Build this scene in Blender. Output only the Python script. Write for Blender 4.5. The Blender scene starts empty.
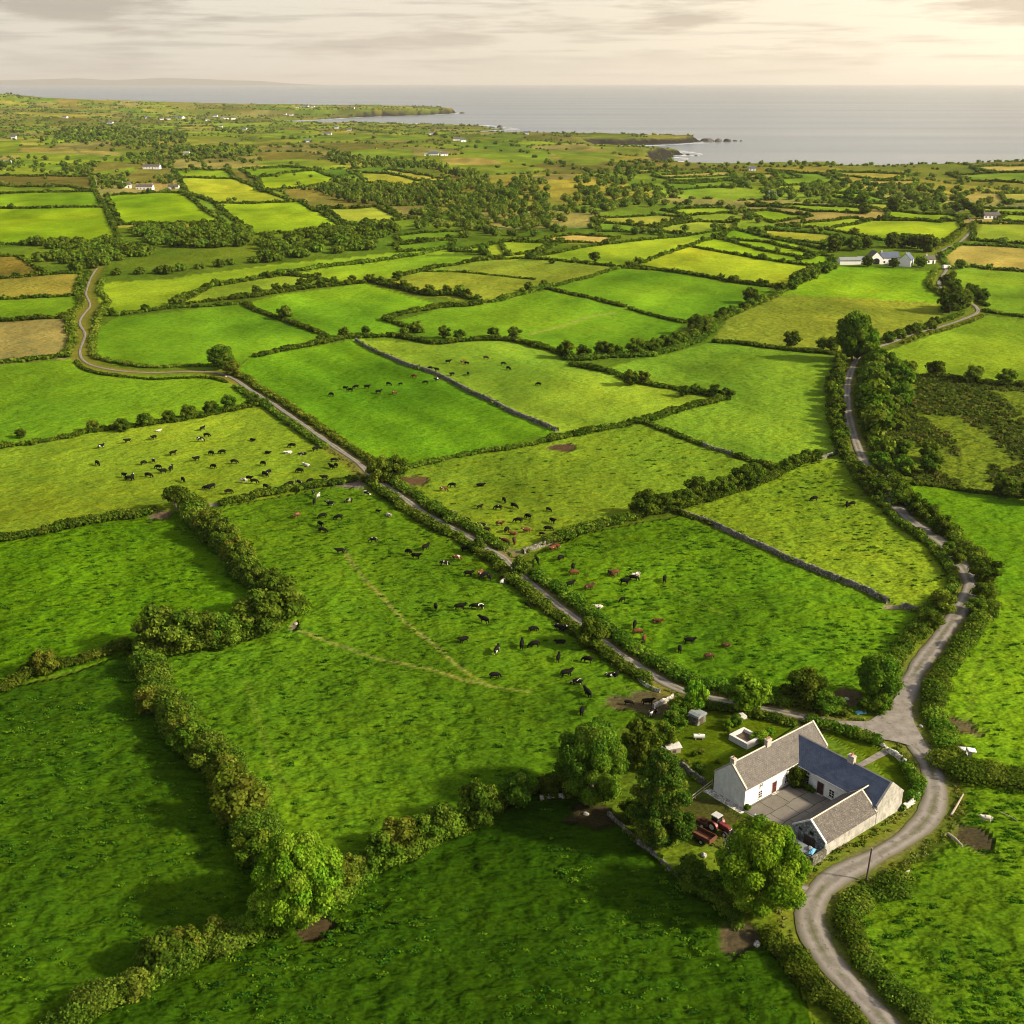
import bpy, bmesh, math, random
import numpy as np
from mathutils import Vector, Matrix
random.seed(7)
rng = np.random.default_rng(11)
S = bpy.context.scene
COL = S.collection
R = math.radians
# ------------------------------------------------------------------ camera and survey of the site
CAM_H, FPX, HOR = 105.0, 1150.0, 82.4
PITCH = math.atan((512 - HOR) / FPX)
SEA = -25.0
SUN_AZ, SUN_EL = R(104), R(30)

def G(px, py, z=0.0):
    """ground point surveyed off the photograph"""
    x = (px - 512) / FPX; y = -(py - 512) / FPX
    d = (x, math.cos(PITCH) + y * math.sin(PITCH), -math.sin(PITCH) + y * math.cos(PITCH))
    t = (z - CAM_H) / d[2]
    return (d[0] * t, d[1] * t)
def GP(pts, z=0.0):
    return np.array([G(a, b, z) for a, b in pts])
def dcam(x, y):
    return np.sqrt(np.asarray(x) ** 2 + np.asarray(y) ** 2 + CAM_H ** 2)
def mpx(x, y):                       # metres in one picture pixel at a place
    return dcam(x, y) / FPX

# ------------------------------------------------------------------ noise
def _h(ix, iy, seed):
    n = (ix.astype(np.int64) * 374761393 + iy.astype(np.int64) * 668265263 + seed * 974711) & 0x7fffffff
    n = ((n ^ (n >> 13)) * 1274126177) & 0x7fffffff
    n = (n ^ (n >> 16)) & 0xffffff
    return n / float(0xffffff)
def vnoise(x, y, seed=0):
    x = np.asarray(x, float); y = np.asarray(y, float)
    ix = np.floor(x); iy = np.floor(y); fx = x - ix; fy = y - iy
    fx = fx * fx * fx * (fx * (fx * 6 - 15) + 10); fy = fy * fy * fy * (fy * (fy * 6 - 15) + 10)
    a = _h(ix, iy, seed); b = _h(ix + 1, iy, seed); c = _h(ix, iy + 1, seed); d = _h(ix + 1, iy + 1, seed)
    return (a * (1 - fx) + b * fx) * (1 - fy) + (c * (1 - fx) + d * fx) * fy
def fbm(x, y, seed=0, oct=4):
    s = 0; a = .5; t = 0
    for o in range(oct):
        s = s + a * vnoise(x * 2 ** o, y * 2 ** o, seed + o * 17); t += a; a *= .5
    return s / t
def sstep(a, b, x):
    t = np.clip((x - a) / (b - a), 0, 1); return t * t * (3 - 2 * t)

def seg_dist(x, y, P, closed=False):
    """distance of many points to a polyline"""
    best = np.full(np.shape(x), 1e9)
    n = len(P)
    for i in range(n if closed else n - 1):
        a = P[i]; b = P[(i + 1) % n]; d = b - a; L = d @ d + 1e-9
        t = np.clip(((x - a[0]) * d[0] + (y - a[1]) * d[1]) / L, 0, 1)
        q = (x - a[0] - t * d[0]) ** 2 + (y - a[1] - t * d[1]) ** 2
        best = np.minimum(best, q)
    return np.sqrt(best)
def inside(x, y, P):
    r = np.zeros(np.shape(x), bool); n = len(P)
    for i in range(n):
        a = P[i]; b = P[(i + 1) % n]
        if a[1] == b[1]: continue
        c = ((a[1] > y) != (b[1] > y)) & (x < (b[0] - a[0]) * (y - a[1]) / (b[1] - a[1]) + a[0])
        r ^= c
    return r
def smooth(P, step=3.0, closed=False):
    """Catmull-Rom through the points, resampled"""
    P = np.asarray(P, float); out = []
    n = len(P)
    for i in range(n - 1):
        p0 = P[max(i - 1, 0)]; p1 = P[i]; p2 = P[i + 1]; p3 = P[min(i + 2, n - 1)]
        k = max(2, int(np.linalg.norm(p2 - p1) / step))
        for j in range(k):
            t = j / k
            out.append(.5 * ((2 * p1) + (-p0 + p2) * t + (2 * p0 - 5 * p1 + 4 * p2 - p3) * t * t + (-p0 + 3 * p1 - 3 * p2 + p3) * t ** 3))
    out.append(P[-1])
    return np.array(out)
def resample(P, step):
    P = np.asarray(P, float); d = np.r_[0, np.cumsum(np.linalg.norm(np.diff(P, axis=0), axis=1))]
    n = max(2, int(d[-1] / step) + 1); s = np.linspace(0, d[-1], n)
    return np.c_[np.interp(s, d, P[:, 0]), np.interp(s, d, P[:, 1])]
def offset(P, o):
    P = np.asarray(P, float); t = np.gradient(P, axis=0); t /= np.linalg.norm(t, axis=1)[:, None] + 1e-9
    o = np.asarray(o) if np.ndim(o) else o
    return P + np.c_[-t[:, 1], t[:, 0]] * (o if np.ndim(o) == 0 else o[:, None])

# ------------------------------------------------------------------ coast and land height
COAST_PX = [(1500, 158), (1200, 159), (1024, 160.5), (960, 161.5), (910, 163.5), (870, 164.5), (830, 162.5), (790, 161.5), (740, 161.8), (700, 160.5), (657, 160.8),
            (668, 157.5), (684, 154.5), (674, 151.8), (646, 151), (618, 150), (594, 148.2), (588, 146.8), (604, 145.6), (636, 145.2), (664, 144.4), (690, 143.6), (701, 141.8)]
coast = list(map(tuple, GP(COAST_PX[:11], -3))) + list(map(tuple, GP(COAST_PX[11:], SEA)))
BAY = GP([(508, 129.5), (496, 127.3), (481, 125.3), (431, 124.8), (395, 122.6), (356, 122.2), (306, 122.6), (271, 121.4)], SEA)
INLET = GP([(674, 151.8), (646, 151), (618, 150), (594, 148.2)], SEA)
tip = coast[-1]
coast += [(tip[0] + 5, tip[1] + 90), (tip[0] - 60, tip[1] + 150), (tip[0] - 180, tip[1] + 240), (tip[0] - 330, tip[1] + 330), (tip[0] - 480, tip[1] + 420), (tip[0] - 600, tip[1] + 500)]
coast += list(map(tuple, GP([(508, 129.5), (496, 127.3), (481, 125.3), (431, 124.8), (395, 122.6), (356, 122.2), (306, 122.6), (271, 121.4), (313, 120.2), (338, 118.3), (381, 116.3), (426, 115), (456, 113.2)], SEA)))
t2 = coast[-1]
coast += [(t2[0] - 30, t2[1] + 130), (t2[0] - 300, t2[1] + 260), (t2[0] - 700, t2[1] + 380), (t2[0] - 1300, t2[1] + 520), (-9000, 6400), (-9000, 0), (-9000, -300), (9000, -300), (9000, 2000)]
COAST = np.array(coast)

def farm_mask(x, y):
    return 1 - sstep(22, 40, np.sqrt((x - 48) ** 2 + (y - 153) ** 2))
def hills(x, y):
    """rising ground on the far side to the west"""
    def g(cx, cy, sx, sy, a): return a * np.exp(-((x - cx) / sx) ** 2 - ((y - cy) / sy) ** 2)
    z = g(-2500, 5450, 320, 560, 56) + g(-1950, 5700, 560, 450, 26) + g(-1060, 5700, 320, 240, 8) + g(-560, 5650, 280, 180, 7)
    z = z + g(-1900, 4300, 700, 700, 10)
    z = z + g(330, 3120, 260, 130, 5)
    return z
def macro(x, y):
    x = np.atleast_1d(np.asarray(x, float)); y = np.atleast_1d(np.asarray(y, float))
    d = np.sqrt(x * x + y * y)
    n = (fbm(x / 55, y / 55, 3, 3) - .5) * 3.2 * (1 - farm_mask(x, y)) * (0.6 + 1.3 * sstep(350, 1500, d))
    n = n + (fbm(x / 260, y / 260, 9, 2) - .5) * 5 * sstep(600, 1800, d)
    lo = np.zeros(np.shape(x))
    m = (y > 2600) & (y < 4900) & (np.abs(x) < 2400)
    if np.any(m):
        lo[m] = 20 * (1 - sstep(60, 1500, seg_dist(x[m], y[m], BAY)))
    m = (y > 1900) & (y < 2600) & (x > -100) & (x < 700)
    if np.any(m):
        lo[m] += 13 * (1 - sstep(20, 330, seg_dist(x[m], y[m], INLET))) * (1 - sstep(2480, 2560, y[m]))
    return n + hills(x, y) - lo
def land_z(x, y):
    x = np.asarray(x, float); y = np.asarray(y, float)
    z = macro(x, y)
    far = (y > 1200)
    if np.any(far):
        zf = np.array(z, float); sh = np.shape(z)
        zf = zf.ravel(); f = far.ravel(); xx = x.ravel()[f]; yy = y.ravel()[f]
        sd = seg_dist(xx, yy, COAST, True); ins = inside(xx, yy, COAST); sd = np.where(ins, sd, -sd)
        k = sstep(-6, 24, sd + (fbm(xx / 60, yy / 60, 77, 4) - .5) * 44)
        gentle = sstep(0, 130, sd)
        zf[f] = (SEA - 6) * (1 - k) + k * (zf[f] - 4 * (1 - gentle))
        z = zf.reshape(sh)
    return z
def gz(x, y):
    return float(land_z(np.array([x]), np.array([y]))[0])

# ------------------------------------------------------------------ object helpers
USED = {}
def tag(o, label=None, cat=None, group=None, kind=None):
    if label: o['label'] = label
    if cat: o['category'] = cat
    if group: o['group'] = group
    if kind: o['kind'] = kind
    return o
def link(o, parent=None):
    COL.objects.link(o)
    if parent: o.parent = parent
    return o
def empty(name, loc=(0, 0, 0), rz=0.0):
    o = bpy.data.objects.new(name, None); o.location = loc; o.rotation_euler = (0, 0, rz); o.empty_display_size = .3
    return link(o)
def obj(name, me, parent=None, mat=None, loc=None, rot=None):
    o = bpy.data.objects.new(name, me)
    if mat and not me.materials: me.materials.append(mat)
    if loc is not None: o.location = loc
    if rot is not None: o.rotation_euler = rot
    return link(o, parent)
def mesh_arrays(name, V, F, col=None, smoothf=False):
    """V (n,3); F (m,4) or (m,3) or list of both"""
    me = bpy.data.meshes.new(name)
    Fs = F if isinstance(F, list) else [F]
    Fs = [f for f in Fs if len(f)]
    me.vertices.add(len(V)); me.vertices.foreach_set('co', np.ascontiguousarray(V, np.float32).ravel())
    lv = np.concatenate([f.ravel() for f in Fs]).astype(np.int32)
    tot = np.concatenate([np.full(len(f), f.shape[1], np.int32) for f in Fs])
    st = np.r_[0, np.cumsum(tot)[:-1]].astype(np.int32)
    me.loops.add(len(lv)); me.loops.foreach_set('vertex_index', lv)
    me.polygons.add(len(tot)); me.polygons.foreach_set('loop_start', st); me.polygons.foreach_set('loop_total', tot)
    if smoothf: me.polygons.foreach_set('use_smooth', np.ones(len(tot), bool))
    if col is not None:
        a = me.color_attributes.new('Col', 'FLOAT_COLOR', 'POINT')
        c = np.ones((len(V), 4), np.float32); c[:, :3] = col
        a.data.foreach_set('color', c.ravel())
    me.update(calc_edges=True)
    return me
def bm_mesh(bm, name):
    bmesh.ops.recalc_face_normals(bm, faces=bm.faces)
    me = bpy.data.meshes.new(name); bm.to_mesh(me); bm.free(); return me
def bx(bm, x0, x1, y0, y1, z0, z1, M=None):
    vs = [bm.verts.new((x, y, z)) for x in (x0, x1) for y in (y0, y1) for z in (z0, z1)]
    if M: 
        for v in vs: v.co = M @ v.co
    for q in ((0, 1, 3, 2), (4, 6, 7, 5), (0, 4, 5, 1), (2, 3, 7, 6), (0, 2, 6, 4), (1, 5, 7, 3)):
        bm.faces.new([vs[i] for i in q])
    return vs
def boxm(name, *a):
    bm = bmesh.new(); bx(bm, *a); return bm_mesh(bm, name)
def cyl(bm, p0, p1, r0, r1, n=8, caps=True):
    p0 = Vector(p0); p1 = Vector(p1); d = (p1 - p0).normalized()
    a = d.orthogonal().normalized(); b = d.cross(a)
    A = [bm.verts.new(p0 + (a * math.cos(t) + b * math.sin(t)) * r0) for t in [2 * math.pi * i / n for i in range(n)]]
    B = [bm.verts.new(p1 + (a * math.cos(t) + b * math.sin(t)) * r1) for t in [2 * math.pi * i / n for i in range(n)]]
    for i in range(n): bm.faces.new((A[i], A[(i + 1) % n], B[(i + 1) % n], B[i]))
    if caps: bm.faces.new(A[::-1]); bm.faces.new(B)
def prism(bm, poly, axis, a0, a1):
    """poly of 2D points extruded along axis 'x' (poly = y,z), 'y' (poly = x,z) or 'z' (poly = x,y)"""
    def P(p, t): return {'x': (t, p[0], p[1]), 'y': (p[0], t, p[1]), 'z': (p[0], p[1], t)}[axis]
    A = [bm.verts.new(P(p, a0)) for p in poly]; B = [bm.verts.new(P(p, a1)) for p in poly]
    n = len(poly)
    for i in range(n): bm.faces.new((A[i], A[(i + 1) % n], B[(i + 1) % n], B[i]))
    bm.faces.new(A[::-1]); bm.faces.new(B)

# ------------------------------------------------------------------ materials
def s2l(c):
    c = np.asarray(c, float) / 255.0
    return np.where(c <= .04045, c / 12.92, ((c + .055) / 1.055) ** 2.4)
KALB = 0.44
def alb(c, k=KALB):
    return s2l(c) * k * (np.array([1.2 - .17 * min(1, max(0, (c[0] / c[1] - .58) / .2)), 1.0, 1.05]) if c[1] >= c[0] * .98 else np.array([.86, .97, 1.1]))
def newmat(name):
    m = bpy.data.materials.new(name); m.use_nodes = True
    nt = m.node_tree; nt.nodes.clear()
    out = nt.nodes.new('ShaderNodeOutputMaterial')
    return m, nt, out
def N(nt, typ, **kw):
    n = nt.nodes.new(typ)
    for k, v in kw.items():
        if k.startswith('i_'): n.inputs[k[2:].replace('_', ' ')].default_value = v
        else: setattr(n, k, v)
    return n
def math_n(nt, op, a, b=None, c=None):
    n = nt.nodes.new('ShaderNodeMath'); n.operation = op
    for i, v in enumerate((a, b, c)):
        if v is None: continue
        if hasattr(v, 'is_linked') or hasattr(v, 'links'): nt.links.new(v, n.inputs[i])
        else: n.inputs[i].default_value = v
    return n.outputs[0]
def ramp(nt, fac, stops):
    n = nt.nodes.new('ShaderNodeValToRGB'); cr = n.color_ramp
    while len(cr.elements) < len(stops): cr.elements.new(.5)
    for e, (p, c) in zip(cr.elements, stops):
        e.position = p; e.color = (*c, 1) if not np.isscalar(c) else (c, c, c, 1)
    nt.links.new(fac, n.inputs[0]); return n.outputs[0]
def mixc(nt, fac, a, b, blend='MIX'):
    n = nt.nodes.new('ShaderNodeMix'); n.data_type = 'RGBA'; n.blend_type = blend
    def put(sock, v):
        if hasattr(v, 'links'): nt.links.new(v, sock)
        elif np.isscalar(v): sock.default_value = v
        else: sock.default_value = (*v, 1)
    put(n.inputs[0], fac); put(n.inputs[6], a); put(n.inputs[7], b)
    return n.outputs[2]
def noise(nt, scale, detail=3, rough=.55, vec=None, dim='3D'):
    n = nt.nodes.new('ShaderNodeTexNoise'); n.inputs['Scale'].default_value = scale; n.inputs['Detail'].default_value = detail; n.inputs['Roughness'].default_value = rough
    if vec is not None: nt.links.new(vec, n.inputs['Vector'])
    return n.outputs['Fac']
def objco(nt, which='Object'):
    return nt.nodes.new('ShaderNodeTexCoord').outputs[which]
def mapping(nt, vec, scale=(1, 1, 1), rot=(0, 0, 0), loc=(0, 0, 0)):
    m = nt.nodes.new('ShaderNodeMapping'); m.inputs['Scale'].default_value = scale; m.inputs['Rotation'].default_value = rot; m.inputs['Location'].default_value = loc
    nt.links.new(vec, m.inputs['Vector']); return m.outputs[0]
def bsdf(nt, out, col, rough=.9, spec=.2, bump=None, bstr=.5, bdist=.1, metal=0.0):
    b = nt.nodes.new('ShaderNodeBsdfPrincipled')
    if hasattr(col, 'links'): nt.links.new(col, b.inputs['Base Color'])
    else: b.inputs['Base Color'].default_value = (*col, 1)
    b.inputs['Roughness'].default_value = rough; b.inputs['Specular IOR Level'].default_value = spec; b.inputs['Metallic'].default_value = metal
    if bump is not None:
        n = nt.nodes.new('ShaderNodeBump'); n.inputs['Strength'].default_value = bstr; n.inputs['Distance'].default_value = bdist
        nt.links.new(bump, n.inputs['Height']); nt.links.new(n.outputs[0], b.inputs['Normal'])
    nt.links.new(b.outputs[0], out.inputs['Surface']); return b
def plain(name, c1, c2, scale=3, rough=.85, spec=.2, bstr=.4, bdist=.03, metal=0.0, detail=5):
    m, nt, out = newmat(name)
    co = objco(nt); f = noise(nt, scale, detail, .65, co)
    col = ramp(nt, f, [(.3, c1), (.7, c2)])
    bsdf(nt, out, col, rough, spec, f, bstr, bdist, metal); return m
M = {}
def leafmat(name, trans=.42):
    m, nt, out = newmat(name)
    a = nt.nodes.new('ShaderNodeVertexColor'); a.layer_name = 'Col'
    oi = nt.nodes.new('ShaderNodeObjectInfo')
    hs = nt.nodes.new('ShaderNodeHueSaturation')
    nt.links.new(math_n(nt, 'MULTIPLY_ADD', oi.outputs['Random'], .02, .492), hs.inputs['Hue'])
    nt.links.new(math_n(nt, 'MULTIPLY_ADD', oi.outputs['Random'], .4, 1.38), hs.inputs['Value'])
    nt.links.new(a.outputs[0], hs.inputs['Color'])
    d = N(nt, 'ShaderNodeBsdfDiffuse'); t = N(nt, 'ShaderNodeBsdfTranslucent'); mx = N(nt, 'ShaderNodeMixShader'); mx.inputs[0].default_value = trans
    nt.links.new(hs.outputs[0], d.inputs[0])
    tc = mixc(nt, 1.0, hs.outputs[0], (1.02, 1.12, .5), 'MULTIPLY'); nt.links.new(tc, t.inputs[0])
    nt.links.new(d.outputs[0], mx.inputs[1]); nt.links.new(t.outputs[0], mx.inputs[2]); nt.links.new(mx.outputs[0], out.inputs['Surface'])
    return m
M['leaf'] = leafmat('leaf_clumps')
M['bark'] = plain('bark', (.05, .04, .03), (.13, .11, .085), 6, .95, .05, .8, .05)

def stonemat(name, c1, c2, c3, scale=2.2, grow=.0):
    m, nt, out = newmat(name)
    co = objco(nt)
    v = nt.nodes.new('ShaderNodeTexVoronoi'); v.inputs['Scale'].default_value = scale; nt.links.new(co, v.inputs['Vector'])
    w = nt.nodes.new('ShaderNodeTexVoronoi'); w.feature = 'DISTANCE_TO_EDGE'; w.inputs['Scale'].default_value = scale; nt.links.new(co, w.inputs['Vector'])
    sep = nt.nodes.new('ShaderNodeSeparateColor'); nt.links.new(v.outputs['Color'], sep.inputs[0])
    col = ramp(nt, sep.outputs[0], [(0, c1), (.5, c2), (1, c3)])
    f = noise(nt, 1.1, 5, .7, co)
    col = mixc(nt, ramp(nt, f, [(.5 - grow * .35, 0.0), (.75, .75 if grow else .25)]), col, (.05, .06, .02))
    e = ramp(nt, w.outputs['Distance'], [(0, 0.0), (.08, 1.0)])
    col = mixc(nt, e, (.03, .028, .024), col)
    bsdf(nt, out, col, .95, .1, e, .6, .05); return m
M['stone'] = stonemat('drystone', (.07, .065, .055), (.15, .14, .12), (.27, .255, .23), 2.4, .5)
M['stone_pale'] = stonemat('pale_stone', (.3, .28, .25), (.45, .43, .39), (.62, .6, .55), 2.6, .1)
M['stone_gable'] = stonemat('blue_grey_stone', (.13, .145, .16), (.24, .26, .28), (.4, .42, .43), 3.2, .0)
def washed(name, c1, c2, stain, amt):
    m, nt, out = newmat(name); co = objco(nt)
    f = noise(nt, .9, 6, .7, co); g = noise(nt, 2.2, 5, .75, mapping(nt, co, (1, 1, .28)))
    col = ramp(nt, f, [(.35, c1), (.65, c2)])
    col = mixc(nt, ramp(nt, g, [(.5, 0.0), (.68, amt)]), col, stain)
    bsdf(nt, out, col, .95, .1, f, .4, .03); return m
M['limewash'] = washed('limewash', (.6, .61, .61), (.76, .765, .76), (.4, .41, .38), .4)
M['old_limewash'] = washed('weathered_limewash', (.22, .212, .195), (.4, .388, .355), (.14, .132, .11), .75)

def slatemat(name, c1, c2, c3, lich=(.45, .42, .33), amt=.25):
    m, nt, out = newmat(name)
    co = objco(nt)
    b = nt.nodes.new('ShaderNodeTexBrick'); nt.links.new(co, b.inputs['Vector'])
    b.inputs['Scale'].default_value = 1.0; b.inputs['Brick Width'].default_value = .42; b.inputs['Row Height'].default_value = .28
    b.inputs['Mortar Size'].default_value = .025; b.inputs['Mortar Smooth'].default_value = .3; b.inputs['Bias'].default_value = 0
    b.inputs['Color1'].default_value = (*c1, 1); b.inputs['Color2'].default_value = (*c2, 1); b.inputs['Mortar'].default_value = (*(np.array(c1) * .45), 1)
    f = noise(nt, .8, 6, .7, co); f2 = noise(nt, 5, 4, .7, co)
    col = mixc(nt, ramp(nt, f, [(.35, 0.0), (.7, .6)]), b.outputs['Color'], c3)
    col = mixc(nt, ramp(nt, f2, [(.5, 0.0), (.72, amt)]), col, lich)
    bsdf(nt, out, col, .75, .3, b.outputs['Fac'], -.5, .03); return m
M['slate_brown'] = slatemat('old_brown_slate', (.055, .05, .046), (.085, .077, .07), (.118, .104, .092), (.21, .19, .168), .6)
M['slate_blue'] = slatemat('blue_slate', (.043, .058, .1), (.066, .088, .142), (.09, .114, .172), (.19, .205, .225), .3)
M['slate_shed'] = slatemat('mossy_grey_slate', (.036, .032, .03), (.066, .058, .052), (.095, .083, .071), (.22, .195, .16), .75)
M['glass'] = plain('window_glass', (.012, .014, .018), (.02, .022, .026), 2, .12, .6, 0, .01)
M['white_paint'] = plain('white_paint', (.66, .65, .62), (.8, .79, .77), 2, .6, .3, .1, .01)
M['dull_white'] = plain('dull_white', (.38, .37, .35), (.62, .61, .58), 3, .7, .3, .2, .02)
M['red_door'] = plain('dark_red_door', (.07, .012, .012), (.1, .02, .018), 3, .6, .3, .1, .01)
M['dark_door'] = plain('maroon_door', (.03, .012, .012), (.05, .02, .018), 3, .6, .3, .1, .01)
M['brick_pot'] = plain('chimney_stone', (.25, .22, .19), (.5, .46, .4), 5, .95, .1, .8, .05)
M['pot'] = plain('clay_pot', (.3, .14, .08), (.4, .2, .12), 6, .9, .1, .2, .01)
M['tin'] = plain('grey_tin', (.13, .145, .155), (.22, .24, .25), 1.5, .7, .2, .1, .02)
M['rust'] = plain('rusty_steel', (.06, .022, .013), (.14, .055, .03), 5, .85, .2, .3, .02)
M['red_paint'] = plain('red_tractor_paint', (.09, .012, .011), (.17, .02, .018), 4, .4, .5, .05, .01)
M['rubber'] = plain('tyre_rubber', (.012, .012, .012), (.035, .034, .032), 8, .9, .1, .3, .02)
M['grey_metal'] = plain('grey_metal', (.25, .25, .25), (.45, .45, .44), 4, .5, .4, .1, .01)
M['wood'] = plain('weathered_timber', (.2, .16, .12), (.38, .33, .27), 6, .9, .1, .4, .02)
M['pole'] = plain('dark_pole', (.045, .035, .028), (.09, .07, .055), 6, .9, .1, .3, .02)
M['blue'] = plain('blue_sheet', (.06, .2, .34), (.12, .33, .5), 4, .5, .3, .3, .03)
M['soil'] = plain('soil', (.045, .034, .026), (.1, .076, .056), 2, .95, .1, .6, .06)
M['rock'] = plain('dark_sea_rock', (.03, .026, .022), (.1, .085, .07), .05, .9, .2, .8, 1.0)
# ------------------------------------------------------------------ the roads (survey points, then smoothed on the ground)
LANE_PX = [(98, 268), (92, 277), (86, 293), (90, 306), (80, 322), (85, 335), (80, 352), (85, 362), (100, 367.5), (125, 371), (155, 372), (185, 371), (215, 371.5), (232, 377.5), (245, 386), (262, 397), (281, 410), (306, 427), (331, 445), (356, 462), (371, 475), (396, 492), (421, 510), (446, 525), (471, 538), (486, 548), (503, 558), (515, 570), (535, 587), (558, 605), (579, 621), (607, 643), (632, 661), (657, 677), (678, 688), (700, 695.5), (721, 700), (768, 709.5), (795, 715), (823, 721), (856, 727), (878, 731)]
ROAD_PX = [(905, 1050), (886, 1024), (863, 999), (840, 974), (822, 950), (811, 926), (812, 905), (832, 880), (869, 860), (904, 840), (926, 821), (934, 805), (935.5, 791), (931, 769), (918, 747), (907, 730), (904, 714), (907, 692), (918, 669), (935, 645), (951, 622), (964, 603), (970.5, 590), (969, 576), (956, 556), (940, 540), (920, 526), (906, 515), (891, 498), (876, 481), (865, 465), (856.5, 445), (849.5, 423), (847, 401), (848.5, 380), (856, 362), (866, 352), (888, 344), (911, 335), (938, 327.5), (963, 320), (978, 312), (968, 303), (948, 294), (939, 285), (943, 275), (947, 266), (941, 259), (939, 252), (958, 242.5), (970, 233), (975, 225), (967, 218)]
lane = smooth(GP(LANE_PX), 2.0)
road = smooth(GP(ROAD_PX), 2.0)
drive = smooth(GP([(822, 893), (806, 893), (785, 888), (760, 876), (742, 855), (735, 838)]), 2.0)
TRACKS = [smooth(GP(p), 3) for p in (
    [(345, 548), (347, 556), (365, 580), (385, 600), (402, 618), (420, 634), (438, 648), (452, 662), (472, 676), (492, 688)],
    [(300, 632), (322, 640), (352, 650), (372, 657), (400, 664), (440, 672), (480, 685), (530, 692)])]
PALE_TRACKS = [smooth(GP(p), 3) for p in ([(529, 336), (545, 330), (565, 324), (590, 316), (615, 312)],)]
SOFT_TRACKS = [smooth(GP(p), 3) for p in (
    [(968, 730), (971, 700), (975, 675), (984, 655), (993, 640), (1003, 625)], [(840, 497), (850, 512), (856, 525), (862, 540), (872, 552)],
    [(545, 500), (575, 480), (592, 465), (603, 445)], [(628, 572), (660, 582), (690, 596), (720, 612)], [(245, 680), (258, 720), (272, 760), (290, 800)], [(186, 700), (215, 740), (240, 775), (262, 806)])]
# bare soil: px centre, half size px (x, y), colour
SOILS = [((412, 481), (17, 5), (112, 82, 62)), ((562, 448), (14, 4.2), (100, 72, 58)), ((348, 482), (20, 5), (150, 128, 112)), ((505, 553), (17, 6), (168, 145, 122)), ((648, 704), (36, 14), (100, 88, 62)), ((590, 819), (24, 11), (84, 72, 50)),
         ((664, 776), (10, 6), (176, 112, 78)), ((738, 937), (22, 17), (104, 88, 64)), ((851, 697), (15, 9), (108, 88, 66)), ((955, 727), (20, 10), (116, 98, 70)), ((972, 838), (17, 15), (86, 72, 54)), ((161, 514), (10, 4), (128, 105, 84)),
         ((893, 606), (9, 2.5), (168, 150, 120)), ((65, 357), (6, 2), (190, 170, 130)), ((294, 628), (4, 7), (150, 130, 100)), ((210, 503), (10, 2), (165, 145, 125)), ((735, 838), (42, 17), (118, 108, 60)), ((700, 815), (40, 18), (80, 84, 40)), ((316, 925), (14, 10), (90, 74, 54))]

# ------------------------------------------------------------------ the fields: pixel outline, colour, tussock amount, words for the hedge round it (far ones only)
F = []
def fld(c, pts, rough=.35, words=None):
    if c[1] > c[0]: c = tuple(np.array(c) * .82 + np.array((112, 150, 30)) * .18)
    F.append((np.array(pts, float), c, rough, words))
fld((50, 96, 12), [(-60, 695), (0, 690), (60, 678), (125, 655), (150, 680), (190, 748), (225, 798), (262, 850), (285, 890), (235, 935), (130, 990), (40, 1040), (-150, 1100), (-250, 900)], 1.0)
fld((80, 138, 14), [(-60, 548), (0, 540), (60, 529), (150, 513), (180, 505), (235, 560), (285, 615), (240, 642), (140, 650), (60, 674), (0, 690), (-60, 700)], 1.0)
fld((84, 134, 22), [(180, 505), (215, 507), (350, 482), (420, 513), (500, 560), (655, 682), (665, 705), (620, 730), (555, 795), (480, 812), (330, 900), (285, 885), (240, 830), (190, 748), (150, 680), (150, 650), (292, 612), (235, 560)], .9)
fld((36, 78, 8), [(40, 1040), (130, 990), (235, 935), (290, 890), (365, 871), (455, 834), (550, 785), (610, 815), (660, 860), (720, 905), (770, 950), (800, 990), (830, 1060), (500, 1250), (0, 1250)], 1.0)
fld((84, 132, 22), [(815, 920), (840, 895), (905, 855), (945, 815), (960, 775), (1060, 770), (1200, 800), (1200, 1100), (900, 1100), (850, 990)], 1.0)
fld((102, 150, 24), [(920, 740), (930, 690), (960, 640), (1000, 590), (1060, 575), (1200, 580), (1200, 790), (1060, 770), (960, 762), (935, 750)], .8)
fld((90, 144, 22), [(535, 555), (580, 535), (690, 515), (790, 560), (890, 604), (925, 613), (918, 660), (880, 705), (860, 722), (768, 705), (720, 697), (680, 686), (600, 632), (530, 580)], .9)
fld((128, 160, 38), [(672, 512), (740, 490), (765, 470), (840, 453), (862, 470), (900, 520), (945, 560), (958, 580), (950, 612), (915, 612), (868, 591), (768, 549)], .8)
fld((128, 160, 42), [(395, 485), (410, 468), (470, 455), (550, 440), (600, 430), (645, 424), (702, 445), (762, 465), (737, 492), (650, 515), (574, 535), (544, 547), (515, 558), (490, 548), (440, 518)], .55)
fld((92, 152, 26), [(225, 372), (256, 356), (356, 338), (400, 362), (468, 390), (512, 411), (557, 433), (470, 455), (410, 468), (375, 472), (331, 440), (281, 405), (245, 382)], .4)
fld((138, 172, 50), [(356, 338), (440, 342), (506, 342), (552, 350), (575, 368), (637, 384), (720, 397), (700, 408), (642, 424), (557, 433), (512, 411), (468, 390), (400, 362)], .3)
fld((136, 166, 44), [(-60, 458), (0, 448), (60, 438), (130, 427), (200, 417), (265, 405), (300, 428), (350, 472), (350, 483), (215, 505), (150, 513), (60, 529), (-60, 548)], .45)
fld((114, 164, 34), [(-60, 372), (0, 364), (70, 359), (95, 370), (215, 374), (245, 390), (265, 405), (200, 417), (130, 427), (60, 438), (-60, 458)], .5)
fld((100, 156, 32), [(97, 330), (120, 317), (212, 306), (245, 303), (290, 322), (326, 336), (256, 356), (220, 370), (120, 366), (95, 358)], .3)
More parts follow.
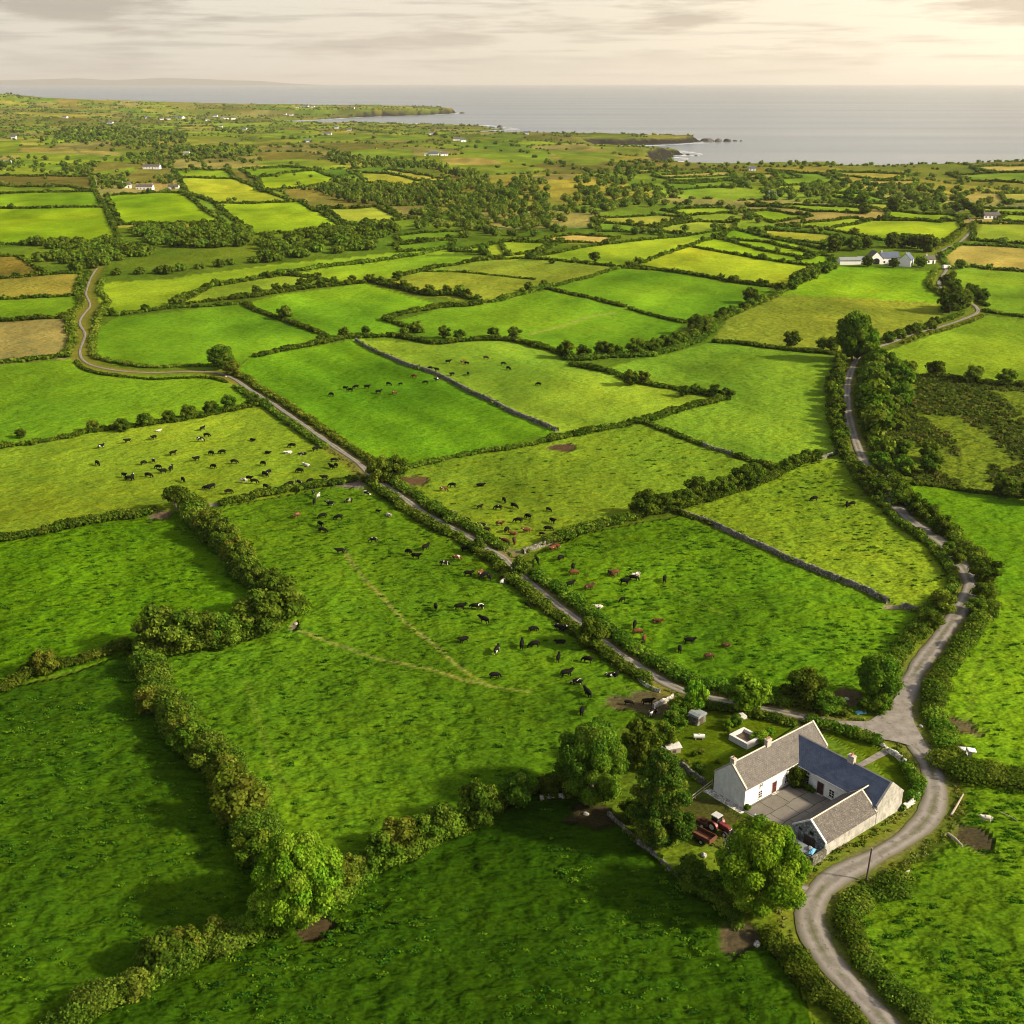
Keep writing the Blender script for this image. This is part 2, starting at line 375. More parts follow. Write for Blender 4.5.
fld((112, 172, 34), [(245, 303), (288, 293), (363, 284), (440, 305), (387, 320), (410, 332), (396, 336), (343, 338), (326, 336), (290, 322)], .3)
fld((108, 164, 36), [(396, 322), (440, 309), (480, 305), (512, 299), (548, 291), (624, 308), (684, 322), (650, 352), (612, 360), (552, 350), (506, 342), (436, 342), (410, 330)], .35)
fld((108, 162, 34), [(548, 291), (622, 269), (662, 270), (737, 283), (772, 290), (730, 315), (690, 323), (624, 308)], .25)
fld((146, 162, 56), [(370, 283), (395, 278), (456, 265), (501, 259), (560, 262), (622, 268), (562, 285), (512, 299), (481, 304), (431, 296)], .4)
fld((152, 190, 46), [(100, 300), (98, 284), (170, 279), (260, 265), (392, 253), (450, 246), (475, 250), (418, 256), (331, 267), (263, 277), (215, 286), (170, 305), (110, 317)], .25)
fld((152, 186, 56), [(176, 304), (215, 286), (256, 279), (288, 275), (316, 279), (288, 291), (256, 296), (232, 298)], .25, 'pale green field wedged between two diagonal hedges')
fld((148, 190, 44), [(290, 275), (331, 267), (381, 261), (418, 256), (475, 256), (501, 259), (456, 265), (395, 278), (366, 283), (316, 279)], .25)
fld((122, 166, 46), [(600, 372), (650, 358), (710, 342), (768, 347), (843, 357), (838, 440), (838, 453), (765, 466), (724, 452), (702, 445), (645, 424), (724, 400), (700, 394), (637, 384)], .5)
fld((148, 160, 54), [(712, 340), (730, 315), (790, 291), (860, 299), (938, 304), (940, 318), (885, 342), (843, 355), (768, 346)], .6)
fld((128, 184, 34), [(772, 296), (800, 285), (838, 267), (900, 268), (938, 271), (935, 290), (942, 304), (860, 299)], .4)
fld((136, 172, 44), [(886, 352), (940, 333), (985, 316), (1060, 322), (1060, 388), (988, 383), (948, 376), (905, 374)], .35)
fld((92, 112, 34), [(862, 400), (900, 374), (948, 377), (1060, 386), (1060, 502), (980, 491), (898, 482), (880, 460)], 1.0)
fld((96, 152, 22), [(895, 484), (943, 487), (1060, 500), (1060, 585), (1000, 590), (972, 572), (940, 536), (912, 515)], .6)
fld((124, 168, 44), [(950, 270), (972, 266), (1060, 276), (1060, 322), (985, 312), (968, 300), (950, 292)], .3)
fld((184, 168, 82), [(942, 257), (960, 244), (1060, 249), (1060, 276), (972, 266), (950, 268)], .2, 'dry straw coloured field by the bend of the far road')
fld((168, 192, 46), [(622, 269), (690, 247), (768, 259), (832, 269), (790, 291), (737, 283), (662, 270)], .2, 'wide yellow green field behind the two green pastures')
fld((146, 192, 36), [(690, 247), (716, 238), (770, 243), (830, 257), (832, 269), (768, 259)], .2, 'bright green field before the white farm')
fld((152, 188, 48), [(528, 258), (600, 247), (690, 235), (735, 231), (716, 238), (690, 247), (622, 269), (560, 262)], .2, 'long pale field rising to the right')
fld((160, 188, 50), [(453, 251), (512, 241), (562, 243), (527, 256), (501, 259), (475, 252)], .2, 'small pale field under the round bushes')
fld((142, 126, 50), [(-60, 258), (20, 258), (48, 276), (-60, 286)], .8, 'brown rough field at the foot of the thicket')
fld((152, 150, 62), [(-60, 286), (48, 276), (88, 274), (78, 296), (-60, 300)], .5, 'dull yellow field beside the winding lane')
fld((112, 162, 34), [(-60, 300), (78, 296), (82, 306), (68, 319), (-60, 324)], .3, 'narrow green field beside the winding lane')
fld((168, 152, 84), [(-60, 324), (68, 319), (74, 345), (62, 357), (-60, 372)], .4, 'straw brown field beside the winding lane')
fld((134, 168, 24), [(-40, 209), (105, 208), (121, 240), (-40, 246)], .2, 'broad sunlit field below the strips')
fld((130, 166, 30), [(-40, 196), (95, 193), (105, 208), (-40, 209)], .2, 'narrow green strip above the broad sunlit field')
fld((128, 152, 36), [(-40, 187), (70, 188), (95, 193), (-40, 196)], .2, 'thin olive strip')
fld((132, 118, 50), [(-40, 177), (92, 177), (95, 193), (70, 188), (-40, 187)], .6, 'brown scrubby strip')
fld((146, 182, 26), [(107, 196), (180, 193), (222, 223), (122, 225)], .2, 'square bright field behind the dark thicket')
fld((156, 192, 36), [(215, 205), (301, 203), (340, 225), (312, 232), (250, 236)], .2, 'bright field beside the dark conifer plantation')
fld((172, 192, 54), [(180, 179), (235, 177), (262, 192), (301, 203), (215, 205), (186, 193)], .2, 'pale yellow green field above the bright one')
fld((130, 170, 40), [(172, 170), (222, 169), (235, 177), (180, 179)], .2, 'small green field behind the white bungalow')
fld((152, 186, 36), [(256, 178), (316, 170), (346, 180), (312, 188), (262, 192)], .2, 'field at the corner of the plantation')
fld((138, 172, 40), [(240, 170), (290, 167), (316, 170), (256, 178)], .2, 'little field with a diagonal hedge')
fld((168, 186, 66), [(326, 209), (376, 207), (404, 218), (348, 225)], .2, 'wedge shaped pale field below the plantation')
fld((158, 142, 72), [(386, 207), (428, 206), (440, 212), (430, 217), (404, 218)], .4, 'brown field between the plantation and the woods')
fld((182, 184, 66), [(348, 170), (385, 174), (425, 181), (420, 188), (366, 181)], .2, 'yellow strip between the two plantations')
fld((184, 184, 70), [(385, 169), (450, 180), (440, 184), (425, 181), (385, 174)], .2, 'second yellow strip under the upper plantation')
fld((128, 168, 44), [(395, 236), (463, 232), (460, 238), (400, 242)], .2, 'small green clearing among the round bushes')
fld((124, 164, 40), [(390, 246), (453, 240), (453, 248), (400, 252)], .2, 'small green field below the clearing')
fld((170, 176, 70), [(592, 218), (662, 215), (690, 219), (650, 226), (595, 223)], .2, 'olive yellow oval field')
fld((158, 174, 60), [(640, 229), (700, 221), (735, 222), (735, 231), (690, 234)], .2, 'yellowish field beyond the long pale field')
fld((148, 182, 46), [(662, 211), (730, 209), (740, 213), (690, 216)], .2, 'thin green field among the hedgerow trees')
fld((204, 182, 96), [(547, 237), (572, 235), (620, 239), (607, 244), (552, 242)], .1, 'tan stubble patch')
fld((126, 164, 46), [(592, 225), (650, 226), (640, 232), (600, 232)], .2, 'narrow green slip of a field')
fld((154, 188, 50), [(500, 242), (562, 243), (527, 253), (505, 255)], .2, 'little pale field with a clipped hedge')
fld((118, 154, 44), [(666, 184), (740, 180), (742, 188), (675, 190)], .2, 'green field under the tan strips')
fld((156, 152, 66), [(612, 190), (650, 185), (660, 189), (620, 194)], .2, 'dull patch near the coast trees')
fld((196, 172, 88), [(632, 171), (677, 168), (675, 172), (640, 174)], .1, 'uppermost tan strip')
fld((198, 176, 92), [(652, 175), (730, 171), (735, 174.5), (667, 177.5)], .1, 'long tan strip')
fld((128, 160, 50), [(667, 177.5), (732, 175), (732, 178.5), (672, 181)], .1, 'thin green strip between tan ones')
fld((192, 172, 90), [(745, 175), (790, 174), (800, 178), (750, 180)], .1, 'short tan strip')
fld((146, 190, 36), [(888, 212), (953, 216), (965, 220), (940, 223), (888, 218)], .2, 'green field by the far roadside house')
fld((154, 188, 44), [(827, 231), (870, 220), (960, 223), (963, 230), (943, 243), (885, 240)], .2, 'big smooth field behind the white farm')
fld((150, 184, 46), [(778, 227), (850, 219), (866, 220), (827, 231)], .2, 'sloping field beside the big smooth one')
fld((142, 184, 40), [(745, 212), (768, 211), (813, 216), (773, 223)], .2, 'short bright field')
fld((148, 188, 44), [(750, 205), (768, 204), (863, 210), (860, 214), (813, 212)], .2, 'thin bright band of a field')
fld((140, 182, 36), [(813, 195), (868, 195), (898, 201), (870, 203)], .2, 'green field under the row of far trees')
fld((178, 184, 66), [(828, 202), (908, 205), (905, 210), (860, 209)], .2, 'yellow band of a field')
fld((186, 188, 66), [(750, 229), (768, 231), (834, 237), (823, 245), (768, 238)], .2, 'long yellowish field')
fld((140, 192, 36), [(735, 231), (768, 239), (828, 250), (812, 259), (768, 250), (716, 238)], .2, 'bright green field with one round bush')
fld((142, 172, 56), [(973, 225), (1060, 225), (1060, 246), (973, 240)], .2, 'plain green field beyond the dry one')
fld((156, 186, 56), [(973, 207), (1060, 209), (1060, 216), (980, 213)], .2, 'field behind the grey cottage')
fld((150, 180, 52), [(1005, 215), (1060, 214), (1060, 224), (1000, 222)], .2, 'small field beside the grey cottage')
fld((118, 146, 48), [(948, 174), (1060, 175), (1060, 186), (970, 181)], .2, 'dark green shore field')
fld((200, 176, 92), [(970, 170), (1060, 165), (1060, 175), (1000, 174)], .1, 'tan shore field')
fld((200, 172, 88), [(865, 180), (918, 180), (915, 186), (870, 184)], .1, 'tan field in the band of trees')
fld((170, 168, 74), [(828, 172), (913, 175), (893, 179), (843, 177)], .2, 'dull yellow shore field')
fld((124, 162, 46), [(768, 170), (818, 174), (850, 182), (783, 185)], .2, 'long green shore field')
fld((188, 180, 78), [(1000, 195), (1060, 192), (1060, 204), (1005, 203)], .2, 'yellow field at the wood end')
# farthest patches, no hedge of their own
for c, p in (((208, 168, 84), [(20, 146), (72, 147), (80, 153), (22, 151)]), ((206, 166, 84), [(76, 147), (118, 152), (123, 155), (88, 155)]), ((134, 168, 40), [(20, 152), (88, 155), (124, 157), (118, 162), (20, 160)]),
             ((130, 158, 38), [(-40, 140), (20, 142), (18, 155), (-40, 155)]), ((150, 170, 46), [(-40, 170), (60, 168), (90, 172), (90, 177), (-40, 177)]), ((110, 150, 40), [(92, 170), (135, 167), (140, 171), (98, 175)]),
             ((168, 148, 70), [(190, 140), (240, 138), (244, 142), (215, 144)]), ((186, 150, 70), [(55, 105), (78, 106), (76, 109), (56, 108)]), ((176, 160, 64), [(92, 104), (115, 104), (112, 108), (92, 107)]), ((168, 148, 68), [(160, 105), (195, 106), (195, 110), (168, 108)]),
             ((140, 154, 52), [(22, 121), (45, 120), (45, 124), (24, 124)]), ((120, 146, 44), [(216, 132), (256, 131), (258, 137), (222, 136)]), ((124, 156, 46), [(256, 131), (330, 131), (345, 141), (300, 144), (256, 138)]), ((130, 160, 46), [(300, 129), (372, 131), (372, 140), (330, 140)]),
             ((118, 152, 44), [(345, 150), (412, 150), (412, 158), (360, 158)]), ((150, 158, 60), [(356, 126), (372, 127), (372, 130), (350, 130)]), ((206, 170, 100), [(440, 158), (490, 158), (504, 162), (450, 163)]), ((112, 148, 44), [(372, 132), (430, 134), (425, 141), (380, 140)]),
             ((114, 152, 42), [(455, 150), (512, 152), (512, 161), (470, 158)]), ((116, 152, 44), [(512, 152), (545, 151), (560, 162), (530, 164), (512, 162)]), ((118, 146, 44), [(548, 151), (610, 151), (625, 158), (590, 165), (570, 162)]), ((176, 142, 92), [(528, 178), (575, 176), (570, 181), (530, 182)]),
             ((120, 138, 46), [(555, 132), (630, 130), (640, 134), (600, 140)]), ((118, 150, 44), [(256, 160), (300, 158), (330, 163), (270, 168)]), ((146, 140, 60), [(256, 138), (290, 139), (300, 145), (256, 146)]), ((100, 140, 40), [(620, 181), (665, 178), (668, 183), (630, 186)])):
    fld(tuple(np.array(c) * .6 + np.array((128, 146, 58)) * .4), p, .1)
# snap the far outlines to one another so neighbours share a hedge
_seen = []
for P, c, r, w in F:
    if w is None: continue
    for p in P:
        for q in _seen:
            if abs(p[0] - q[0]) < 5 and abs(p[1] - q[1]) < 2.6: p[:] = q; break
        else: _seen.append(p.copy())

PATCHES = [(124, 158, 44), (142, 172, 50), (110, 146, 42), (164, 168, 66), (128, 150, 50), (168, 158, 82), (178, 162, 86), (136, 166, 46), (128, 130, 58)]
def patch(X, Y):
    gx = X / 120 + .35 * Y / 150; gy = Y / 210 - .25 * X / 150
    best = np.full(np.shape(X), 9e9); idx = np.zeros(np.shape(X), int)
    for i in (-1, 0, 1):
        for j in (-1, 0, 1):
            ix = np.floor(gx) + i; iy = np.floor(gy) + j
            jx = ix + .15 + .7 * _h(ix, iy, 5); jy = iy + .15 + .7 * _h(ix, iy, 6)
            q = np.maximum(abs(gx - jx), abs(gy - jy)); m = q < best
            best = np.where(m, q, best); idx = np.where(m, (_h(ix, iy, 8) * len(PATCHES)).astype(int) % len(PATCHES), idx)
    return idx
# ------------------------------------------------------------------ ground sheet
def build_ground():
    ys = [-300., -150., -40., 20., 60., 84.]
    while ys[-1] < 9500:
        y = ys[-1]; d = math.hypot(y, CAM_H)
        if y < 3400: st = min(max(1.5 * d * d / (FPX * CAM_H), .52), 9)
        else: st = 30 + (y - 3400) * .02
        ys.append(y + st)
    ys = np.array(ys); nt_ = 560
    t = np.linspace(-1, 1, nt_); uu = t * .62 + .9 * t ** 9
    hw = np.maximum(ys, 130)
    X = uu[None, :] * hw[:, None]; Y = np.repeat(ys[:, None], nt_, 1)
    X = X.ravel(); Y = Y.ravel(); d = np.sqrt(X * X + Y * Y)
    Z = land_z(X, Y)
    n = len(X)
    # -- colour of the ground cover
    C = np.zeros((n, 3)); rough = np.full(n, .5)
    pal = PATCHES
    # patchwork of the land nobody surveyed: jittered cells, each one crop
    k = np.array([alb(c) for c in pal]); idx = patch(X, Y)
    C[:] = k[idx]
    wild = sstep(.45, .6, fbm(X / 300, Y / 300, 21, 4)) * sstep(900, 1300, Y)
    C = C * (1 - wild[:, None] * .5) + np.array(alb((112, 114, 50))) * wild[:, None] * .5
    nearm = Y < 900
    C[nearm] = alb((98, 128, 34))
    for P, c, r, w in F:
        Q = GP(P); x0, y0 = Q.min(0); x1, y1 = Q.max(0)
        m = np.where((X > x0) & (X < x1) & (Y > y0) & (Y < y1))[0]
        if not len(m): continue
        i = inside(X[m], Y[m], Q); m = m[i]
        C[m] = alb(c); rough[m] = r
    # wandering tone of the sward
    a = fbm(X / 38, Y / 60, 31, 4) - .5; b = fbm(X / 14, Y / 20, 37, 3) - .5; e = fbm(X / 90, Y / 90, 41, 3) - .5
    C = C * (1 + .75 * a + .5 * b)[:, None]
    C = C * (1 + (.6 * e + .4 * a)[:, None] * np.array([.7, .12, -.1]))
    # mown lines of the striped field
    P, c, r, w = F[9]; Q = GP(P); i = inside(X, Y, Q); dr = GP([(365, 345), (555, 432)]); dv = dr[1] - dr[0]; dv /= np.linalg.norm(dv)
    s = (X - dr[0][0]) * -dv[1] + (Y - dr[0][1]) * dv[0]
    C[i] *= (1 + .13 * np.sin(s[i] / 3.3 + 2 * fbm(X[i] / 40, Y[i] / 40, 3, 2)) + .1 * np.sin(s[i] / 9))[:, None]
    # lines left by mower and roller in the smoother fields
    for fi, (P, c, r, w) in enumerate(F):
        if r > .42 or fi == 9 or len(P) < 4: continue
        Q = GP(P); x0, y0 = Q.min(0); x1, y1 = Q.max(0)
        if y0 > 1500: continue
        m = np.where((X > x0) & (X < x1) & (Y > y0) & (Y < y1))[0]; m = m[inside(X[m], Y[m], Q)]
        el = [np.linalg.norm(Q[(k + 1) % len(Q)] - Q[k]) for k in range(len(Q))]; k = int(np.argmax(el)); dv = (Q[(k + 1) % len(Q)] - Q[k]) / el[k]
        s = (X[m] - Q[k][0]) * -dv[1] + (Y[m] - Q[k][1]) * dv[0]; wl = 2.2 + .004 * y0
        C[m] *= (1 + (.07 * np.sin(s / wl + 3 * fbm(X[m] / 50, Y[m] / 50, fi, 2)) + .05 * np.sin(s / (wl * 2.7))) * (.4 + 1.2 * fbm(X[m] / 60, Y[m] / 60, fi + 40, 2)))[:, None]
    # rough heath
    P, c, r, w = F[25]; Q = GP(P); i = np.where(inside(X, Y, Q))[0]
    hm = .75 * sstep(.4, .56, fbm(X[i] / 13, Y[i] / 30, 51, 6) + .1 * sstep(0, 1, (Y[i] - 300) / 200) - .02)
    C[i] = alb((112, 136, 38)) * (1 - hm[:, None]) + np.array(alb((78, 98, 34))) * hm[:, None] * (0.8 + .5 * fbm(X[i] / 3, Y[i] / 3, 4, 3))[:, None]
    # cart tracks and bare soil
    def blend(m, w, c):
        C[m] = C[m] * (1 - w[:, None]) + np.array(alb(c)) * w[:, None]
    for TR, wd, cc, am in ((TRACKS, .4, (146, 156, 74), .8), (PALE_TRACKS, 1.0, (168, 174, 90), .7), (SOFT_TRACKS, .6, (116, 146, 40), .4)):
        for T in TR:
            m = np.where((X > T[:, 0].min() - 6) & (X < T[:, 0].max() + 6) & (Y > T[:, 1].min() - 6) & (Y < T[:, 1].max() + 6))[0]
            q = seg_dist(X[m], Y[m], T[::2]); j = .5 * (fbm(X[m] / 5, Y[m] / 5, 61, 2) - .5)
            blend(m, am * (1 - sstep(.5 * wd, 1.7 * wd, q + j)), cc)
    for (c0, hs, c) in SOILS:
        cx, cy = G(*c0); rx = hs[0] * mpx(cx, cy); ry = abs(G(c0[0], c0[1] - hs[1])[1] - cy)
        m = np.where((abs(X - cx) < 2 * rx + 3) & (abs(Y - cy) < 2 * ry + 3))[0]
        q = np.sqrt(((X[m] - cx) / rx) ** 2 + ((Y[m] - cy) / ry) ** 2) + 1.3 * (fbm(X[m] / 3.5, Y[m] / 3.5, 71, 4) - .5)
        blend(m, .95 * (1 - sstep(.75, 1.15, q)), c); rough[m] *= sstep(.7, 1.2, q)
    # verges
    for T, w0, cc in ((lane, 4.6, (128, 128, 52)), (road, 5.2, (112, 126, 44)), (drive, 4, (104, 116, 40))):
        m = np.where((d < 1000) & (X > T[:, 0].min() - 9) & (X < T[:, 0].max() + 9) & (Y > T[:, 1].min() - 9) & (Y < T[:, 1].max() + 9))[0]
        q = seg_dist(X[m], Y[m], resample(T, 6))
        blend(m, .8 * (1 - sstep(w0 * .6, w0 * 1.15, q)), cc)
        k2 = .55 * (1 - sstep(380, 480, d[m])) * (1 - sstep(w0 * .3, w0 * .5, q + .9 * (fbm(X[m] / 1.6, Y[m] / 1.6, 12, 3) - .5)))
        blend(m, .85 * k2, (142, 126, 98)); rough[m] *= sstep(2, 6, q)
    # lawns of the farm
    for pts, c in (([(668, 752), (690, 716), (735, 708), (812, 724), (862, 735), (905, 765), (915, 785), (898, 806), (874, 760), (800, 722), (712, 785)], (86, 112, 18)), ):
        Q = GP(pts); i = np.where(inside(X, Y, Q))[0]; C[i] = alb(c) * (1 + .5 * (fbm(X[i] / 4, Y[i] / 4, 5, 4) - .5))[:, None]; rough[i] = .15
    # shore: rough brown turf, then rock where it falls away
    m = np.where(Y > 1300)[0]
    sd = seg_dist(X[m], Y[m], COAST, True); sd = np.where(inside(X[m], Y[m], COAST), sd, -sd)
    w = (1 - sstep(30, 190, sd + 200 * (fbm(X[m] / 160, Y[m] / 160, 81, 4) - .5))) * .55
    blend(m, w, (112, 116, 56))
    drop = land_z(X[m], Y[m]) - macro(X[m], Y[m])
    blend(m, sstep(-3.5, -8, drop), (58, 54, 48))
    dark = sstep(.5, .58, fbm(X[m] / 55, Y[m] / 75, 91, 4)) * .28 * sstep(1500, 2300, Y[m]) * (Y[m] < 5200)
    blend(m, dark * (drop > -3), (52, 66, 30))
    C = np.clip(C, .0012, .5)
    # small relief of the grazed sward near the camera
    fl = np.minimum(1, sstep(1.2, 5, seg_dist(X, Y, resample(road, 6))) * 1.0)
    fl = np.minimum(fl, sstep(1.2, 5, seg_dist(X, Y, resample(lane, 6)))); fl *= (1 - farm_mask(X, Y)) * (1 - sstep(350, 650, d))
    Z = Z + fl * (.5 * (fbm(X / 6.5, Y / 5, 101, 3) - .5) + .5 * rough * (fbm(X / 1.5, Y / 1.3, 103, 3) - .5))
    V = np.c_[X, Y, Z]
    r_, c_ = len(ys), nt_
    ii = (np.arange(r_ - 1)[:, None] * c_ + np.arange(c_ - 1)[None, :]).ravel()
    Q = np.c_[ii, ii + 1, ii + 1 + c_, ii + c_]
    me = mesh_arrays('ground', V, Q, C, True)
    at = me.attributes.new('rough', 'FLOAT', 'POINT'); at.data.foreach_set('value', rough.astype(np.float32))
    m, nt, out = newmat('pasture')
    a = nt.nodes.new('ShaderNodeVertexColor'); a.layer_name = 'Col'
    ra = nt.nodes.new('ShaderNodeAttribute'); ra.attribute_name = 'rough'
    co = objco(nt)
    st = mapping(nt, co, (1, .8, 1), (0, 0, .35))
    n1 = noise(nt, .55, 2, .5, mapping(nt, co, (.62, 1.15, 1), (0, 0, .3))); n2 = noise(nt, 2.0, 3, .7, mapping(nt, co, (.8, 1, 1), (0, 0, -.2))); n3 = noise(nt, .09, 3, .5, co)
    # rank dark tufts where the beasts do not graze
    tuft = ramp(nt, n1, [(.57, 0.0), (.63, 1.0)])
    tf = math_n(nt, 'MULTIPLY', math_n(nt, 'MULTIPLY', tuft, ra.outputs['Fac']), ramp(nt, n3, [(.4, .1), (.58, .85)]))
    c1 = mixc(nt, tf, a.outputs[0], mixc(nt, 1.0, a.outputs[0], (.42, .52, .6), 'MULTIPLY'))
    v = ramp(nt, n2, [(.36, .75), (.64, 1.28)])
    c2 = mixc(nt, 1.0, c1, v, 'MULTIPLY')
    c3 = mixc(nt, ramp(nt, noise(nt, .16, 6, .68, mapping(nt, co, (.55, 1.3, 1), (0, 0, .25))), [(.42, 0.0), (.62, .8)]), c2, mixc(nt, 1.0, c2, (1.32, 1.14, .9), 'MULTIPLY'))
    h = math_n(nt, 'MULTIPLY_ADD', n1, 1.0, math_n(nt, 'MULTIPLY_ADD', n2, .12, math_n(nt, 'MULTIPLY', noise(nt, .17, 3, .5, st), 1.1))); h = math_n(nt, 'MULTIPLY', h, math_n(nt, 'MULTIPLY_ADD', ra.outputs['Fac'], .8, .35))
    b = bsdf(nt, out, c3, 1.0, .0, h, 1.0, 1.25)
    o = obj('ground', me, None, m); tag(o, kind='structure')
    return o
build_ground()

# ------------------------------------------------------------------ sea, far hills, haze
def build_sea():
    V = np.array([(-75000, -400, SEA), (75000, -400, SEA), (75000, 78000, SEA), (-75000, 78000, SEA)], float)
    me = mesh_arrays('sea', V, np.array([[0, 1, 2, 3]]))
    m, nt, out = newmat('sea_water')
    co = objco(nt)
    n1 = noise(nt, .03, 5, .65, mapping(nt, co, (1, 2.2, 1), (0, 0, .5))); n2 = noise(nt, .0016, 4, .6, mapping(nt, co, (.25, 1.6, 1), (0, 0, .06)))
    col = ramp(nt, n2, [(.3, (.06, .088, .115)), (.7, (.068, .097, .122))])
    b = bsdf(nt, out, col, .2, .5, n1, .13, 6.0)
    nt.links.new(ramp(nt, n2, [(.3, .2), (.7, .27)]), b.inputs['Roughness'])
    tag(obj('sea', me, None, m), kind='structure')
build_sea()
def ridge(name, pts, depth, label=None):
    """a long hill beyond the water: crest profile from px, with real depth"""
    Y0 = pts[0]; prof = pts[1]
    V = []; k = 7
    for px, h in prof:
        x = (px - 512) / FPX * Y0
        for j in range(k):
            t = j / (k - 1); zz = SEA - 2 + .82 * h * math.sin(math.pi * t) ** .8 * (1 + .12 * math.sin(px * .7 + j))
            V.append((x, Y0 + (t - .5) * depth, zz))
    n = len(prof); Fq = [[i * k + j, i * k + j + 1, (i + 1) * k + j + 1, (i + 1) * k + j] for i in range(n - 1) for j in range(k - 1)]
    me = mesh_arrays(name, np.array(V), np.array(Fq), None, True)
    tag(obj(name, me, None, plain('hill_turf', (.06, .07, .04), (.1, .1, .06), .002)), kind='structure')
ridge('far_hills', (60000, [(-260, 60), (-180, 210), (-90, 280), (-20, 270), (20, 300), (45, 290), (75, 380), (105, 360), (130, 300), (155, 370), (185, 390), (215, 350), (245, 330), (275, 230), (300, 120), (330, 20)]), 5000)
# ------------------------------------------------------------------ roads
def roadmat():
    m, nt, out = newmat('worn_lane')
    co = objco(nt)
    a = nt.nodes.new('ShaderNodeAttribute'); a.attribute_name = 'across'
    ab = math_n(nt, 'ABSOLUTE', a.outputs['Fac'])
    n1 = noise(nt, .55, 5, .7, co); n2 = noise(nt, 3.0, 4, .7, co)
    col = ramp(nt, n1, [(.25, (.1, .09, .08)), (.55, (.17, .157, .142)), (.8, (.25, .234, .214))])
    col = mixc(nt, ramp(nt, n2, [(.3, .35), (.8, 0.0)]), col, (.12, .1, .08))
    wob = math_n(nt, 'ADD', ab, math_n(nt, 'MULTIPLY_ADD', n1, .5, -.25))
    mid = ramp(nt, wob, [(.0, .85), (.3, 0.0)])
    mid = math_n(nt, 'MULTIPLY', mid, ramp(nt, noise(nt, .12, 3, .5, co), [(.4, 0.0), (.55, .95)]))
    col = mixc(nt, mid, col, (.075, .08, .03))
    tr = ramp(nt, math_n(nt, 'ABSOLUTE', math_n(nt, 'SUBTRACT', wob, .48)), [(.0, .3), (.24, 0.0)])
    col = mixc(nt, tr, col, (.3, .275, .24))
    pot = ramp(nt, noise(nt, .9, 3, .6, co), [(.6, 0.0), (.68, .6)]); col = mixc(nt, pot, col, (.07, .06, .05))
    edge = ramp(nt, wob, [(.7, 0.0), (.98, .95)])
    col = mixc(nt, edge, col, (.085, .085, .038))
    bsdf(nt, out, col, .95, .1, n2, .5, .04); return m
M['road'] = roadmat()
def strip(name, P, w, dz, res=1.6):
    P = resample(P, res); n = len(P); k = 7
    V = []; A = []
    hwid = w * .5 * (1 + .3 * (fbm(np.arange(n) * res / 7.0, np.zeros(n), 15, 4) - .5) * 2) * (1 - .2 * sstep(280, 400, dcam(P[:, 0], P[:, 1])) - .25 * sstep(420, 560, dcam(P[:, 0], P[:, 1])))
    for j in range(k):
        a = -1 + 2 * j / (k - 1)
        Q = offset(P, hwid * a)
        z = macro(Q[:, 0], Q[:, 1]) + dz - (.10 if abs(a) > .9 else 0) * 1 + dcam(Q[:, 0], Q[:, 1]) * 2.2e-4
        V.append(np.c_[Q, z]); A.append(np.full(n, a))
    V = np.stack(V, 1).reshape(-1, 3); A = np.stack(A, 1).ravel()
    ii = (np.arange(n - 1)[:, None] * k + np.arange(k - 1)[None, :]).ravel()
    me = mesh_arrays(name, V, np.c_[ii, ii + 1, ii + 1 + k, ii + k], None, True)
    at = me.attributes.new('across', 'FLOAT', 'POINT'); at.data.foreach_set('value', A.astype(np.float32))
    o = obj(name, me, None, M['road']); tag(o, kind='structure'); return o
strip('lane', lane, 2.1, .10)
strip('road', road, 3.6, .15)
strip('farm_drive', drive, 3.6, .07)
def sheet(name, px, dz, mat, across=.35, sub=1.2):
    Q = GP(px); x0, y0 = Q.min(0); x1, y1 = Q.max(0)
    from mathutils.geometry import delaunay_2d_cdt
    E = resample(np.vstack([Q, Q[:1]]), 1.0)[:-1]
    gx, gy = np.meshgrid(np.arange(x0, x1, sub), np.arange(y0, y1, sub)); gx = gx.ravel(); gy = gy.ravel()
    i = inside(gx, gy, Q) & (seg_dist(gx, gy, Q, True) > .5)
    pts = [Vector(p) for p in E] + [Vector((a, b)) for a, b in zip(gx[i], gy[i])]
    n = len(E)
    vs, es, fs, *_ = delaunay_2d_cdt(pts, [(k, (k + 1) % n) for k in range(n)], [], 1, 1e-4)
    V = np.array([(v.x, v.y, 0) for v in vs]); V[:, 2] = macro(V[:, 0], V[:, 1]) + dz
    me = mesh_arrays(name, V, np.array([list(f) for f in fs if len(f) == 3]), None, True)
    at = me.attributes.new('across', 'FLOAT', 'POINT'); at.data.foreach_set('value', np.full(len(V), across, np.float32))
    o = obj(name, me, None, mat); tag(o, kind='structure'); return o
sheet('junction', [(838, 722), (868, 722.5), (886, 711), (897, 696), (903, 684), (918, 676), (910, 700), (913, 722), (924, 742), (932, 762), (915, 748), (893, 742), (868, 738), (845, 731)], .22, M['road'])

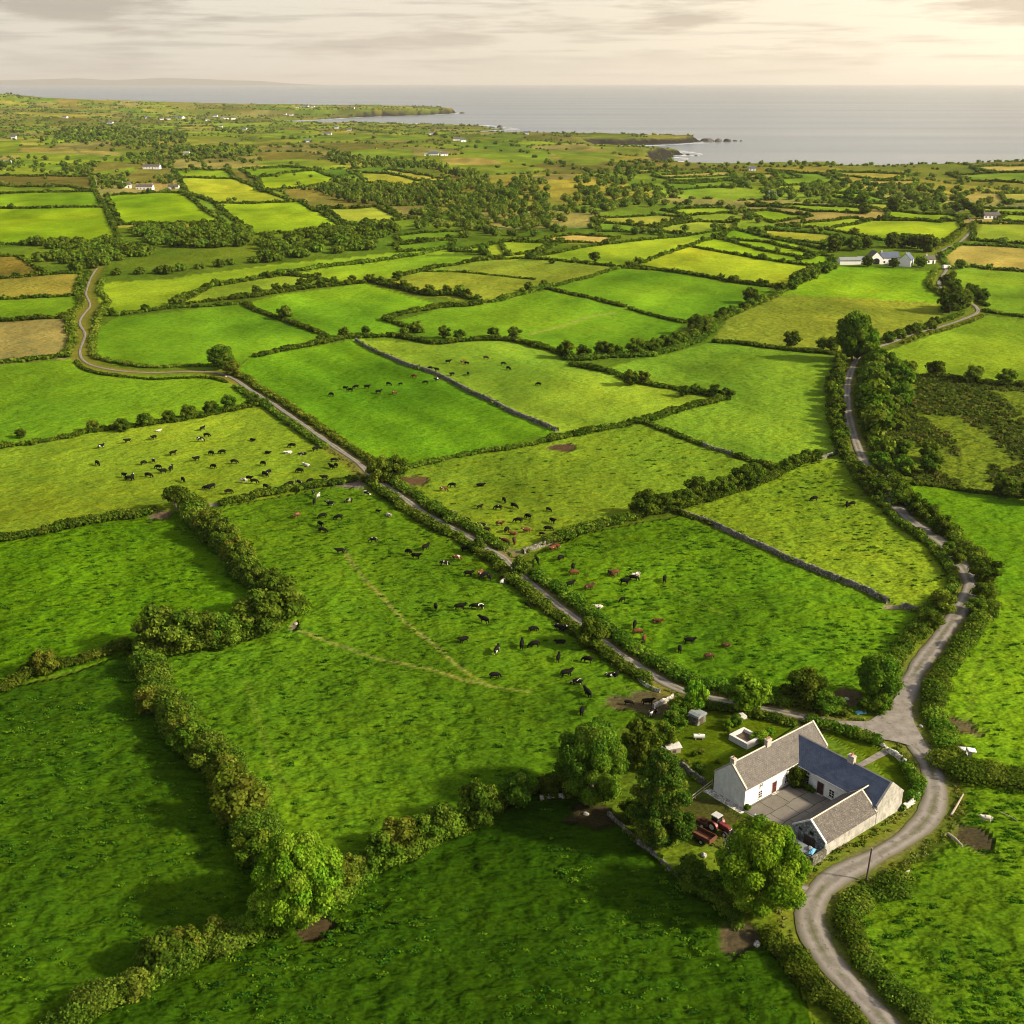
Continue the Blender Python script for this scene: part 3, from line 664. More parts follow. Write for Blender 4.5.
# ------------------------------------------------------------------ foliage
def ico(sub=1):
    bm = bmesh.new(); bmesh.ops.create_icosphere(bm, subdivisions=sub, radius=1)
    V = np.array([v.co[:] for v in bm.verts]); Fc = np.array([[v.index for v in f.verts] for f in bm.faces]); bm.free(); return V, Fc
ICO1 = ico(1); ICO2 = ico(2)
def foliage(L, card, dens, pal, rg, core=.8, up=-.35, jit=.5, cap=None):
    """leaf clumps over lobes. L: (n,6) centre + radii. returns V, F, col"""
    L = np.asarray(L, float); n = len(L)
    c = L[:, :3]; r = L[:, 3:]
    area = 4 * math.pi * ((r[:, 0] * r[:, 1]) + (r[:, 0] * r[:, 2]) + (r[:, 1] * r[:, 2])) / 3
    cardl = np.broadcast_to(np.asarray(card, float), (n,))
    cnt = np.maximum(6, (dens * area * .75 / cardl ** 2)).astype(int)
    if cap: cnt = np.minimum(cnt, cap)
    li = np.repeat(np.arange(n), cnt); m = len(li)
    d = rg.normal(size=(m, 3)); d /= np.linalg.norm(d, axis=1)[:, None]
    lo = d[:, 2] < up; d[lo, 2] *= -1
    pos = c[li] + d * r[li] * (rg.uniform(.8, 1.1, m) ** 1)[:, None]
    nr = d / r[li]; nr /= np.linalg.norm(nr, axis=1)[:, None]
    nr = nr + jit * rg.normal(size=(m, 3)); nr /= np.linalg.norm(nr, axis=1)[:, None]
    a = np.cross(nr, rg.normal(size=(m, 3))); a /= np.linalg.norm(a, axis=1)[:, None] + 1e-9
    b = np.cross(nr, a)
    s = cardl[li] * rg.uniform(.45, .95, m)
    V = np.empty((m, 4, 3))
    for q, (sa, sb) in enumerate(((-1, -.6), (.7, -1), (1, .7), (-.6, 1))):
        V[:, q] = pos + a * (s * sa * rg.uniform(.5, 1, m))[:, None] + b * (s * sb * rg.uniform(.5, 1, m))[:, None]
    pal = np.array(pal, float)
    tone = rg.integers(0, len(pal), n); lt = rg.uniform(.78, 1.25, n)
    ct = np.where(rg.random(m) < .7, tone[li], rg.integers(0, len(pal), m))
    cc = pal[ct] * (lt[li] * rg.uniform(.7, 1.35, m))[:, None]
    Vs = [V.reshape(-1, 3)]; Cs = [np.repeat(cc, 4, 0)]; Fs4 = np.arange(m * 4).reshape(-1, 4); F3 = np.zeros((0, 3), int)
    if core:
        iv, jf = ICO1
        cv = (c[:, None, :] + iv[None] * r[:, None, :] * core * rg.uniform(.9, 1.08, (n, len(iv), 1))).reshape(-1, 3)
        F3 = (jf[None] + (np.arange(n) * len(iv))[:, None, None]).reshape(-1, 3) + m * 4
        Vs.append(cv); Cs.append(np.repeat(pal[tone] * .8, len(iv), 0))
    return np.vstack(Vs), [Fs4, F3], np.vstack(Cs)
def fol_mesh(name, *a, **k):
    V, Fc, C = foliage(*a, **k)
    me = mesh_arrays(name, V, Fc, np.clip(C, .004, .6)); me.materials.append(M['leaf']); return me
def lalb(c, k=KALB):
    return s2l(c) * k * np.array([1.06, 1.02, .75])
P_DARK = [lalb((74, 96, 30)), lalb((86, 106, 34)), lalb((98, 114, 40)), lalb((64, 88, 28))]
P_OLIVE = [lalb((98, 122, 42)), lalb((84, 112, 36)), lalb((112, 132, 50)), lalb((76, 104, 34))]
P_GOLD = [lalb((114, 130, 48)), lalb((100, 120, 40)), lalb((126, 136, 56)), lalb((86, 108, 34))]
P_GREEN = [lalb((84, 120, 36)), lalb((98, 132, 40)), lalb((74, 108, 34)), lalb((114, 140, 48))]
P_LIME = [lalb((108, 148, 38), .5), lalb((122, 158, 44), .5), lalb((90, 132, 34), .5), lalb((132, 162, 52), .5)]
P_CONIF = [lalb((78, 112, 42)), lalb((92, 124, 46)), lalb((64, 98, 36)), lalb((118, 134, 52))]
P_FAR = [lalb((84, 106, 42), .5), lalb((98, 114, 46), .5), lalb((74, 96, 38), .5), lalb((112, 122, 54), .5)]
PALS = dict(dark=P_DARK, olive=P_OLIVE, gold=P_GOLD, green=P_GREEN, lime=P_LIME, conif=P_CONIF, far=P_FAR)

def hedge_lobes(P, W, H, rg, var=.25, step=.5):
    P = resample(P, max(W * step, .5)); n = len(P)
    o = rg.normal(0, W * .12, n); Q = offset(P, o) if n > 2 else P
    s = np.arange(n) * W * step
    k = 1 + var * 2 * (fbm(s / 5.5, np.zeros(n) + rg.uniform(0, 99), 3, 3) - .5) * 1.6 + rg.normal(0, var * .25, n)
    k = np.clip(k, .45, 1.7)
    z = land_z(Q[:, 0], Q[:, 1])
    rx = W * .5 * (0.75 + .35 * k) * rg.uniform(.85, 1.15, n)
    rz = H * .56 * k
    return np.c_[Q[:, 0], Q[:, 1], z + H * .42 * k, rx, rx, rz]
HEDGES = []
def hedge(P, W, H, pal, label, group=None, px=True, var=.25, dens=1.15, step=.5, name='hedge', sm=True):
    P = GP(P) if px else np.asarray(P)
    dm = float(np.mean(dcam(P[:, 0], P[:, 1])))
    if dm > 330: W *= .78; H *= .78
    if sm and len(P) > 2 and px: P = smooth(P, 2.0)
    L = hedge_lobes(P, W, H, rng, var, step)
    d = dcam(L[:, 0], L[:, 1])
    card = np.clip(d * 1.45e-3, .2, 3.2)
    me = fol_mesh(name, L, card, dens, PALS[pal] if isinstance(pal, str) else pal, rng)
    o = obj(name, me); tag(o, label, 'hedge', group); HEDGES.append(P); return o

def stone_wall(P, W, H, label, mat='stone', px=True, growth=.0):
    P = GP(P) if px else np.asarray(P)
    P = resample(smooth(P, 1.0) if len(P) > 2 else P, .55); n = len(P); W *= .75; H *= .85
    V = []; k = 6
    prof = [(-.5, 0), (-.44, .55), (-.3, 1), (.3, 1), (.44, .55), (.5, 0)]
    for (a, h) in prof:
        j = rng.uniform(-.1, .1, n) * W
        Q = offset(P, a * W + j); zz = land_z(Q[:, 0], Q[:, 1])
        V.append(np.c_[Q, zz - .25 + (H + .25) * h * (1 + rng.uniform(-.16, .12, n))])
    V = np.stack(V, 1).reshape(-1, 3)
    ii = (np.arange(n - 1)[:, None] * k + np.arange(k - 1)[None, :]).ravel()
    Fq = np.c_[ii, ii + 1, ii + 1 + k, ii + k]
    ends = np.array([[0, 1, 2, 3], [0, 3, 4, 5], [n * k - 6, n * k - 3, n * k - 4, n * k - 5], [n * k - 6, n * k - 1, n * k - 2, n * k - 3]])
    me = mesh_arrays('stone_wall', V, np.vstack([Fq, ends]))
    o = obj('stone_wall', me, None, M[mat]); tag(o, label, 'wall')
    if growth:
        i = rng.random(n) < growth; Q = P[i]
        if len(Q):
            L = np.c_[Q + rng.normal(0, W * .4, Q.shape), land_z(Q[:, 0], Q[:, 1]) + H * rng.uniform(.1, .9, len(Q)), rng.uniform(.3, .7, len(Q)), rng.uniform(.3, .7, len(Q)), rng.uniform(.25, .6, len(Q))]
            d = dcam(Q[:, 0], Q[:, 1])
            g = obj('creeper', fol_mesh('creeper', L, np.clip(d * 1.7e-3, .2, 1), 1.1, P_OLIVE, rng), o)
    return o
def off(T, i0, i1, o, px0=None):
    """piece of a road between two survey points, moved sideways"""
    a = GP([i0])[0]; b = GP([i1])[0]
    i = np.argmin(((T - a) ** 2).sum(1)); j = np.argmin(((T - b) ** 2).sum(1))
    if i > j: i, j = j, i
    return offset(T, o)[i:j + 1]

# --- hedges round the near fields
hedge([(190, 505), (199, 526), (222, 545), (238, 562), (248, 583), (270, 594), (290, 613)], 6.0, 3.6, 'olive', 'overgrown hedge with golden tops from the umbrella shaped tree down to the pale stone corner', var=.4)
hedge([(290, 615), (266, 633), (232, 641), (199, 648), (159, 654)], 6.5, 4.0, 'olive', 'thick hedge row from the pale stone corner to the low hedge', var=.4)
hedge([(150, 662), (154, 691), (170, 719), (193, 746), (221, 774), (237, 797), (249, 829), (268, 853), (285, 885)], 5.4, 3.4, 'olive', 'tall shaggy hedge with gold green tops between the dark lower field and the big pasture', var=.45)
hedge([(45, 1040), (71, 1018), (130, 991), (177, 965), (221, 948), (256, 936), (285, 905)], 4.2, 2.6, 'olive', 'shaggy yellow green hedge running down to the bottom corner from the bright lime tree', var=.5)
hedge([(285, 905), (310, 908), (335, 900), (364, 871), (397, 858), (430, 845), (454, 836)], 4.6, 3.0, 'green', 'bushy olive hedge right beside the bright lime tree, bounding the bottom field', var=.4)
hedge([(454, 836), (483, 820), (520, 799), (549, 787), (570, 790)], 2.6, 1.8, 'dark', 'thin dark hedge between the two dark round trees and the large broad tree', var=.4)
hedge([(-80, 706), (0, 692), (33, 674), (66, 667), (100, 657), (126, 650), (150, 655)], 3.0, 1.9, 'dark', 'low rounded hedge with one pointed bush, above the dark lower field', var=.3)
hedge([(-80, 552), (0, 540), (50, 531), (100, 521), (152, 513)], 3.4, 2.0, 'dark', 'clipped dark hedge under the yellow green cow field ending at the reddish soil gap')
hedge([(222, 503), (256, 496), (293, 489), (330, 484), (352, 480)], 3.0, 1.7, 'dark', 'clipped dark hedge between the two cow fields, ending at the gravel gateway')
hedge([(-80, 462), (0, 447), (30, 443), (60, 438), (100, 430), (130, 427), (165, 422), (200, 417), (230, 411), (265, 404)], 3.4, 1.8, 'dark', 'dark hedge with scattered bushes above the yellow green cow field', var=.4)
hedge([(-60, 374), (0, 363), (30, 360), (62, 357)], 3.4, 1.6, 'dark', 'short dark hedge under the straw brown field by the lane bend')
hedge([(256, 357), (293, 349), (343, 338), (356, 337), (396, 336), (436, 343), (468, 341), (506, 342), (552, 351), (564, 357)], 4.0, 2.2, 'dark', 'long dark hedge along the top of the striped field and the pale cattle field', var=.35)
hedge([(375, 473), (410, 468), (440, 462), (470, 455), (512, 449), (537, 444), (550, 440)], 3.0, 1.6, 'olive', 'low trimmed hedge under the vivid striped field')
hedge([(550, 441), (600, 430), (642, 423), (687, 410), (724, 400)], 4.4, 2.2, 'dark', 'thick hedge from the round brown soil patch up to the hedge corner', var=.3)
hedge([(572, 366), (612, 375), (637, 384), (672, 390), (700, 395), (724, 399)], 4.2, 2.0, 'dark', 'dark hedge along the far side of the pale cattle field below the long thicket', var=.35)
hedge([(645, 424), (674, 435), (702, 445)], 2.8, 1.5, 'dark', 'short dark hedge leading from the thick hedge towards a broken wall')
stone_wall([(700, 444), (712, 449), (724, 452), (738, 457)], 1.4, 1.2, 'broken stone wall linking a short hedge and a bush row', growth=.5)
hedge([(736, 457), (750, 461), (768, 467)], 3.2, 2.0, 'dark', 'short bushy hedge piece between the broken wall and the tall bush row', var=.4)
stone_wall([(523, 553), (534, 549), (545, 545), (556, 541)], 1.3, 1.3, 'pale crumbling stone wall at the lane crossing', growth=.5)
hedge([(550, 543), (574, 535), (612, 525), (637, 519)], 3.2, 2.0, 'olive', 'shaggy hedge beyond the bright cow field, beside the crumbling wall', var=.25)
hedge([(637, 518), (668, 511), (712, 500), (737, 492), (762, 482), (795, 466), (815, 460)], 3.2, 2.4, 'dark', 'dark hedge under the row of tall bushes between two pale fields', var=.4)
stone_wall([(815, 461), (828, 457), (842, 452)], 1.5, 1.2, 'short stone wall between the bush row and the bushy road', growth=.5)
stone_wall([(672, 511), (687, 516), (712, 524), (737, 536), (768, 549), (800, 563), (818, 570), (845, 581), (868, 591), (888, 602)], 1.3, 1.4, 'long drystone wall dividing the bright cow field from the olive field', growth=.06)
hedge([(676, 513), (688, 517), (705, 521), (716, 525)], 1.8, 1.4, 'dark', 'low scrub growing over the upper end of the long drystone wall', var=.4)
stone_wall([(901, 606), (912, 609), (924, 614)], 1.3, 1.3, 'dark stub of wall beyond the pale gap in the drystone wall', growth=.5)
stone_wall([(356, 340), (368, 347), (381, 354), (395, 360), (408, 366), (431, 373), (450, 381), (468, 391), (490, 400), (512, 411), (535, 421), (557, 432)], 1.8, 1.5, 'low grey field wall beside the vivid striped field', growth=.3)
hedge([(245, 303), (256, 310), (286, 320), (306, 328), (326, 336)], 3.6, 1.9, 'dark', 'dark hedge with one round bush between the two upper green fields', var=.3)
hedge([(116, 316), (140, 312), (175, 307), (212, 306), (240, 303)], 3.8, 1.9, 'dark', 'dark hedge along the top of the green field inside the lane bend', var=.35)
hedge([(232, 299), (256, 296), (288, 291), (318, 287), (363, 284)], 4.4, 2.8, 'dark', 'bushy dark hedge row below the pale sloping fields', var=.4)
hedge([(368, 282), (385, 286), (401, 290), (431, 296), (456, 297), (481, 304)], 4.6, 2.8, 'dark', 'bushy dark hedge along the dull olive field', var=.4)
hedge([(481, 303), (496, 302), (512, 298), (537, 292), (552, 288)], 4.0, 2.4, 'olive', 'olive hedge row at the near side of the dull olive field', var=.4)
hedge([(552, 288), (580, 281), (600, 275), (624, 268)], 3.6, 1.7, 'olive', 'low pale hedge climbing from the olive field to the small round bush')
hedge([(481, 304), (468, 306), (440, 308), (406, 314), (386, 320), (392, 323), (406, 327), (420, 332)], 5.0, 2.6, 'dark', 'hook shaped dark hedge bending round the end of a green field', var=.35)
hedge([(549, 291), (594, 300), (624, 307)], 3.4, 1.6, 'dark', 'dark hedge from the olive field to the white gate stones')
hedge([(630, 309), (662, 317), (686, 322)], 3.4, 1.6, 'dark', 'dark hedge from the white gate stones to the round dark tree')
hedge([(627, 267), (662, 270), (699, 276), (737, 283), (768, 288), (792, 291)], 4.2, 2.0, 'dark', 'long straight dark hedge above the bright upper pasture')
hedge([(568, 360), (590, 360), (612, 358), (650, 357), (682, 347), (702, 337), (714, 326)], 5.5, 3.0, 'olive', 'hedge at the foot of the long thicket below the round dark tree', var=.4)
hedge([(714, 324), (735, 314), (752, 307), (768, 301), (788, 291), (805, 283), (822, 273), (836, 266)], 4.2, 2.4, 'olive', 'bushy hedge climbing to the white farm with the arched barn', var=.45)
hedge([(716, 342), (737, 343), (768, 347), (818, 353), (843, 356)], 3.6, 1.8, 'dark', 'dark hedge under the golden olive field, reaching the tall bright tree', var=.3)
hedge([(903, 376), (948, 378), (988, 384), (1050, 388)], 3.2, 1.9, 'dark', 'hedge with round bushes between the heath and the smooth field above it', var=.5)
hedge([(905, 484), (943, 487), (980, 492), (1050, 500)], 2.2, 1.2, 'dark', 'thin dark hedge below the heath')
hedge([(984, 312), (1024, 318), (1060, 322)], 3.4, 1.6, 'dark', 'short dark hedge by the hairpin bend of the far road')
hedge([(170, 305), (182, 299), (190, 295), (215, 286), (235, 282), (255, 280)], 4.0, 2.4, 'olive', 'pale hedge slanting up between the two long pale fields', var=.4)
hedge([(263, 277), (283, 272), (305, 270), (331, 266), (381, 260), (418, 255), (445, 248)], 4.6, 2.6, 'olive', 'long curving hedge between the two palest upper fields', var=.45)
hedge([(396, 279), (416, 272), (440, 267), (456, 265), (480, 261), (501, 259)], 3.8, 2.4, 'dark', 'hedge with bushes along the back of the dull olive field', var=.5)
hedge([(426, 271), (450, 272), (480, 275), (512, 278), (535, 281)], 2.2, 1.2, 'olive', 'faint scrubby line crossing the dull olive field', var=.5)
hedge([(288, 275), (300, 276), (318, 279), (330, 282)], 3.2, 2.0, 'dark', 'very short hedge at the tip of the wedge shaped pale field', var=.3)
hedge([(103, 281), (100, 292), (108, 303), (100, 314), (97, 326), (94, 338), (93, 352), (99, 359), (120, 364), (150, 367), (185, 366), (214, 365)], 3.4, 1.7, 'gold', 'golden verge hedge on the inner side of the winding lane', var=.35)
hedge([(82, 276), (77, 290), (82, 303), (72, 318), (75, 332), (71, 347), (68, 357)], 3.4, 1.7, 'gold', 'golden verge hedge on the outer side of the winding lane', var=.35)
hedge([(76, 362), (84, 369), (100, 374), (125, 377), (155, 379), (185, 378), (213, 378), (226, 383)], 1.8, 1.0, 'dark', 'low dark bank along the level stretch of the lane')
hedge(off(lane, (241, 387), (331, 448), -3.4)[::1], 3.2, 1.7, 'olive', 'clipped hedge on the near side of the straight lane before the gravel gateway', px=False)
hedge(off(lane, (228, 374), (366, 469), 3.5), 3.4, 1.8, 'gold', 'golden topped hedge on the far side of the straight lane before the gravel gateway', px=False, var=.3)
hedge(off(lane, (376, 478), (486, 549), -3.0), 3.0, 1.6, 'olive', 'clipped hedge on the near side of the lane between its two gateways', px=False)
hedge(off(lane, (388, 484), (494, 550), 3.1), 3.2, 1.7, 'olive', 'clipped hedge on the far side of the lane between its two gateways', px=False)
hedge(off(lane, (497, 556), (657, 677), -2.9), 2.8, 1.6, 'olive', 'clipped hedge on the near side of the lane below the crossing', px=False)
hedge(off(lane, (521, 576), (778, 711), 3.2), 3.4, 1.9, 'green', 'dense hedge between the lane and the bright cow field', px=False, var=.22)
hedge(off(lane, (778, 711), (838, 723), 4.2), 3.2, 1.7, 'dark', 'dark hedge by the lane just before the road junction', px=False, var=.35)
hedge(off(lane, (715, 698), (795, 715), -3.4), 2.2, 1.3, 'dark', 'garden hedge along the lane behind the white farmhouse', px=False)
hedge([(812, 724), (840, 732), (858, 737), (874, 743)], 2.2, 1.3, 'green', 'garden hedge between the house lawn and the junction', var=.3)
stone_wall([(820, 727), (848, 734), (868, 740), (880, 743)], .7, .9, 'pale garden wall under the hedge by the junction', 'stone_pale', growth=.5)
stone_wall([(886, 751), (895, 756), (903, 763), (911, 772), (917, 783)], .8, 1.1, 'curving garden wall of pale stone at the roadside, upper piece', 'stone_pale', growth=.25)
hedge([(905, 770), (912, 779), (916, 790), (912, 800)], 2.0, 1.4, 'green', 'rounded shrubs inside the curving garden wall', var=.4)
stone_wall([(919, 786), (919, 795), (913, 803), (903, 810)], .8, 1.1, 'curving garden wall of pale stone at the roadside, lower piece by the house gable', 'stone_pale', growth=.15)
hedge(off(road, (910, 694), (966, 605), 4.6), 3.4, 1.8, 'olive', 'rough hedge left of the road above the junction, beside the bright cow field', px=False, var=.35)
hedge(off(road, (904, 714), (968, 604), -5.0), 3.6, 1.9, 'olive', 'rough hedge right of the road above the junction', px=False, var=.4)
hedge(off(road, (966, 603), (896, 503), 3.8), 2.2, 1.4, 'olive', 'hedge bank on the inside of the big bend of the road', px=False, var=.4)
hedge(off(road, (960, 566), (908, 517), -4.6), 3.4, 1.8, 'olive', 'hedge on the outside of the road above its big bend', px=False, var=.4)
hedge(off(road, (906, 515), (878, 483), -4.4), 4.2, 2.6, 'dark', 'dense hedge hiding the road where it dips past the white gate', px=False, var=.4)
hedge(off(road, (894, 501), (862, 459), 4.0), 4.2, 2.6, 'dark', 'bushy hedge between the road and the olive field', px=False, var=.4)
hedge(off(road, (862, 459), (850, 372), 5.0), 4.6, 2.8, 'dark', 'high hedge under the round bushes left of the straight upper road', px=False, var=.4)
hedge(off(road, (872, 476), (852, 370), -5.0), 4.6, 2.8, 'olive', 'high hedge under the big round bushes right of the straight upper road', px=False, var=.4)
hedge(off(road, (893, 342), (975, 316), 5.0), 3.4, 1.8, 'olive', 'hedge above the far road as it crosses the smooth fields', px=False, var=.45)
hedge(off(road, (893, 342), (975, 316), -4.6), 2.8, 1.5, 'gold', 'low verge hedge below the far road along the smooth field', px=False, var=.3)
hedge(off(road, (972, 307), (941, 270), 5.2), 3.6, 2.0, 'gold', 'verge hedge left of the far road below the white farm', px=False, var=.4)
hedge(off(road, (972, 307), (943, 274), -5.2), 3.6, 2.0, 'dark', 'dark hedge right of the far road below the white farm', px=False, var=.5)
hedge(off(road, (941, 252), (974, 227), 6), 3.6, 1.8, 'gold', 'verge hedge along the most distant bend of the road', px=False, var=.4)
hedge(off(road, (931, 769), (918, 747), -5.2), 3.4, 1.5, 'dark', 'low dark hedge facing the front path across the road', px=False, var=.3)
hedge(off(road, (920, 750), (905, 718), -5.2), 4.2, 1.8, 'green', 'broad green hedge right at the road junction', px=False, var=.35)
hedge([(943, 768), (960, 772), (985, 776), (1010, 779), (1060, 784)], 6.0, 2.6, 'olive', 'broad bramble hedge behind the white animal lying in the grass', var=.35)
hedge(off(road, (835, 970), (920, 1060), -4.0), 3.2, 1.6, 'olive', 'thick clipped hedge above the road at the bottom edge', px=False, var=.35)
hedge(off(road, (870, 860), (815, 905), -5.6), 4.2, 1.1, 'olive', 'rank weeds and brambles beside the dark pole', px=False, var=.5)
hedge(off(road, (812, 915), (832, 965), -4.6), 2.8, 1.3, 'olive', 'rough bank of grass where the road swings below the pole', px=False, var=.45)
hedge(off(road, (818, 945), (915, 1060), 4.2), 3.0, 1.5, 'olive', 'rough hedge between the bottom field and the road', px=False, var=.35)
hedge([(768, 940), (784, 952), (800, 972), (812, 990)], 3.0, 1.6, 'dark', 'dark bramble hedge beside the muddy gap in the bottom field', var=.4)
stone_wall([(608, 816), (624, 830), (638, 843), (657, 857), (674, 874), (703, 888), (720, 903), (733, 922)], .7, .8, 'long mossy boundary wall under the conifer', 'stone', growth=.25)
stone_wall([(540, 801), (552, 799), (563, 799)], .6, .6, 'few pale wall stones in the shade beside the broad tree', 'stone_pale', growth=.3)
stone_wall([(661, 752), (677, 763.5), (696, 779), (705, 786)], .8, 1.3, 'dark garden wall from the white roofed coop to the house', 'stone', growth=.1)
stone_wall([(653, 708), (659, 705), (666, 702), (673, 697)], .6, 1.1, 'whitewashed wall beside the black cow in the muddy corner', 'stone_pale')
stone_wall([(638, 679), (648, 687), (660, 692)], .5, .8, 'grey stone facing along the muddy corner hedge', 'stone_pale', growth=.3)
hedge([(686, 887), (704, 892), (722, 906), (738, 925)], 2.4, 1.2, 'olive', 'scrub along the boundary wall beside the lime green tree', var=.5)

# --- hedges round the far fields, one to each field, shared sides built once
_edges = set()
def far_hedges():
    for P, c, r, w in F:
        if w is None: continue
        parts = []
        n = len(P)
        for i in range(n):
            a = tuple(np.round(P[i], 1)); b = tuple(np.round(P[(i + 1) % n], 1))
            if a[0] < -15 and b[0] < -15 or (a[0] > 1040 and b[0] > 1040): continue
            k = tuple(sorted((a, b)))
            if k in _edges: continue
            _edges.add(k)
            Q = GP([a, b])
            if np.linalg.norm(Q[0] - Q[1]) < 8: continue
            parts.append(hedge_lobes(Q + rng.normal(0, 1.0, Q.shape), 2.7, 1.5, rng, .45, .7))
        if not parts: continue
        L = np.vstack(parts); d = dcam(L[:, 0], L[:, 1])
        big = rng.random(len(L)) < .05
        L[big, 3:] *= rng.uniform(1.3, 2.0, (big.sum(), 1)); L[big, 2] += 1.2
        me = fol_mesh('hedge', L, np.clip(d * 2.0e-3, .8, 3.5), 1.0, P_DARK if c[0] < 165 else P_OLIVE, rng)
        art = 'field hedge edging the ' + w
        tag(obj('hedge', me), 'thin dark ' + art if len(art.split()) <= 14 else art, 'hedge')
far_hedges()
# ------------------------------------------------------------------ trees and bushes
def crown_lobes(rg, R_, H0, H1, n, lob=(.26, .4), squash=.85, cone=0.0):
    """lobes filling an uneven crown of half width R_ between heights H0 and H1"""
    L = []
    cz = (H0 + H1) / 2; hz = (H1 - H0) / 2
    g = math.pi * (3 - math.sqrt(5))
    for i in range(n):
        u = 1 - 2 * (i + .5) / n; u = max(u, -.9)
        a = i * g + rg.uniform(-.3, .3)
        rr = math.sqrt(max(0, 1 - u * u)); k = rg.uniform(.5, .92)
        w = 1.0
        if cone: w = (1 - cone * (u * .5 + .5)) * 1.15
        r = R_ * rg.uniform(*lob) * (1 if not cone else (.75 + .35 * (1 - (u * .5 + .5))))
        L.append((math.cos(a) * rr * R_ * k * w, math.sin(a) * rr * R_ * k * w, cz + u * hz * (.78 if not cone else .9) - 0 * r, r, r, r * squash))
    L.append((0, 0, cz, R_ * .55, R_ * .55, hz * .6))
    return np.array(L)
def trunk_mesh(name, rg, h, r, R_, limbs=6):
    bm = bmesh.new()
    p = Vector((0, 0, -.4)); q = Vector((rg.uniform(-.1, .1) * h, rg.uniform(-.1, .1) * h, h * .5))
    cyl(bm, p, q, r * 1.25, r * .8, 9); t = Vector((q.x * 1.3, q.y * 1.3, h)); cyl(bm, q - Vector((0, 0, .1)), t, r * .8, r * .3, 8)
    for i in range(limbs):
        a = 2 * math.pi * i / limbs + rg.uniform(-.3, .3); z = h * rg.uniform(.4, .75)
        s = Vector((q.x * z / h, q.y * z / h, z)); e = s + Vector((math.cos(a) * R_ * .62, math.sin(a) * R_ * .62, h * rg.uniform(.12, .3)))
        cyl(bm, s, e, r * .42, r * .12, 6)
    me = bm_mesh(bm, name); me.materials.append(M['bark']); return me
TREES = {}
def proto(key, R_, H0, H1, n, card, pal, seed, trunk=None, dens=1.0, cone=0, lob=(.26, .4), squash=.85, jit=.5):
    rg = np.random.default_rng(seed)
    L = crown_lobes(rg, R_, H0, H1, n, lob, squash, cone)
    cm = fol_mesh('crown', L, card, dens, PALS[pal], rg, jit=jit)
    tm = trunk_mesh('trunk', rg, (H0 + (H1 - H0) * .55), trunk or R_ * .06, R_) 
    TREES[key] = (cm, tm, R_, H1)
def place(key, px, width_px, label, group=None, name='tree', hpx=None, cat=None, xy=None, base_dz=0.0):
    cm, tm, R_, H1 = TREES[key]
    x, y = xy if xy is not None else G(*px)
    m = mpx(x, y); s = width_px * m / (2 * R_)
    sz = s
    if hpx: sz = hpx * m / math.cos(math.atan2(CAM_H, math.hypot(x, y))) / H1 * .86
    t = empty(name, (x, y, gz(x, y) + base_dz), random.uniform(0, 6.28)); t.scale = (s, s, sz)
    tag(t, label, cat or name, group)
    obj('crown', cm, t); obj('trunk', tm, t)
    return t
# prototypes: bushes about 4 m across, trees 9 m
for i, pal in enumerate(('dark', 'olive', 'gold', 'green', 'lime')):
    for v in range(2):
        proto(f'bush_{pal}{v}', 2.0, .0, 3.4 + .5 * v, 15, .2, pal, 50 + i * 7 + v, .12, 1.05, 0, (.3, .46))
        proto(f'mid_{pal}{v}', 2.2, .1, 3.6 + .6 * v, 10, .42, pal, 90 + i * 7 + v, .14, 1.05, 0, (.36, .52))
for i, pal in enumerate(('dark', 'green', 'olive')):
    proto(f'high_{pal}', 4.2, .2, 7.6, 16, .8, pal, 190 + i, .25, 1.1, 0, (.3, .44))
    proto(f'tree_{pal}', 4.2, .4, 8.2, 30, .34, pal, 150 + i, .25, 1.1)
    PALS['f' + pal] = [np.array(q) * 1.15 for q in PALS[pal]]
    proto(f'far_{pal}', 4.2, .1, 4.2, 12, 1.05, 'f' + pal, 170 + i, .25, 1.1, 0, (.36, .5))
proto('umbrella', 3.4, 2.3, 4.6, 18, .32, 'dark', 201, .22, 1.1, 0, (.26, .4), .6)
proto('broad', 5.2, -.2, 10.2, 78, .19, 'green', 301, .4, 1.3, 0, (.13, .29), .8, .45)
proto('conifer', 5.0, .2, 11.5, 100, .2, 'conif', 302, .35, 1.2, .5, (.13, .24), .7, .7)
proto('lime', 5.0, .0, 9.0, 88, .19, 'lime', 303, .38, 1.3, 0, (.12, .27), .8, .45)
proto('lime_small', 2.6, .5, 5.0, 34, .25, 'lime', 304, .2, 1.2, 0, (.22, .34))
proto('feather', 2.4, .2, 5.2, 30, .24, 'olive', 305, .18, 1.1, .35, (.2, .32), 1.0, .9)

# hero trees
place('broad', (592, 806), 76, 'largest broad dark green tree, above the mossy boundary wall by the muddy corner', hpx=88)
place('feather', (640, 768), 42, 'soft olive tree between the broad dark tree and the garden', hpx=52)
place('conifer', (659, 846), 72, 'shaggy dark conifer beside the red tractor', hpx=100)
place('lime', (762, 908), 88, 'big rounded lime green tree before the courtyard wall', hpx=84)
place('lime', (297, 922), 86, 'big bright lime green tree alone in the lower hedge', hpx=88)
place('lime_small', (746, 712), 44, 'rounded bright green garden tree by the lane', hpx=40)
place('lime_small', (694, 714), 26, 'small pointed bright tree at the top of the garden', hpx=36)
place('bush_green0', (680, 718), 24, 'round green garden shrub under the small pointed tree', name='bush', hpx=20)
place('bush_green1', (672, 735), 26, 'light green garden shrub beside the muddy corner', name='bush', hpx=24)
place('bush_green0', (663, 746), 24, 'green garden shrub just above the white roofed coop', name='bush', hpx=24)
place('bush_dark0', (803, 703), 40, 'round dark bush between the lane and the bright cow field', name='bush', hpx=34)
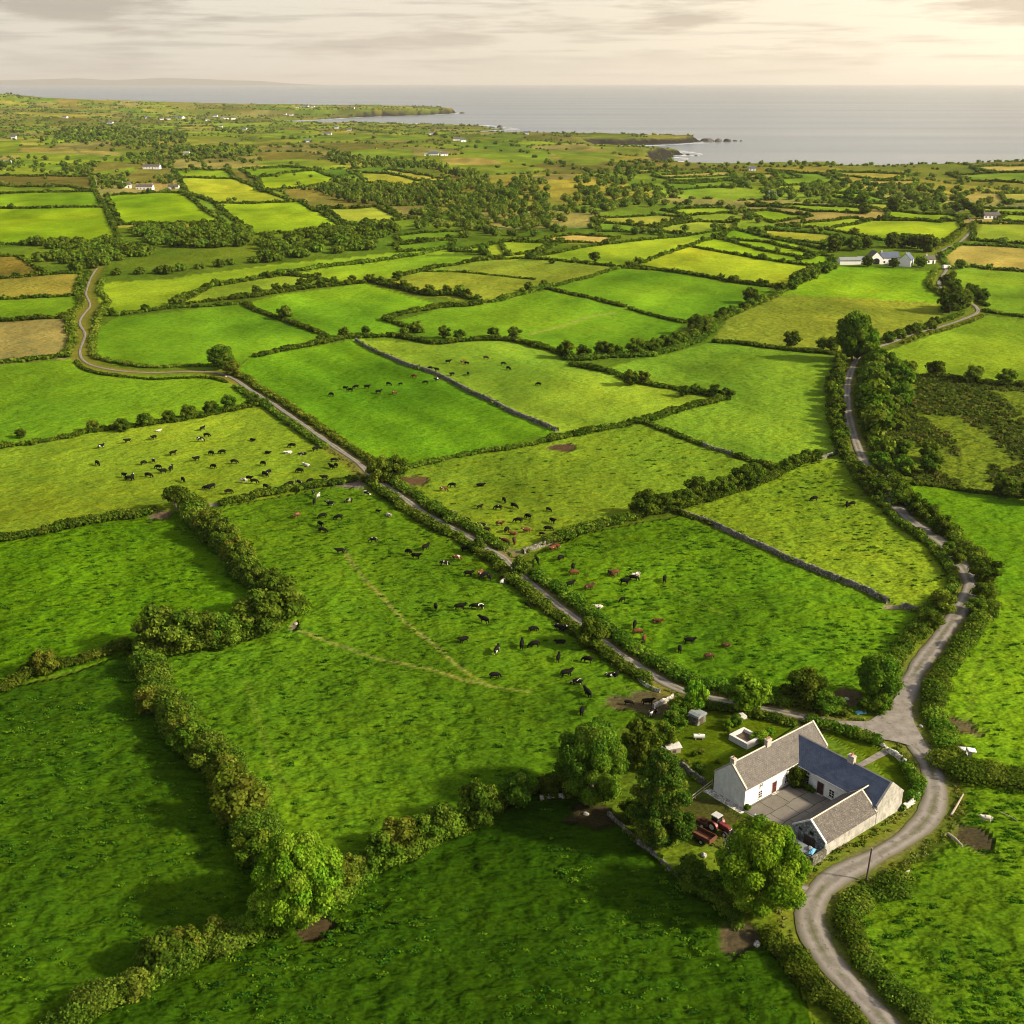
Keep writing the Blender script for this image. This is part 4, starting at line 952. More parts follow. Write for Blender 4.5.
place('bush_green1', (826, 712), 30, 'low spreading bush beside the muddy patch near the junction', name='bush', hpx=20)
place('tree_green', (878, 700), 42, 'round dark tree with golden tips at the field corner by the junction', hpx=46)
place('bush_dark1', (862, 711), 14, 'little dark shrub behind the blue sheet', name='bush', hpx=14)
place('bush_green0', (880, 712), 20, 'green shrub at the foot of the dark tree by the junction', name='bush', hpx=18)
place('bush_olive0', (690, 880), 30, 'olive bush under the conifer at the bend of the mossy boundary wall', name='bush', hpx=22)
place('bush_green1', (712, 892), 26, 'green bush between the mossy boundary wall and the lime green tree', name='bush', hpx=20)
place('bush_dark1', (632, 822), 26, 'dark bush filling the gap between broad tree and conifer', name='bush', hpx=22)
place('bush_olive0', (591, 646), 30, 'single round bush standing in the clipped lane hedge', name='bush', hpx=32)
place('bush_olive1', (520, 576), 18, 'small round bush at the lane crossing', name='bush', hpx=22)
place('bush_olive0', (478, 553), 16, 'small round bush in the hedge before the lane crossing', name='bush', hpx=16)
place('bush_gold0', (380, 482), 26, 'golden half of a double bush beside the straight lane', name='bush', hpx=30)
place('bush_dark1', (394, 480), 26, 'dark half of a double bush beside the straight lane', name='bush', hpx=28)
place('tree_green', (222, 368), 26, 'leaning tree with a rounded crown at the lane corner', hpx=26)
place('bush_gold1', (232, 374), 18, 'golden bush beside the leaning lane corner tree', name='bush', hpx=16)
place('umbrella', (177, 511), 28, 'umbrella shaped tree standing alone at the corner of three fields', hpx=26)
place('bush_dark0', (480, 826), 38, 'larger of two dark round trees on the thin hedge', name='tree', hpx=42)
place('bush_green1', (519, 808), 34, 'smaller of two dark round trees on the thin hedge, with lighter tips', name='tree', hpx=36)
place('bush_dark1', (985, 580), 30, 'round dark bush at the outside of the big bend', name='bush', hpx=24)
place('bush_olive0', (983, 600), 22, 'olive shrub just under the round dark bush of the bend', name='bush', hpx=18)
place('bush_olive1', (975, 612), 20, 'lowest olive shrub under the round dark bush of the bend', name='bush', hpx=16)
place('bush_gold0', (942, 612), 26, 'golden bush where the long wall meets the road', name='bush', hpx=24)
place('bush_olive0', (932, 628), 20, 'olive bush on the inside of the road under the golden one', name='bush', hpx=18)
place('bush_olive1', (918, 640), 20, 'pale shrub between the bright cow field and the road', name='bush', hpx=18)
place('bush_gold1', (240, 826), 56, 'broad golden mound of bush on the shaggy hedge above the lime tree', name='bush', hpx=48)
place('tree_green', (852, 362), 34, 'tall bright green tree where the road enters the trees', hpx=52)
place('mid_green0', (866, 362), 24, 'shorter green tree beside the tall bright one on the road', hpx=36)
place('tree_dark', (697, 334), 20, 'round dark tree at the top of the long thicket', hpx=22)
place('mid_dark0', (750, 304), 16, 'round dark tree in the climbing hedge', hpx=16)
place('bush_gold0', (46, 674), 24, 'pointed golden bush in the low hedge above the dark lower field', name='bush', hpx=26)
place('bush_gold0', (152, 712), 30, 'pale green bush at the head of the tall shaggy hedge', name='bush', hpx=26)
place('mid_olive0', (286, 318), 16, 'round bush in the hedge between the two upper green fields', name='bush', hpx=14)
place('mid_dark1', (398, 281), 10, 'bush at the start of the bushy hedge by the olive field', name='bush', hpx=10)
place('mid_dark0', (595, 262), 11, 'small round bush on the long hedge above the olive field', name='bush', hpx=10)
place('mid_green0', (483, 254), 11, 'small round tree at the tip of the pale wedge field', hpx=12)
place('mid_dark0', (552, 277 - 12), 6, 'dark thorn bush alone in the olive field', name='bush', hpx=4)

NB = {'bush': 0}
def belt(pts, spacing, wr, pals, label, group, kind='bush', pre='bush', side=.25, keep=1.0, hk=.95, name=None):
    P = resample(smooth(GP(pts), 3) if len(pts) > 2 else GP(pts), spacing)
    for i, q in enumerate(P):
        if random.random() > keep: continue
        j = spacing * side; x, y = q[0] + random.uniform(-j, j), q[1] + random.uniform(-j, j)
        w = random.uniform(*wr) * (.8 if float(dcam(x, y)) > 330 else 1) * (.85 if float(dcam(x, y)) > 700 else 1); k = random.choice(pals)
        key = {'bush': f'bush_{k}{random.randint(0, 1)}', 'mid': f'mid_{k}{random.randint(0, 1)}', 'tree': f'tree_{k}', 'far': f'far_{k}', 'high': f'high_{k}'}[pre]
        place(key, None, w / mpx(x, y), label, group, name or kind, None, None, (x, y)); NB['bush'] += 1
def blob(pts, spacing, wr, pals, label, group, kind='bush', pre='mid', dens=1.0):
    Q = GP(pts); x0, y0 = Q.min(0); x1, y1 = Q.max(0)
    for yy in np.arange(y0, y1, spacing * 1.3):
        for xx in np.arange(x0, x1, spacing):
            x = xx + random.uniform(-.4, .4) * spacing; y = yy + random.uniform(-.45, .45) * spacing
            if not inside(np.array([x]), np.array([y]), Q)[0] or random.random() > dens: continue
            w = random.uniform(*wr) * (.8 if float(dcam(x, y)) > 330 else 1) * (.85 if float(dcam(x, y)) > 700 else 1); k = random.choice(pals)
            key = {'bush': f'bush_{k}{random.randint(0, 1)}', 'mid': f'mid_{k}{random.randint(0, 1)}', 'tree': f'tree_{k}', 'far': f'far_{k}', 'high': f'high_{k}'}[pre]
            place(key, None, w / mpx(x, y), label, group, kind, None, None, (x, y)); NB['bush'] += 1
G1 = 'bushes in the hedge belts'
belt([(200, 530), (226, 548), (239, 562), (246, 583)], 4.0, (5, 7.5), ['gold', 'olive', 'green'], 'golden topped bush in the overgrown hedge below the umbrella shaped tree', 'golden bushes of the overgrown hedge')
belt([(258, 592), (272, 596), (288, 612)], 4.4, (5, 7), ['olive', 'gold', 'green'], 'olive bush at the elbow of the overgrown hedge by the pale stone corner', 'bushes at the hedge elbow')
belt([(280, 622), (262, 634), (245, 636), (225, 646), (200, 650), (180, 655), (158, 655)], 4.6, (6.5, 10.5), ['olive', 'green', 'olive'], 'big rounded bush in the thick hedge row above the dark lower field', 'big bushes of the thick hedge row')
belt([(152, 660), (160, 690)], 4.5, (3.5, 5), ['green', 'olive'], 'light green bush at the upper end of the tall shaggy hedge', 'bushes at the upper end of the shaggy hedge')
belt([(172, 722), (195, 750), (215, 775), (230, 800), (252, 842), (266, 862)], 4.0, (4.6, 7.2), ['gold', 'olive', 'green'], 'shaggy gold green bush in the tall hedge beside the dark lower field', 'shaggy bushes beside the dark lower field')
belt([(130, 990), (150, 975), (180, 962), (205, 950), (225, 940), (250, 930)], 3.6, (3.6, 6.4), ['gold', 'olive', 'lime'], 'feathery yellow green bush in the hedge below the lime green tree', 'feathery bushes of the lower hedge')
belt([(270, 905), (262, 925)], 3, (3, 4), ['green', 'dark'], 'dark green bush tucked beneath the lone lime green tree', 'bushes beneath the lone lime tree')
belt([(340, 895), (365, 872), (400, 853), (425, 843), (448, 832)], 3.8, (4.2, 6.4), ['olive', 'green', 'gold'], 'bushy mound in the hedge reaching from the lone lime green tree to two round trees', 'bushy mounds of the bottom hedge')
belt([(550, 795), (562, 790), (574, 800)], 3.5, (3, 4), ['dark', 'green'], 'dark shrub in the shade at the foot of the largest tree', 'shrubs at the foot of the largest tree')
belt([(25, 438), (60, 437), (82, 432)], 16, (4, 6), ['gold', 'dark'], 'bush at the far end of the dark hedge above the cow field', 'spaced bushes on the cow field hedge')
belt([(118, 430), (160, 423), (182, 420), (205, 416), (222, 411), (236, 408), (248, 407)], 7.5, (5, 7.5), ['dark', 'green', 'olive'], 'tall dark bush on the hedge above the yellow green cow field', 'tall bushes above the cow field')
belt([(645, 517), (660, 513), (680, 507), (700, 502), (720, 497), (740, 490), (758, 482)], 4.6, (5, 7.5), ['dark', 'olive', 'dark'], 'tall round bush in the row between the two pale fields', 'row of tall round bushes between the pale fields')
belt([(775, 474), (785, 470), (795, 466), (806, 461)], 5.0, (4, 5.5), ['dark', 'olive'], 'smaller round bush at the lower end of the tall bush row', 'smaller bushes ending the tall row')
belt([(565, 358), (580, 357), (600, 358), (620, 357), (640, 356), (660, 352), (680, 345), (700, 336), (708, 328)], 7.0, (6, 10), ['dark', 'olive'], 'bush in the long dense thicket below the round dark tree', 'bushes of the long dense thicket', pre='mid')
belt([(632, 386), (640, 385)], 7, (6, 7), ['dark'], 'dark bush halfway along the hedge beyond the pale cattle field', 'bushes on the pale cattle field hedge', pre='mid')
belt([(685, 398), (700, 396), (716, 397), (724, 400)], 5, (4, 6), ['dark'], 'dark bush at the hedge corner beyond the pale cattle field', 'bushes at the hedge corner', pre='mid')
belt([(315, 340), (345, 336), (362, 333)], 11, (4, 6), ['dark'], 'small dark bush on the hedge over the striped field', 'small bushes over the striped field', pre='mid')
belt([(405, 335), (420, 331), (448, 339), (475, 338), (506, 338), (520, 340)], 13, (5, 8), ['dark', 'olive'], 'round bush on the hedge over the pale cattle field', 'round bushes over the pale cattle field', pre='mid')
belt([(260, 295), (280, 292), (300, 289), (325, 286), (350, 283)], 8.5, (5, 7), ['dark', 'olive'], 'dark bush in the row below the pale sloping fields', 'bushes below the pale sloping fields', pre='mid')
belt([(376, 283), (395, 288), (415, 293), (435, 296), (455, 296), (475, 302)], 8.5, (5, 8), ['dark', 'olive'], 'dark bush in the row along the dull olive field', 'bushes along the dull olive field', pre='mid')
belt([(520, 296), (532, 292), (541, 289)], 9, (5, 7), ['dark', 'olive'], 'bush at the near corner of the dull olive field', 'bushes at the olive field corner', pre='mid')
belt([(115, 315), (135, 312), (150, 311)], 14, (4, 6), ['dark'], 'bush on the hedge above the green field inside the lane bend', 'bushes above the lane bend field', pre='mid')
belt([(172, 305), (180, 303)], 6, (6, 7), ['olive'], 'bush where the slanting hedge meets the green field', 'bushes at the slanting hedge foot', pre='mid')
belt([(716, 320), (730, 315), (745, 311), (760, 304)], 9, (5, 7), ['dark', 'olive'], 'bush on the hedge climbing from the round dark tree', 'bushes on the lower climbing hedge', pre='mid')
belt([(782, 293), (795, 288), (806, 283), (815, 278), (824, 274), (830, 268)], 8.5, (7, 11), ['dark', 'olive', 'green'], 'large bush on the climbing hedge below the white farm', 'large bushes below the white farm', pre='mid')
belt([(795, 345), (810, 347), (828, 349), (838, 352)], 10, (6, 9), ['dark', 'olive'], 'bush on the hedge under the golden olive field', 'bushes under the golden olive field', pre='mid')
# the bushy upper road
belt([(840, 452), (837, 440), (833, 425), (833, 410), (835, 395), (839, 380), (843, 369)], 6.5, (5.5, 7.5), ['olive', 'dark', 'olive'], 'round bush crowding the field side of the straight upper road', 'bushes on the field side of the upper road', pre='mid')
belt([(873, 440), (876, 426), (877, 411), (877, 396), (874, 381), (873, 367)], 9, (10, 14), ['olive', 'olive', 'green'], 'big smooth round bush between the straight upper road and the heath', 'big round bushes between upper road and heath', pre='mid')
belt([(893, 432), (892, 416), (893, 399), (894, 386), (886, 374)], 11, (7, 11), ['olive', 'green'], 'round bush at the heath side of the roadside belt', 'bushes on the heath side of the belt', pre='mid')
belt([(880, 470), (892, 473), (905, 474), (918, 474), (930, 474)], 7, (7, 10), ['dark', 'olive', 'green'], 'large bush of the clump behind the white gate', 'bush clump behind the white gate', pre='mid')
belt([(884, 458), (898, 455), (915, 462), (926, 462)], 7.5, (6, 9), ['green', 'olive'], 'light green bush at the back of the clump behind the white gate', 'light bushes behind the white gate', pre='mid')
belt([(862, 474), (872, 488), (884, 497), (895, 505)], 5, (4.4, 6), ['dark', 'olive'], 'bush on the olive field side of the dipping road', 'bushes on the olive field side of the dip', pre='mid')
belt([(888, 490), (900, 505), (908, 513), (922, 520), (937, 533)], 8, (4, 6), ['dark', 'olive'], 'bush on the outer hedge between white gate and big bend', 'bushes between white gate and big bend')
belt([(950, 552), (958, 560)], 5, (3, 4), ['olive'], 'low shrub on the outer hedge just above the big bend', 'shrubs just above the big bend')
belt([(904, 377), (918, 376), (936, 377), (950, 377), (972, 380), (990, 384), (1012, 385)], 11, (7, 10), ['dark', 'olive'], 'dark round bush on the hedge above the heath', 'round bushes above the heath', pre='mid')
belt([(1005, 493), (1018, 498), (1035, 500)], 9, (6, 8), ['dark'], 'dark bush at the edge of the field below the heath', 'bushes below the heath', pre='mid')
belt([(892, 343), (905, 337), (922, 332), (935, 326)], 9, (6, 9), ['dark', 'olive'], 'bush on the hedge above the far road', 'bushes above the far road', pre='mid')
belt([(952, 314), (960, 309)], 7, (13, 16), ['dark', 'olive'], 'one of the big dark bushes inside the hairpin bend', 'big bushes inside the hairpin bend', pre='mid')
belt([(948, 287), (955, 294), (972, 297), (980, 303)], 9, (7, 10), ['dark'], 'dark bush on the outer side of the hairpin bend', 'bushes outside the hairpin bend', pre='mid')
# trees round the white farm
belt([(830, 252), (842, 250), (855, 250), (868, 249)], 9.5, (12, 17), ['dark', 'olive'], 'dark tree sheltering the low shed end of the white farm', 'trees over the low shed of the white farm', 'tree', 'high')
belt([(895, 248), (906, 246), (918, 248), (926, 252)], 9, (13, 19), ['dark', 'dark', 'olive'], 'tall dark tree behind the white gabled house', 'trees behind the white gabled house', 'tree', 'high')
belt([(868, 267), (884, 268), (898, 267), (918, 267), (936, 266), (955, 266)], 17, (8, 12), ['dark', 'olive'], 'rounded tree in front of the white farm by the road', 'trees before the white farm', 'tree', 'high')
belt([(770, 258), (790, 259)], 25, (6, 9), ['dark'], 'round bush alone near the white farm fields', 'lone bushes near the white farm', pre='far')
belt([(868, 214), (880, 213), (890, 212)], 22, (14, 19), ['dark', 'olive'], 'big round tree in the hedge behind the smooth field', 'big trees behind the smooth field', 'tree', 'high')
belt([(958, 214), (968, 212), (975, 220)], 16, (11, 16), ['dark', 'olive'], 'tree beside the small white roadside house', 'trees by the roadside house', 'tree', 'high')
belt([(845, 200), (855, 202), (866, 203)], 26, (14, 18), ['olive', 'green'], 'round pale tree standing in the far green fields', 'pale trees in the far fields', 'tree', 'high')
# the thicket beyond the upper fields
blob([(130, 228), (175, 226), (225, 227), (250, 232), (256, 242), (240, 250), (215, 251), (175, 248), (140, 243)], 12, (11, 17), ['dark', 'olive'], 'rounded tree in the dense thicket under the square bright field', 'trees of the dense thicket', 'tree', 'far')
blob([(30, 245), (62, 243), (95, 241), (130, 243), (155, 252), (125, 262), (100, 270), (66, 272), (42, 262)], 12, (10, 16), ['dark', 'olive'], 'rounded bush in the sloping thicket above the winding lane', 'bushes of the sloping thicket', 'bush', 'far')
belt([(0, 247), (40, 245), (80, 244)], 13, (9, 13), ['dark', 'olive'], 'bush in the row along the foot of the broad sunlit field', 'bushes at the foot of the sunlit field', 'bush', 'far')
belt([(115, 276), (130, 275), (150, 274), (160, 274)], 11, (8, 11), ['dark'], 'dark bush in the row under the clearing by the lane top', 'bushes under the clearing', pre='far')
belt([(165, 275), (190, 270), (215, 267), (235, 263), (256, 262)], 12, (8, 12), ['dark', 'olive'], 'bush along the upper edge of the long pale field', 'bushes above the long pale field', pre='far')
blob([(256, 240), (318, 232), (368, 224), (400, 228), (396, 240), (384, 250), (345, 252), (318, 256), (256, 264)], 12.5, (11, 17), ['olive', 'dark', 'olive'], 'rounded tree in the olive coloured wood beyond the palest fields', 'trees of the olive wood', 'tree', 'far')
print('BUSHES', NB, len([o for o in bpy.data.objects if o.get('category') == 'tree']), len([o for o in bpy.data.objects if o.get('category') == 'bush']))

# ------------------------------------------------------------------ far woods: beyond counting
def far_wood():
    Ls = []; pal = []
    def fill(px, spacing, w, h, jit=.45, dens=1.0):
        spacing *= .72
        Q = GP(px); x0, y0 = Q.min(0); x1, y1 = Q.max(0)
        gx, gy = np.meshgrid(np.arange(x0, x1, spacing), np.arange(y0, y1, spacing * 1.5))
        gx = gx.ravel() + rng.uniform(-jit, jit, gx.size) * spacing; gy = gy.ravel() + rng.uniform(-jit, jit, gy.size) * spacing * 1.5
        i = inside(gx, gy, Q) & (rng.random(gx.size) < dens) & inside(gx, gy, COAST); add(gx[i], gy[i], w, h)
    def add(x, y, w, h):
        n = len(x)
        if not n: return
        k = rng.uniform(.65, 1.3, n); z = land_z(x, y)
        w *= .6; h *= .52; r = w * .5 * k; hh = h * .55 * k
        Ls.append(np.c_[x, y, z + hh * .85, r, r, hh])
        j = rng.random(n) < .7
        Ls.append(np.c_[x[j] + rng.normal(0, w * .3, j.sum()), y[j] + rng.normal(0, w * .3, j.sum()), z[j] + hh[j] * .55, r[j] * .75, r[j] * .75, hh[j] * .7])
    def line(px, spacing, w, h, keep=.8):
        spacing *= .8
        P = resample(GP(px), spacing); i = rng.random(len(P)) < keep; P = P[i] + rng.normal(0, spacing * .25, (i.sum(), 2)); add(P[:, 0], P[:, 1], w, h)
    # conifer plantations
    fill([(313, 192), (331, 182), (381, 187), (436, 193), (438, 206), (381, 207), (343, 201)], 11, 7.5, 13)
    fill([(326, 153), (356, 158), (431, 165), (478, 176), (481, 188), (431, 170), (361, 168), (331, 163)], 15, 9, 14)
    fill([(423, 184), (468, 182), (515, 190), (515, 216), (493, 221), (468, 221), (438, 206)], 13, 10, 13, dens=.7)
    fill([(406, 214), (468, 212), (495, 222), (482, 232), (450, 231), (404, 230)], 13, 12, 11, dens=.55)
    fill([(440, 213), (505, 222), (512, 236), (480, 236), (462, 240), (466, 230)], 13, 12, 11, dens=.5)
    fill([(505, 180), (545, 183), (552, 205), (540, 226), (506, 224)], 14, 12, 12, dens=.6)
    fill([(512, 212), (545, 214), (565, 222), (574, 234), (512, 238)], 13, 12, 11, dens=.55)
    fill([(575, 177), (622, 168), (640, 175), (622, 188), (592, 191), (574, 195)], 17, 12, 12, dens=.5)
    fill([(562, 200), (595, 190), (632, 192), (676, 192), (684, 203), (662, 208), (632, 206), (595, 216), (566, 216)], 14, 12, 12, dens=.5)
    fill([(760, 183), (805, 183), (853, 187), (893, 187), (943, 193), (985, 197), (1000, 201), (980, 206), (943, 206), (898, 199), (843, 193), (805, 200), (760, 200)], 14, 12, 12, dens=.5)
    fill([(890, 197), (943, 205), (965, 212), (930, 214), (893, 205)], 14, 12, 11, dens=.6)
    fill([(62, 128), (125, 126), (190, 136), (180, 152), (125, 148), (75, 143), (30, 141)], 24, 14, 13, dens=.55)
    fill([(130, 156), (172, 152), (182, 167), (135, 166)], 18, 13, 12, dens=.6)
    fill([(172, 147), (256, 147), (256, 154), (190, 161), (178, 160)], 20, 14, 12, dens=.55)
    fill([(182, 155), (256, 160), (256, 168), (190, 168)], 20, 12, 10, dens=.3)
    fill([(0, 163), (40, 161), (50, 168), (0, 169)], 14, 10, 10, dens=.5)
    fill([(60, 164), (95, 165), (92, 176), (68, 175)], 14, 11, 10, dens=.7)
    fill([(214, 127), (256, 123), (256, 131), (222, 132)], 30, 13, 11, dens=.8)
    fill([(103, 178), (128, 177), (128, 190), (103, 190)], 11, 10, 10, dens=.8)
    fill([(156, 178), (178, 178), (180, 188), (158, 186)], 12, 10, 10, dens=.5)
    fill([(745, 163), (805, 161), (845, 167), (860, 172), (828, 170), (770, 168), (745, 168)], 22, 11, 9, dens=.35)
    fill([(608, 162), (650, 160), (690, 165), (700, 170), (640, 170), (610, 168)], 22, 12, 9, dens=.5)
    fill([(685, 167), (730, 166), (768, 170), (768, 174), (740, 171), (690, 171)], 22, 11, 9, dens=.5)
    for px, sp, w, h, k in (([(270, 148), (330, 150), (345, 156)], 20, 12, 9, .8), ([(356, 125), (405, 130), (470, 142), (520, 148)], 26, 13, 9, .5), ([(372, 143), (440, 146), (500, 150)], 28, 13, 9, .5), ([(260, 138), (300, 139), (330, 133)], 30, 13, 9, .6), ([(345, 158), (400, 160), (440, 158)], 24, 12, 9, .5),
                          ([(0, 105), (60, 112), (130, 115), (250, 118)], 60, 20, 12, .5), ([(0, 120), (80, 122), (200, 122)], 45, 18, 11, .5), ([(0, 132), (60, 134)], 34, 16, 11, .8), ([(20, 158), (120, 160), (135, 156)], 16, 11, 10, .6), ([(0, 173), (40, 172), (70, 176), (105, 178)], 14, 10, 9, .6),
                          ([(545, 160), (570, 168), (600, 172)], 22, 12, 9, .6), ([(520, 152), (545, 160), (575, 165)], 24, 10, 8, .6), ([(640, 205), (690, 204), (740, 206), (760, 203)], 16, 10, 9, .6), ([(592, 221), (640, 226), (690, 219), (735, 219)], 15, 9, 8, .5), ([(640, 235), (680, 233), (735, 229)], 13, 11, 9, .6),
                          ([(560, 232), (600, 228), (640, 232), (690, 232)], 14, 10, 8, .6), ([(732, 215), (742, 212), (755, 222), (770, 224)], 12, 11, 9, .7), ([(765, 232), (800, 230), (824, 234)], 12, 8, 7, .6), ([(800, 205), (815, 202), (830, 200)], 15, 10, 9, .7), ([(855, 237), (875, 240), (900, 241), (940, 243)], 13, 9, 7, .6),
                          ([(980, 241), (1000, 242), (1030, 244)], 14, 9, 7, .5), ([(870, 171), (920, 174), (970, 184), (1024, 190)], 24, 12, 9, .6), ([(850, 182), (900, 187), (950, 190), (1024, 194)], 18, 12, 9, .7), ([(995, 205), (1010, 203), (1030, 206)], 18, 12, 9, .7), ([(180, 192), (215, 204), (250, 201), (300, 203)], 16, 7, 6, .5),
                          ([(735, 180), (745, 186), (760, 178)], 15, 12, 10, .8), ([(660, 188), (700, 189), (750, 188)], 17, 11, 9, .6), ([(0, 186), (40, 187), (60, 188)], 14, 7, 6, .7), ([(256, 190), (290, 192), (312, 190)], 13, 9, 8, .8)):
        line(px, sp, w, h, k)
    L = np.vstack(Ls); d = dcam(L[:, 0], L[:, 1])
    # lone trees and scrub thrown over the unsurveyed land
    n = 420; y = 1300 + 4500 * rng.random(n) ** 1.5; x = (rng.random(n) * 1.1 - .55) * y * 1.0
    msk = inside(x, y, COAST) & (fbm(x / 210, y / 210, 21, 3) > .5); x = x[msk]; y = y[msk]
    Ls2 = np.c_[x, y, land_z(x, y) + 1.4, rng.uniform(2, 3.6, len(x)), rng.uniform(2, 3.6, len(x)), rng.uniform(1.4, 2.4, len(x))]
    # hedge lines between the unsurveyed patches
    n = 700000; y = 1000 + 4600 * rng.random(n) ** 1.35; x = (rng.random(n) * 1.1 - .55) * y
    i0 = patch(x, y); e = np.clip(.0022 * y, 3, 9); m = ((patch(x + e, y) != i0) | (patch(x, y + e * 1.6) != i0)) & (rng.random(n) < .2)
    x = x[m]; y = y[m]; m = inside(x, y, COAST)
    for P, c, r, w in F:
        Q = GP(P); q = np.where(m & (y < Q[:, 1].max() + 1) & (y > Q[:, 1].min() - 1))[0]
        m[q] &= ~inside(x[q], y[q], Q)
    x = x[m]; y = y[m]; r = rng.uniform(1.3, 2.4, len(x)); r[rng.random(len(x)) < .06] *= 1.8
    print('PATCHHEDGE', len(x))
    Ls3 = np.c_[x, y, land_z(x, y) + r * .4, r * 1.1, r * 1.1, r * .75]
    L = np.vstack([L, Ls2, Ls3]); d = dcam(L[:, 0], L[:, 1])
    print('FARLOBES', len(L))
    me = fol_mesh('woodland', L, np.clip(d * 1.15e-3, 1.0, 5), 1.0, P_FAR, rng, cap=80)
    tag(obj('woodland', me), 'dark woods, plantations and scattered trees of the distant plain', 'woodland', kind='stuff')
far_wood()

# ------------------------------------------------------------------ tufts in the grazed fields, heath plants, lane side grass
def tufts():
    V = []; Cc = []
    L = []
    for fi, n in ((0, 1000), (1, 600), (2, 950), (3, 1300), (4, 900), (5, 420), (6, 700), (7, 300), (8, 200)):
        Q = GP(F[fi][0]); x0, y0 = Q.min(0); x1, y1 = Q.max(0)
        x = rng.uniform(x0, x1, n * 3); y = rng.uniform(max(y0, 70), y1, n * 3)
        i = inside(x, y, Q) & (seg_dist(x, y, Q, True) > 2.5) & (np.abs(x) < .5 * np.hypot(y, CAM_H) + 12) & (rng.random(len(x)) < 2.2 * (fbm(x / 16, y / 16, 33, 3) - .28))
        for (c0, hs, c) in SOILS:
            cx, cy = G(*c0); i &= ((x - cx) ** 2 + (y - cy) ** 2) > (hs[0] * mpx(cx, cy)) ** 2
        for T in (road, lane, drive): 
            j = np.where(i)[0]; i[j] &= seg_dist(x[j], y[j], resample(T, 5)) > 5
        i = np.where(i)[0][:n]; x = x[i]; y = y[i]
        s = rng.uniform(.22, .55, len(x)) * (1.25 if fi in (3, 4) else 1)
        L.append(np.c_[x, y, land_z(x, y) + .02, s * rng.uniform(1.1, 2.3, len(x)), s * .7, s * rng.uniform(.3, .6, len(x))])
    L = np.vstack(L)
    me = fol_mesh('grass_tufts', L, .22, .9, [alb((58, 112, 12)), alb((72, 124, 16)), alb((50, 98, 12)), alb((96, 140, 28))], rng, core=.7, up=-.05, jit=.7, cap=26)
    tag(obj('grass_tufts', me), 'tufts of rank grass left standing in the grazed fields', 'grass', kind='stuff')
    Q = GP(F[25][0]); x0, y0 = Q.min(0); x1, y1 = Q.max(0)
    x = rng.uniform(x0, x1, 9000); y = rng.uniform(y0, y1, 9000)
    i = inside(x, y, Q) & (fbm(x / 13, y / 30, 51, 6) + .1 * sstep(0, 1, (y - 300) / 200) - .02 > .48) & (rng.random(9000) < .8); x = x[i][:1700]; y = y[i][:1700]
    s = rng.uniform(.5, 1.6, len(x))
    me = fol_mesh('heath_shrubs', np.c_[x, y, land_z(x, y) + .1, s, s, s * .45], .8, .9, [alb((78, 100, 34)), alb((90, 108, 40)), alb((66, 90, 30)), alb((104, 108, 48))], rng, up=-.05, jit=.6)
    tag(obj('heath_shrubs', me), 'dark low heather and rushes covering the rough heath', 'heath', kind='stuff')
    L = []
    for T, w in ((lane, 1.8), (road, 2.6), (drive, 2.2)):
        for sd in (-1, 1):
            P = resample(T, .7); P = P[dcam(P[:, 0], P[:, 1]) < 420]; Q = offset(P, sd * (w + rng.uniform(0, 1.5, len(P))))
            q = seg_dist(Q[:, 0], Q[:, 1], resample(road, 4)); Q = Q[q > 2.6]; q = seg_dist(Q[:, 0], Q[:, 1], resample(lane, 4)); Q = Q[q > 1.6]; q = seg_dist(Q[:, 0], Q[:, 1], resample(drive, 4)); Q = Q[q > 2.0]
            s = rng.uniform(.2, .6, len(Q)); L.append(np.c_[Q, land_z(Q[:, 0], Q[:, 1]) + .02, s, s, s * rng.uniform(.3, .8, len(Q))])
    L = np.vstack(L)
    for i_ in ([G(838, 722), G(868, 722.5), G(886, 711), G(903, 684), G(918, 676), G(913, 722), G(932, 762), G(893, 742), G(845, 731)],):
        L = L[~inside(L[:, 0], L[:, 1], np.array(i_))]
    me = fol_mesh('verge_grass', L, .24, .9, [alb((126, 126, 54)), alb((96, 116, 36)), alb((142, 138, 70)), alb((84, 108, 30))], rng, core=.7, up=-.05, jit=.8, cap=24)
    tag(obj('verge_grass', me), 'long seeding grass on the verges of road and lane', 'grass', kind='stuff')
tufts()
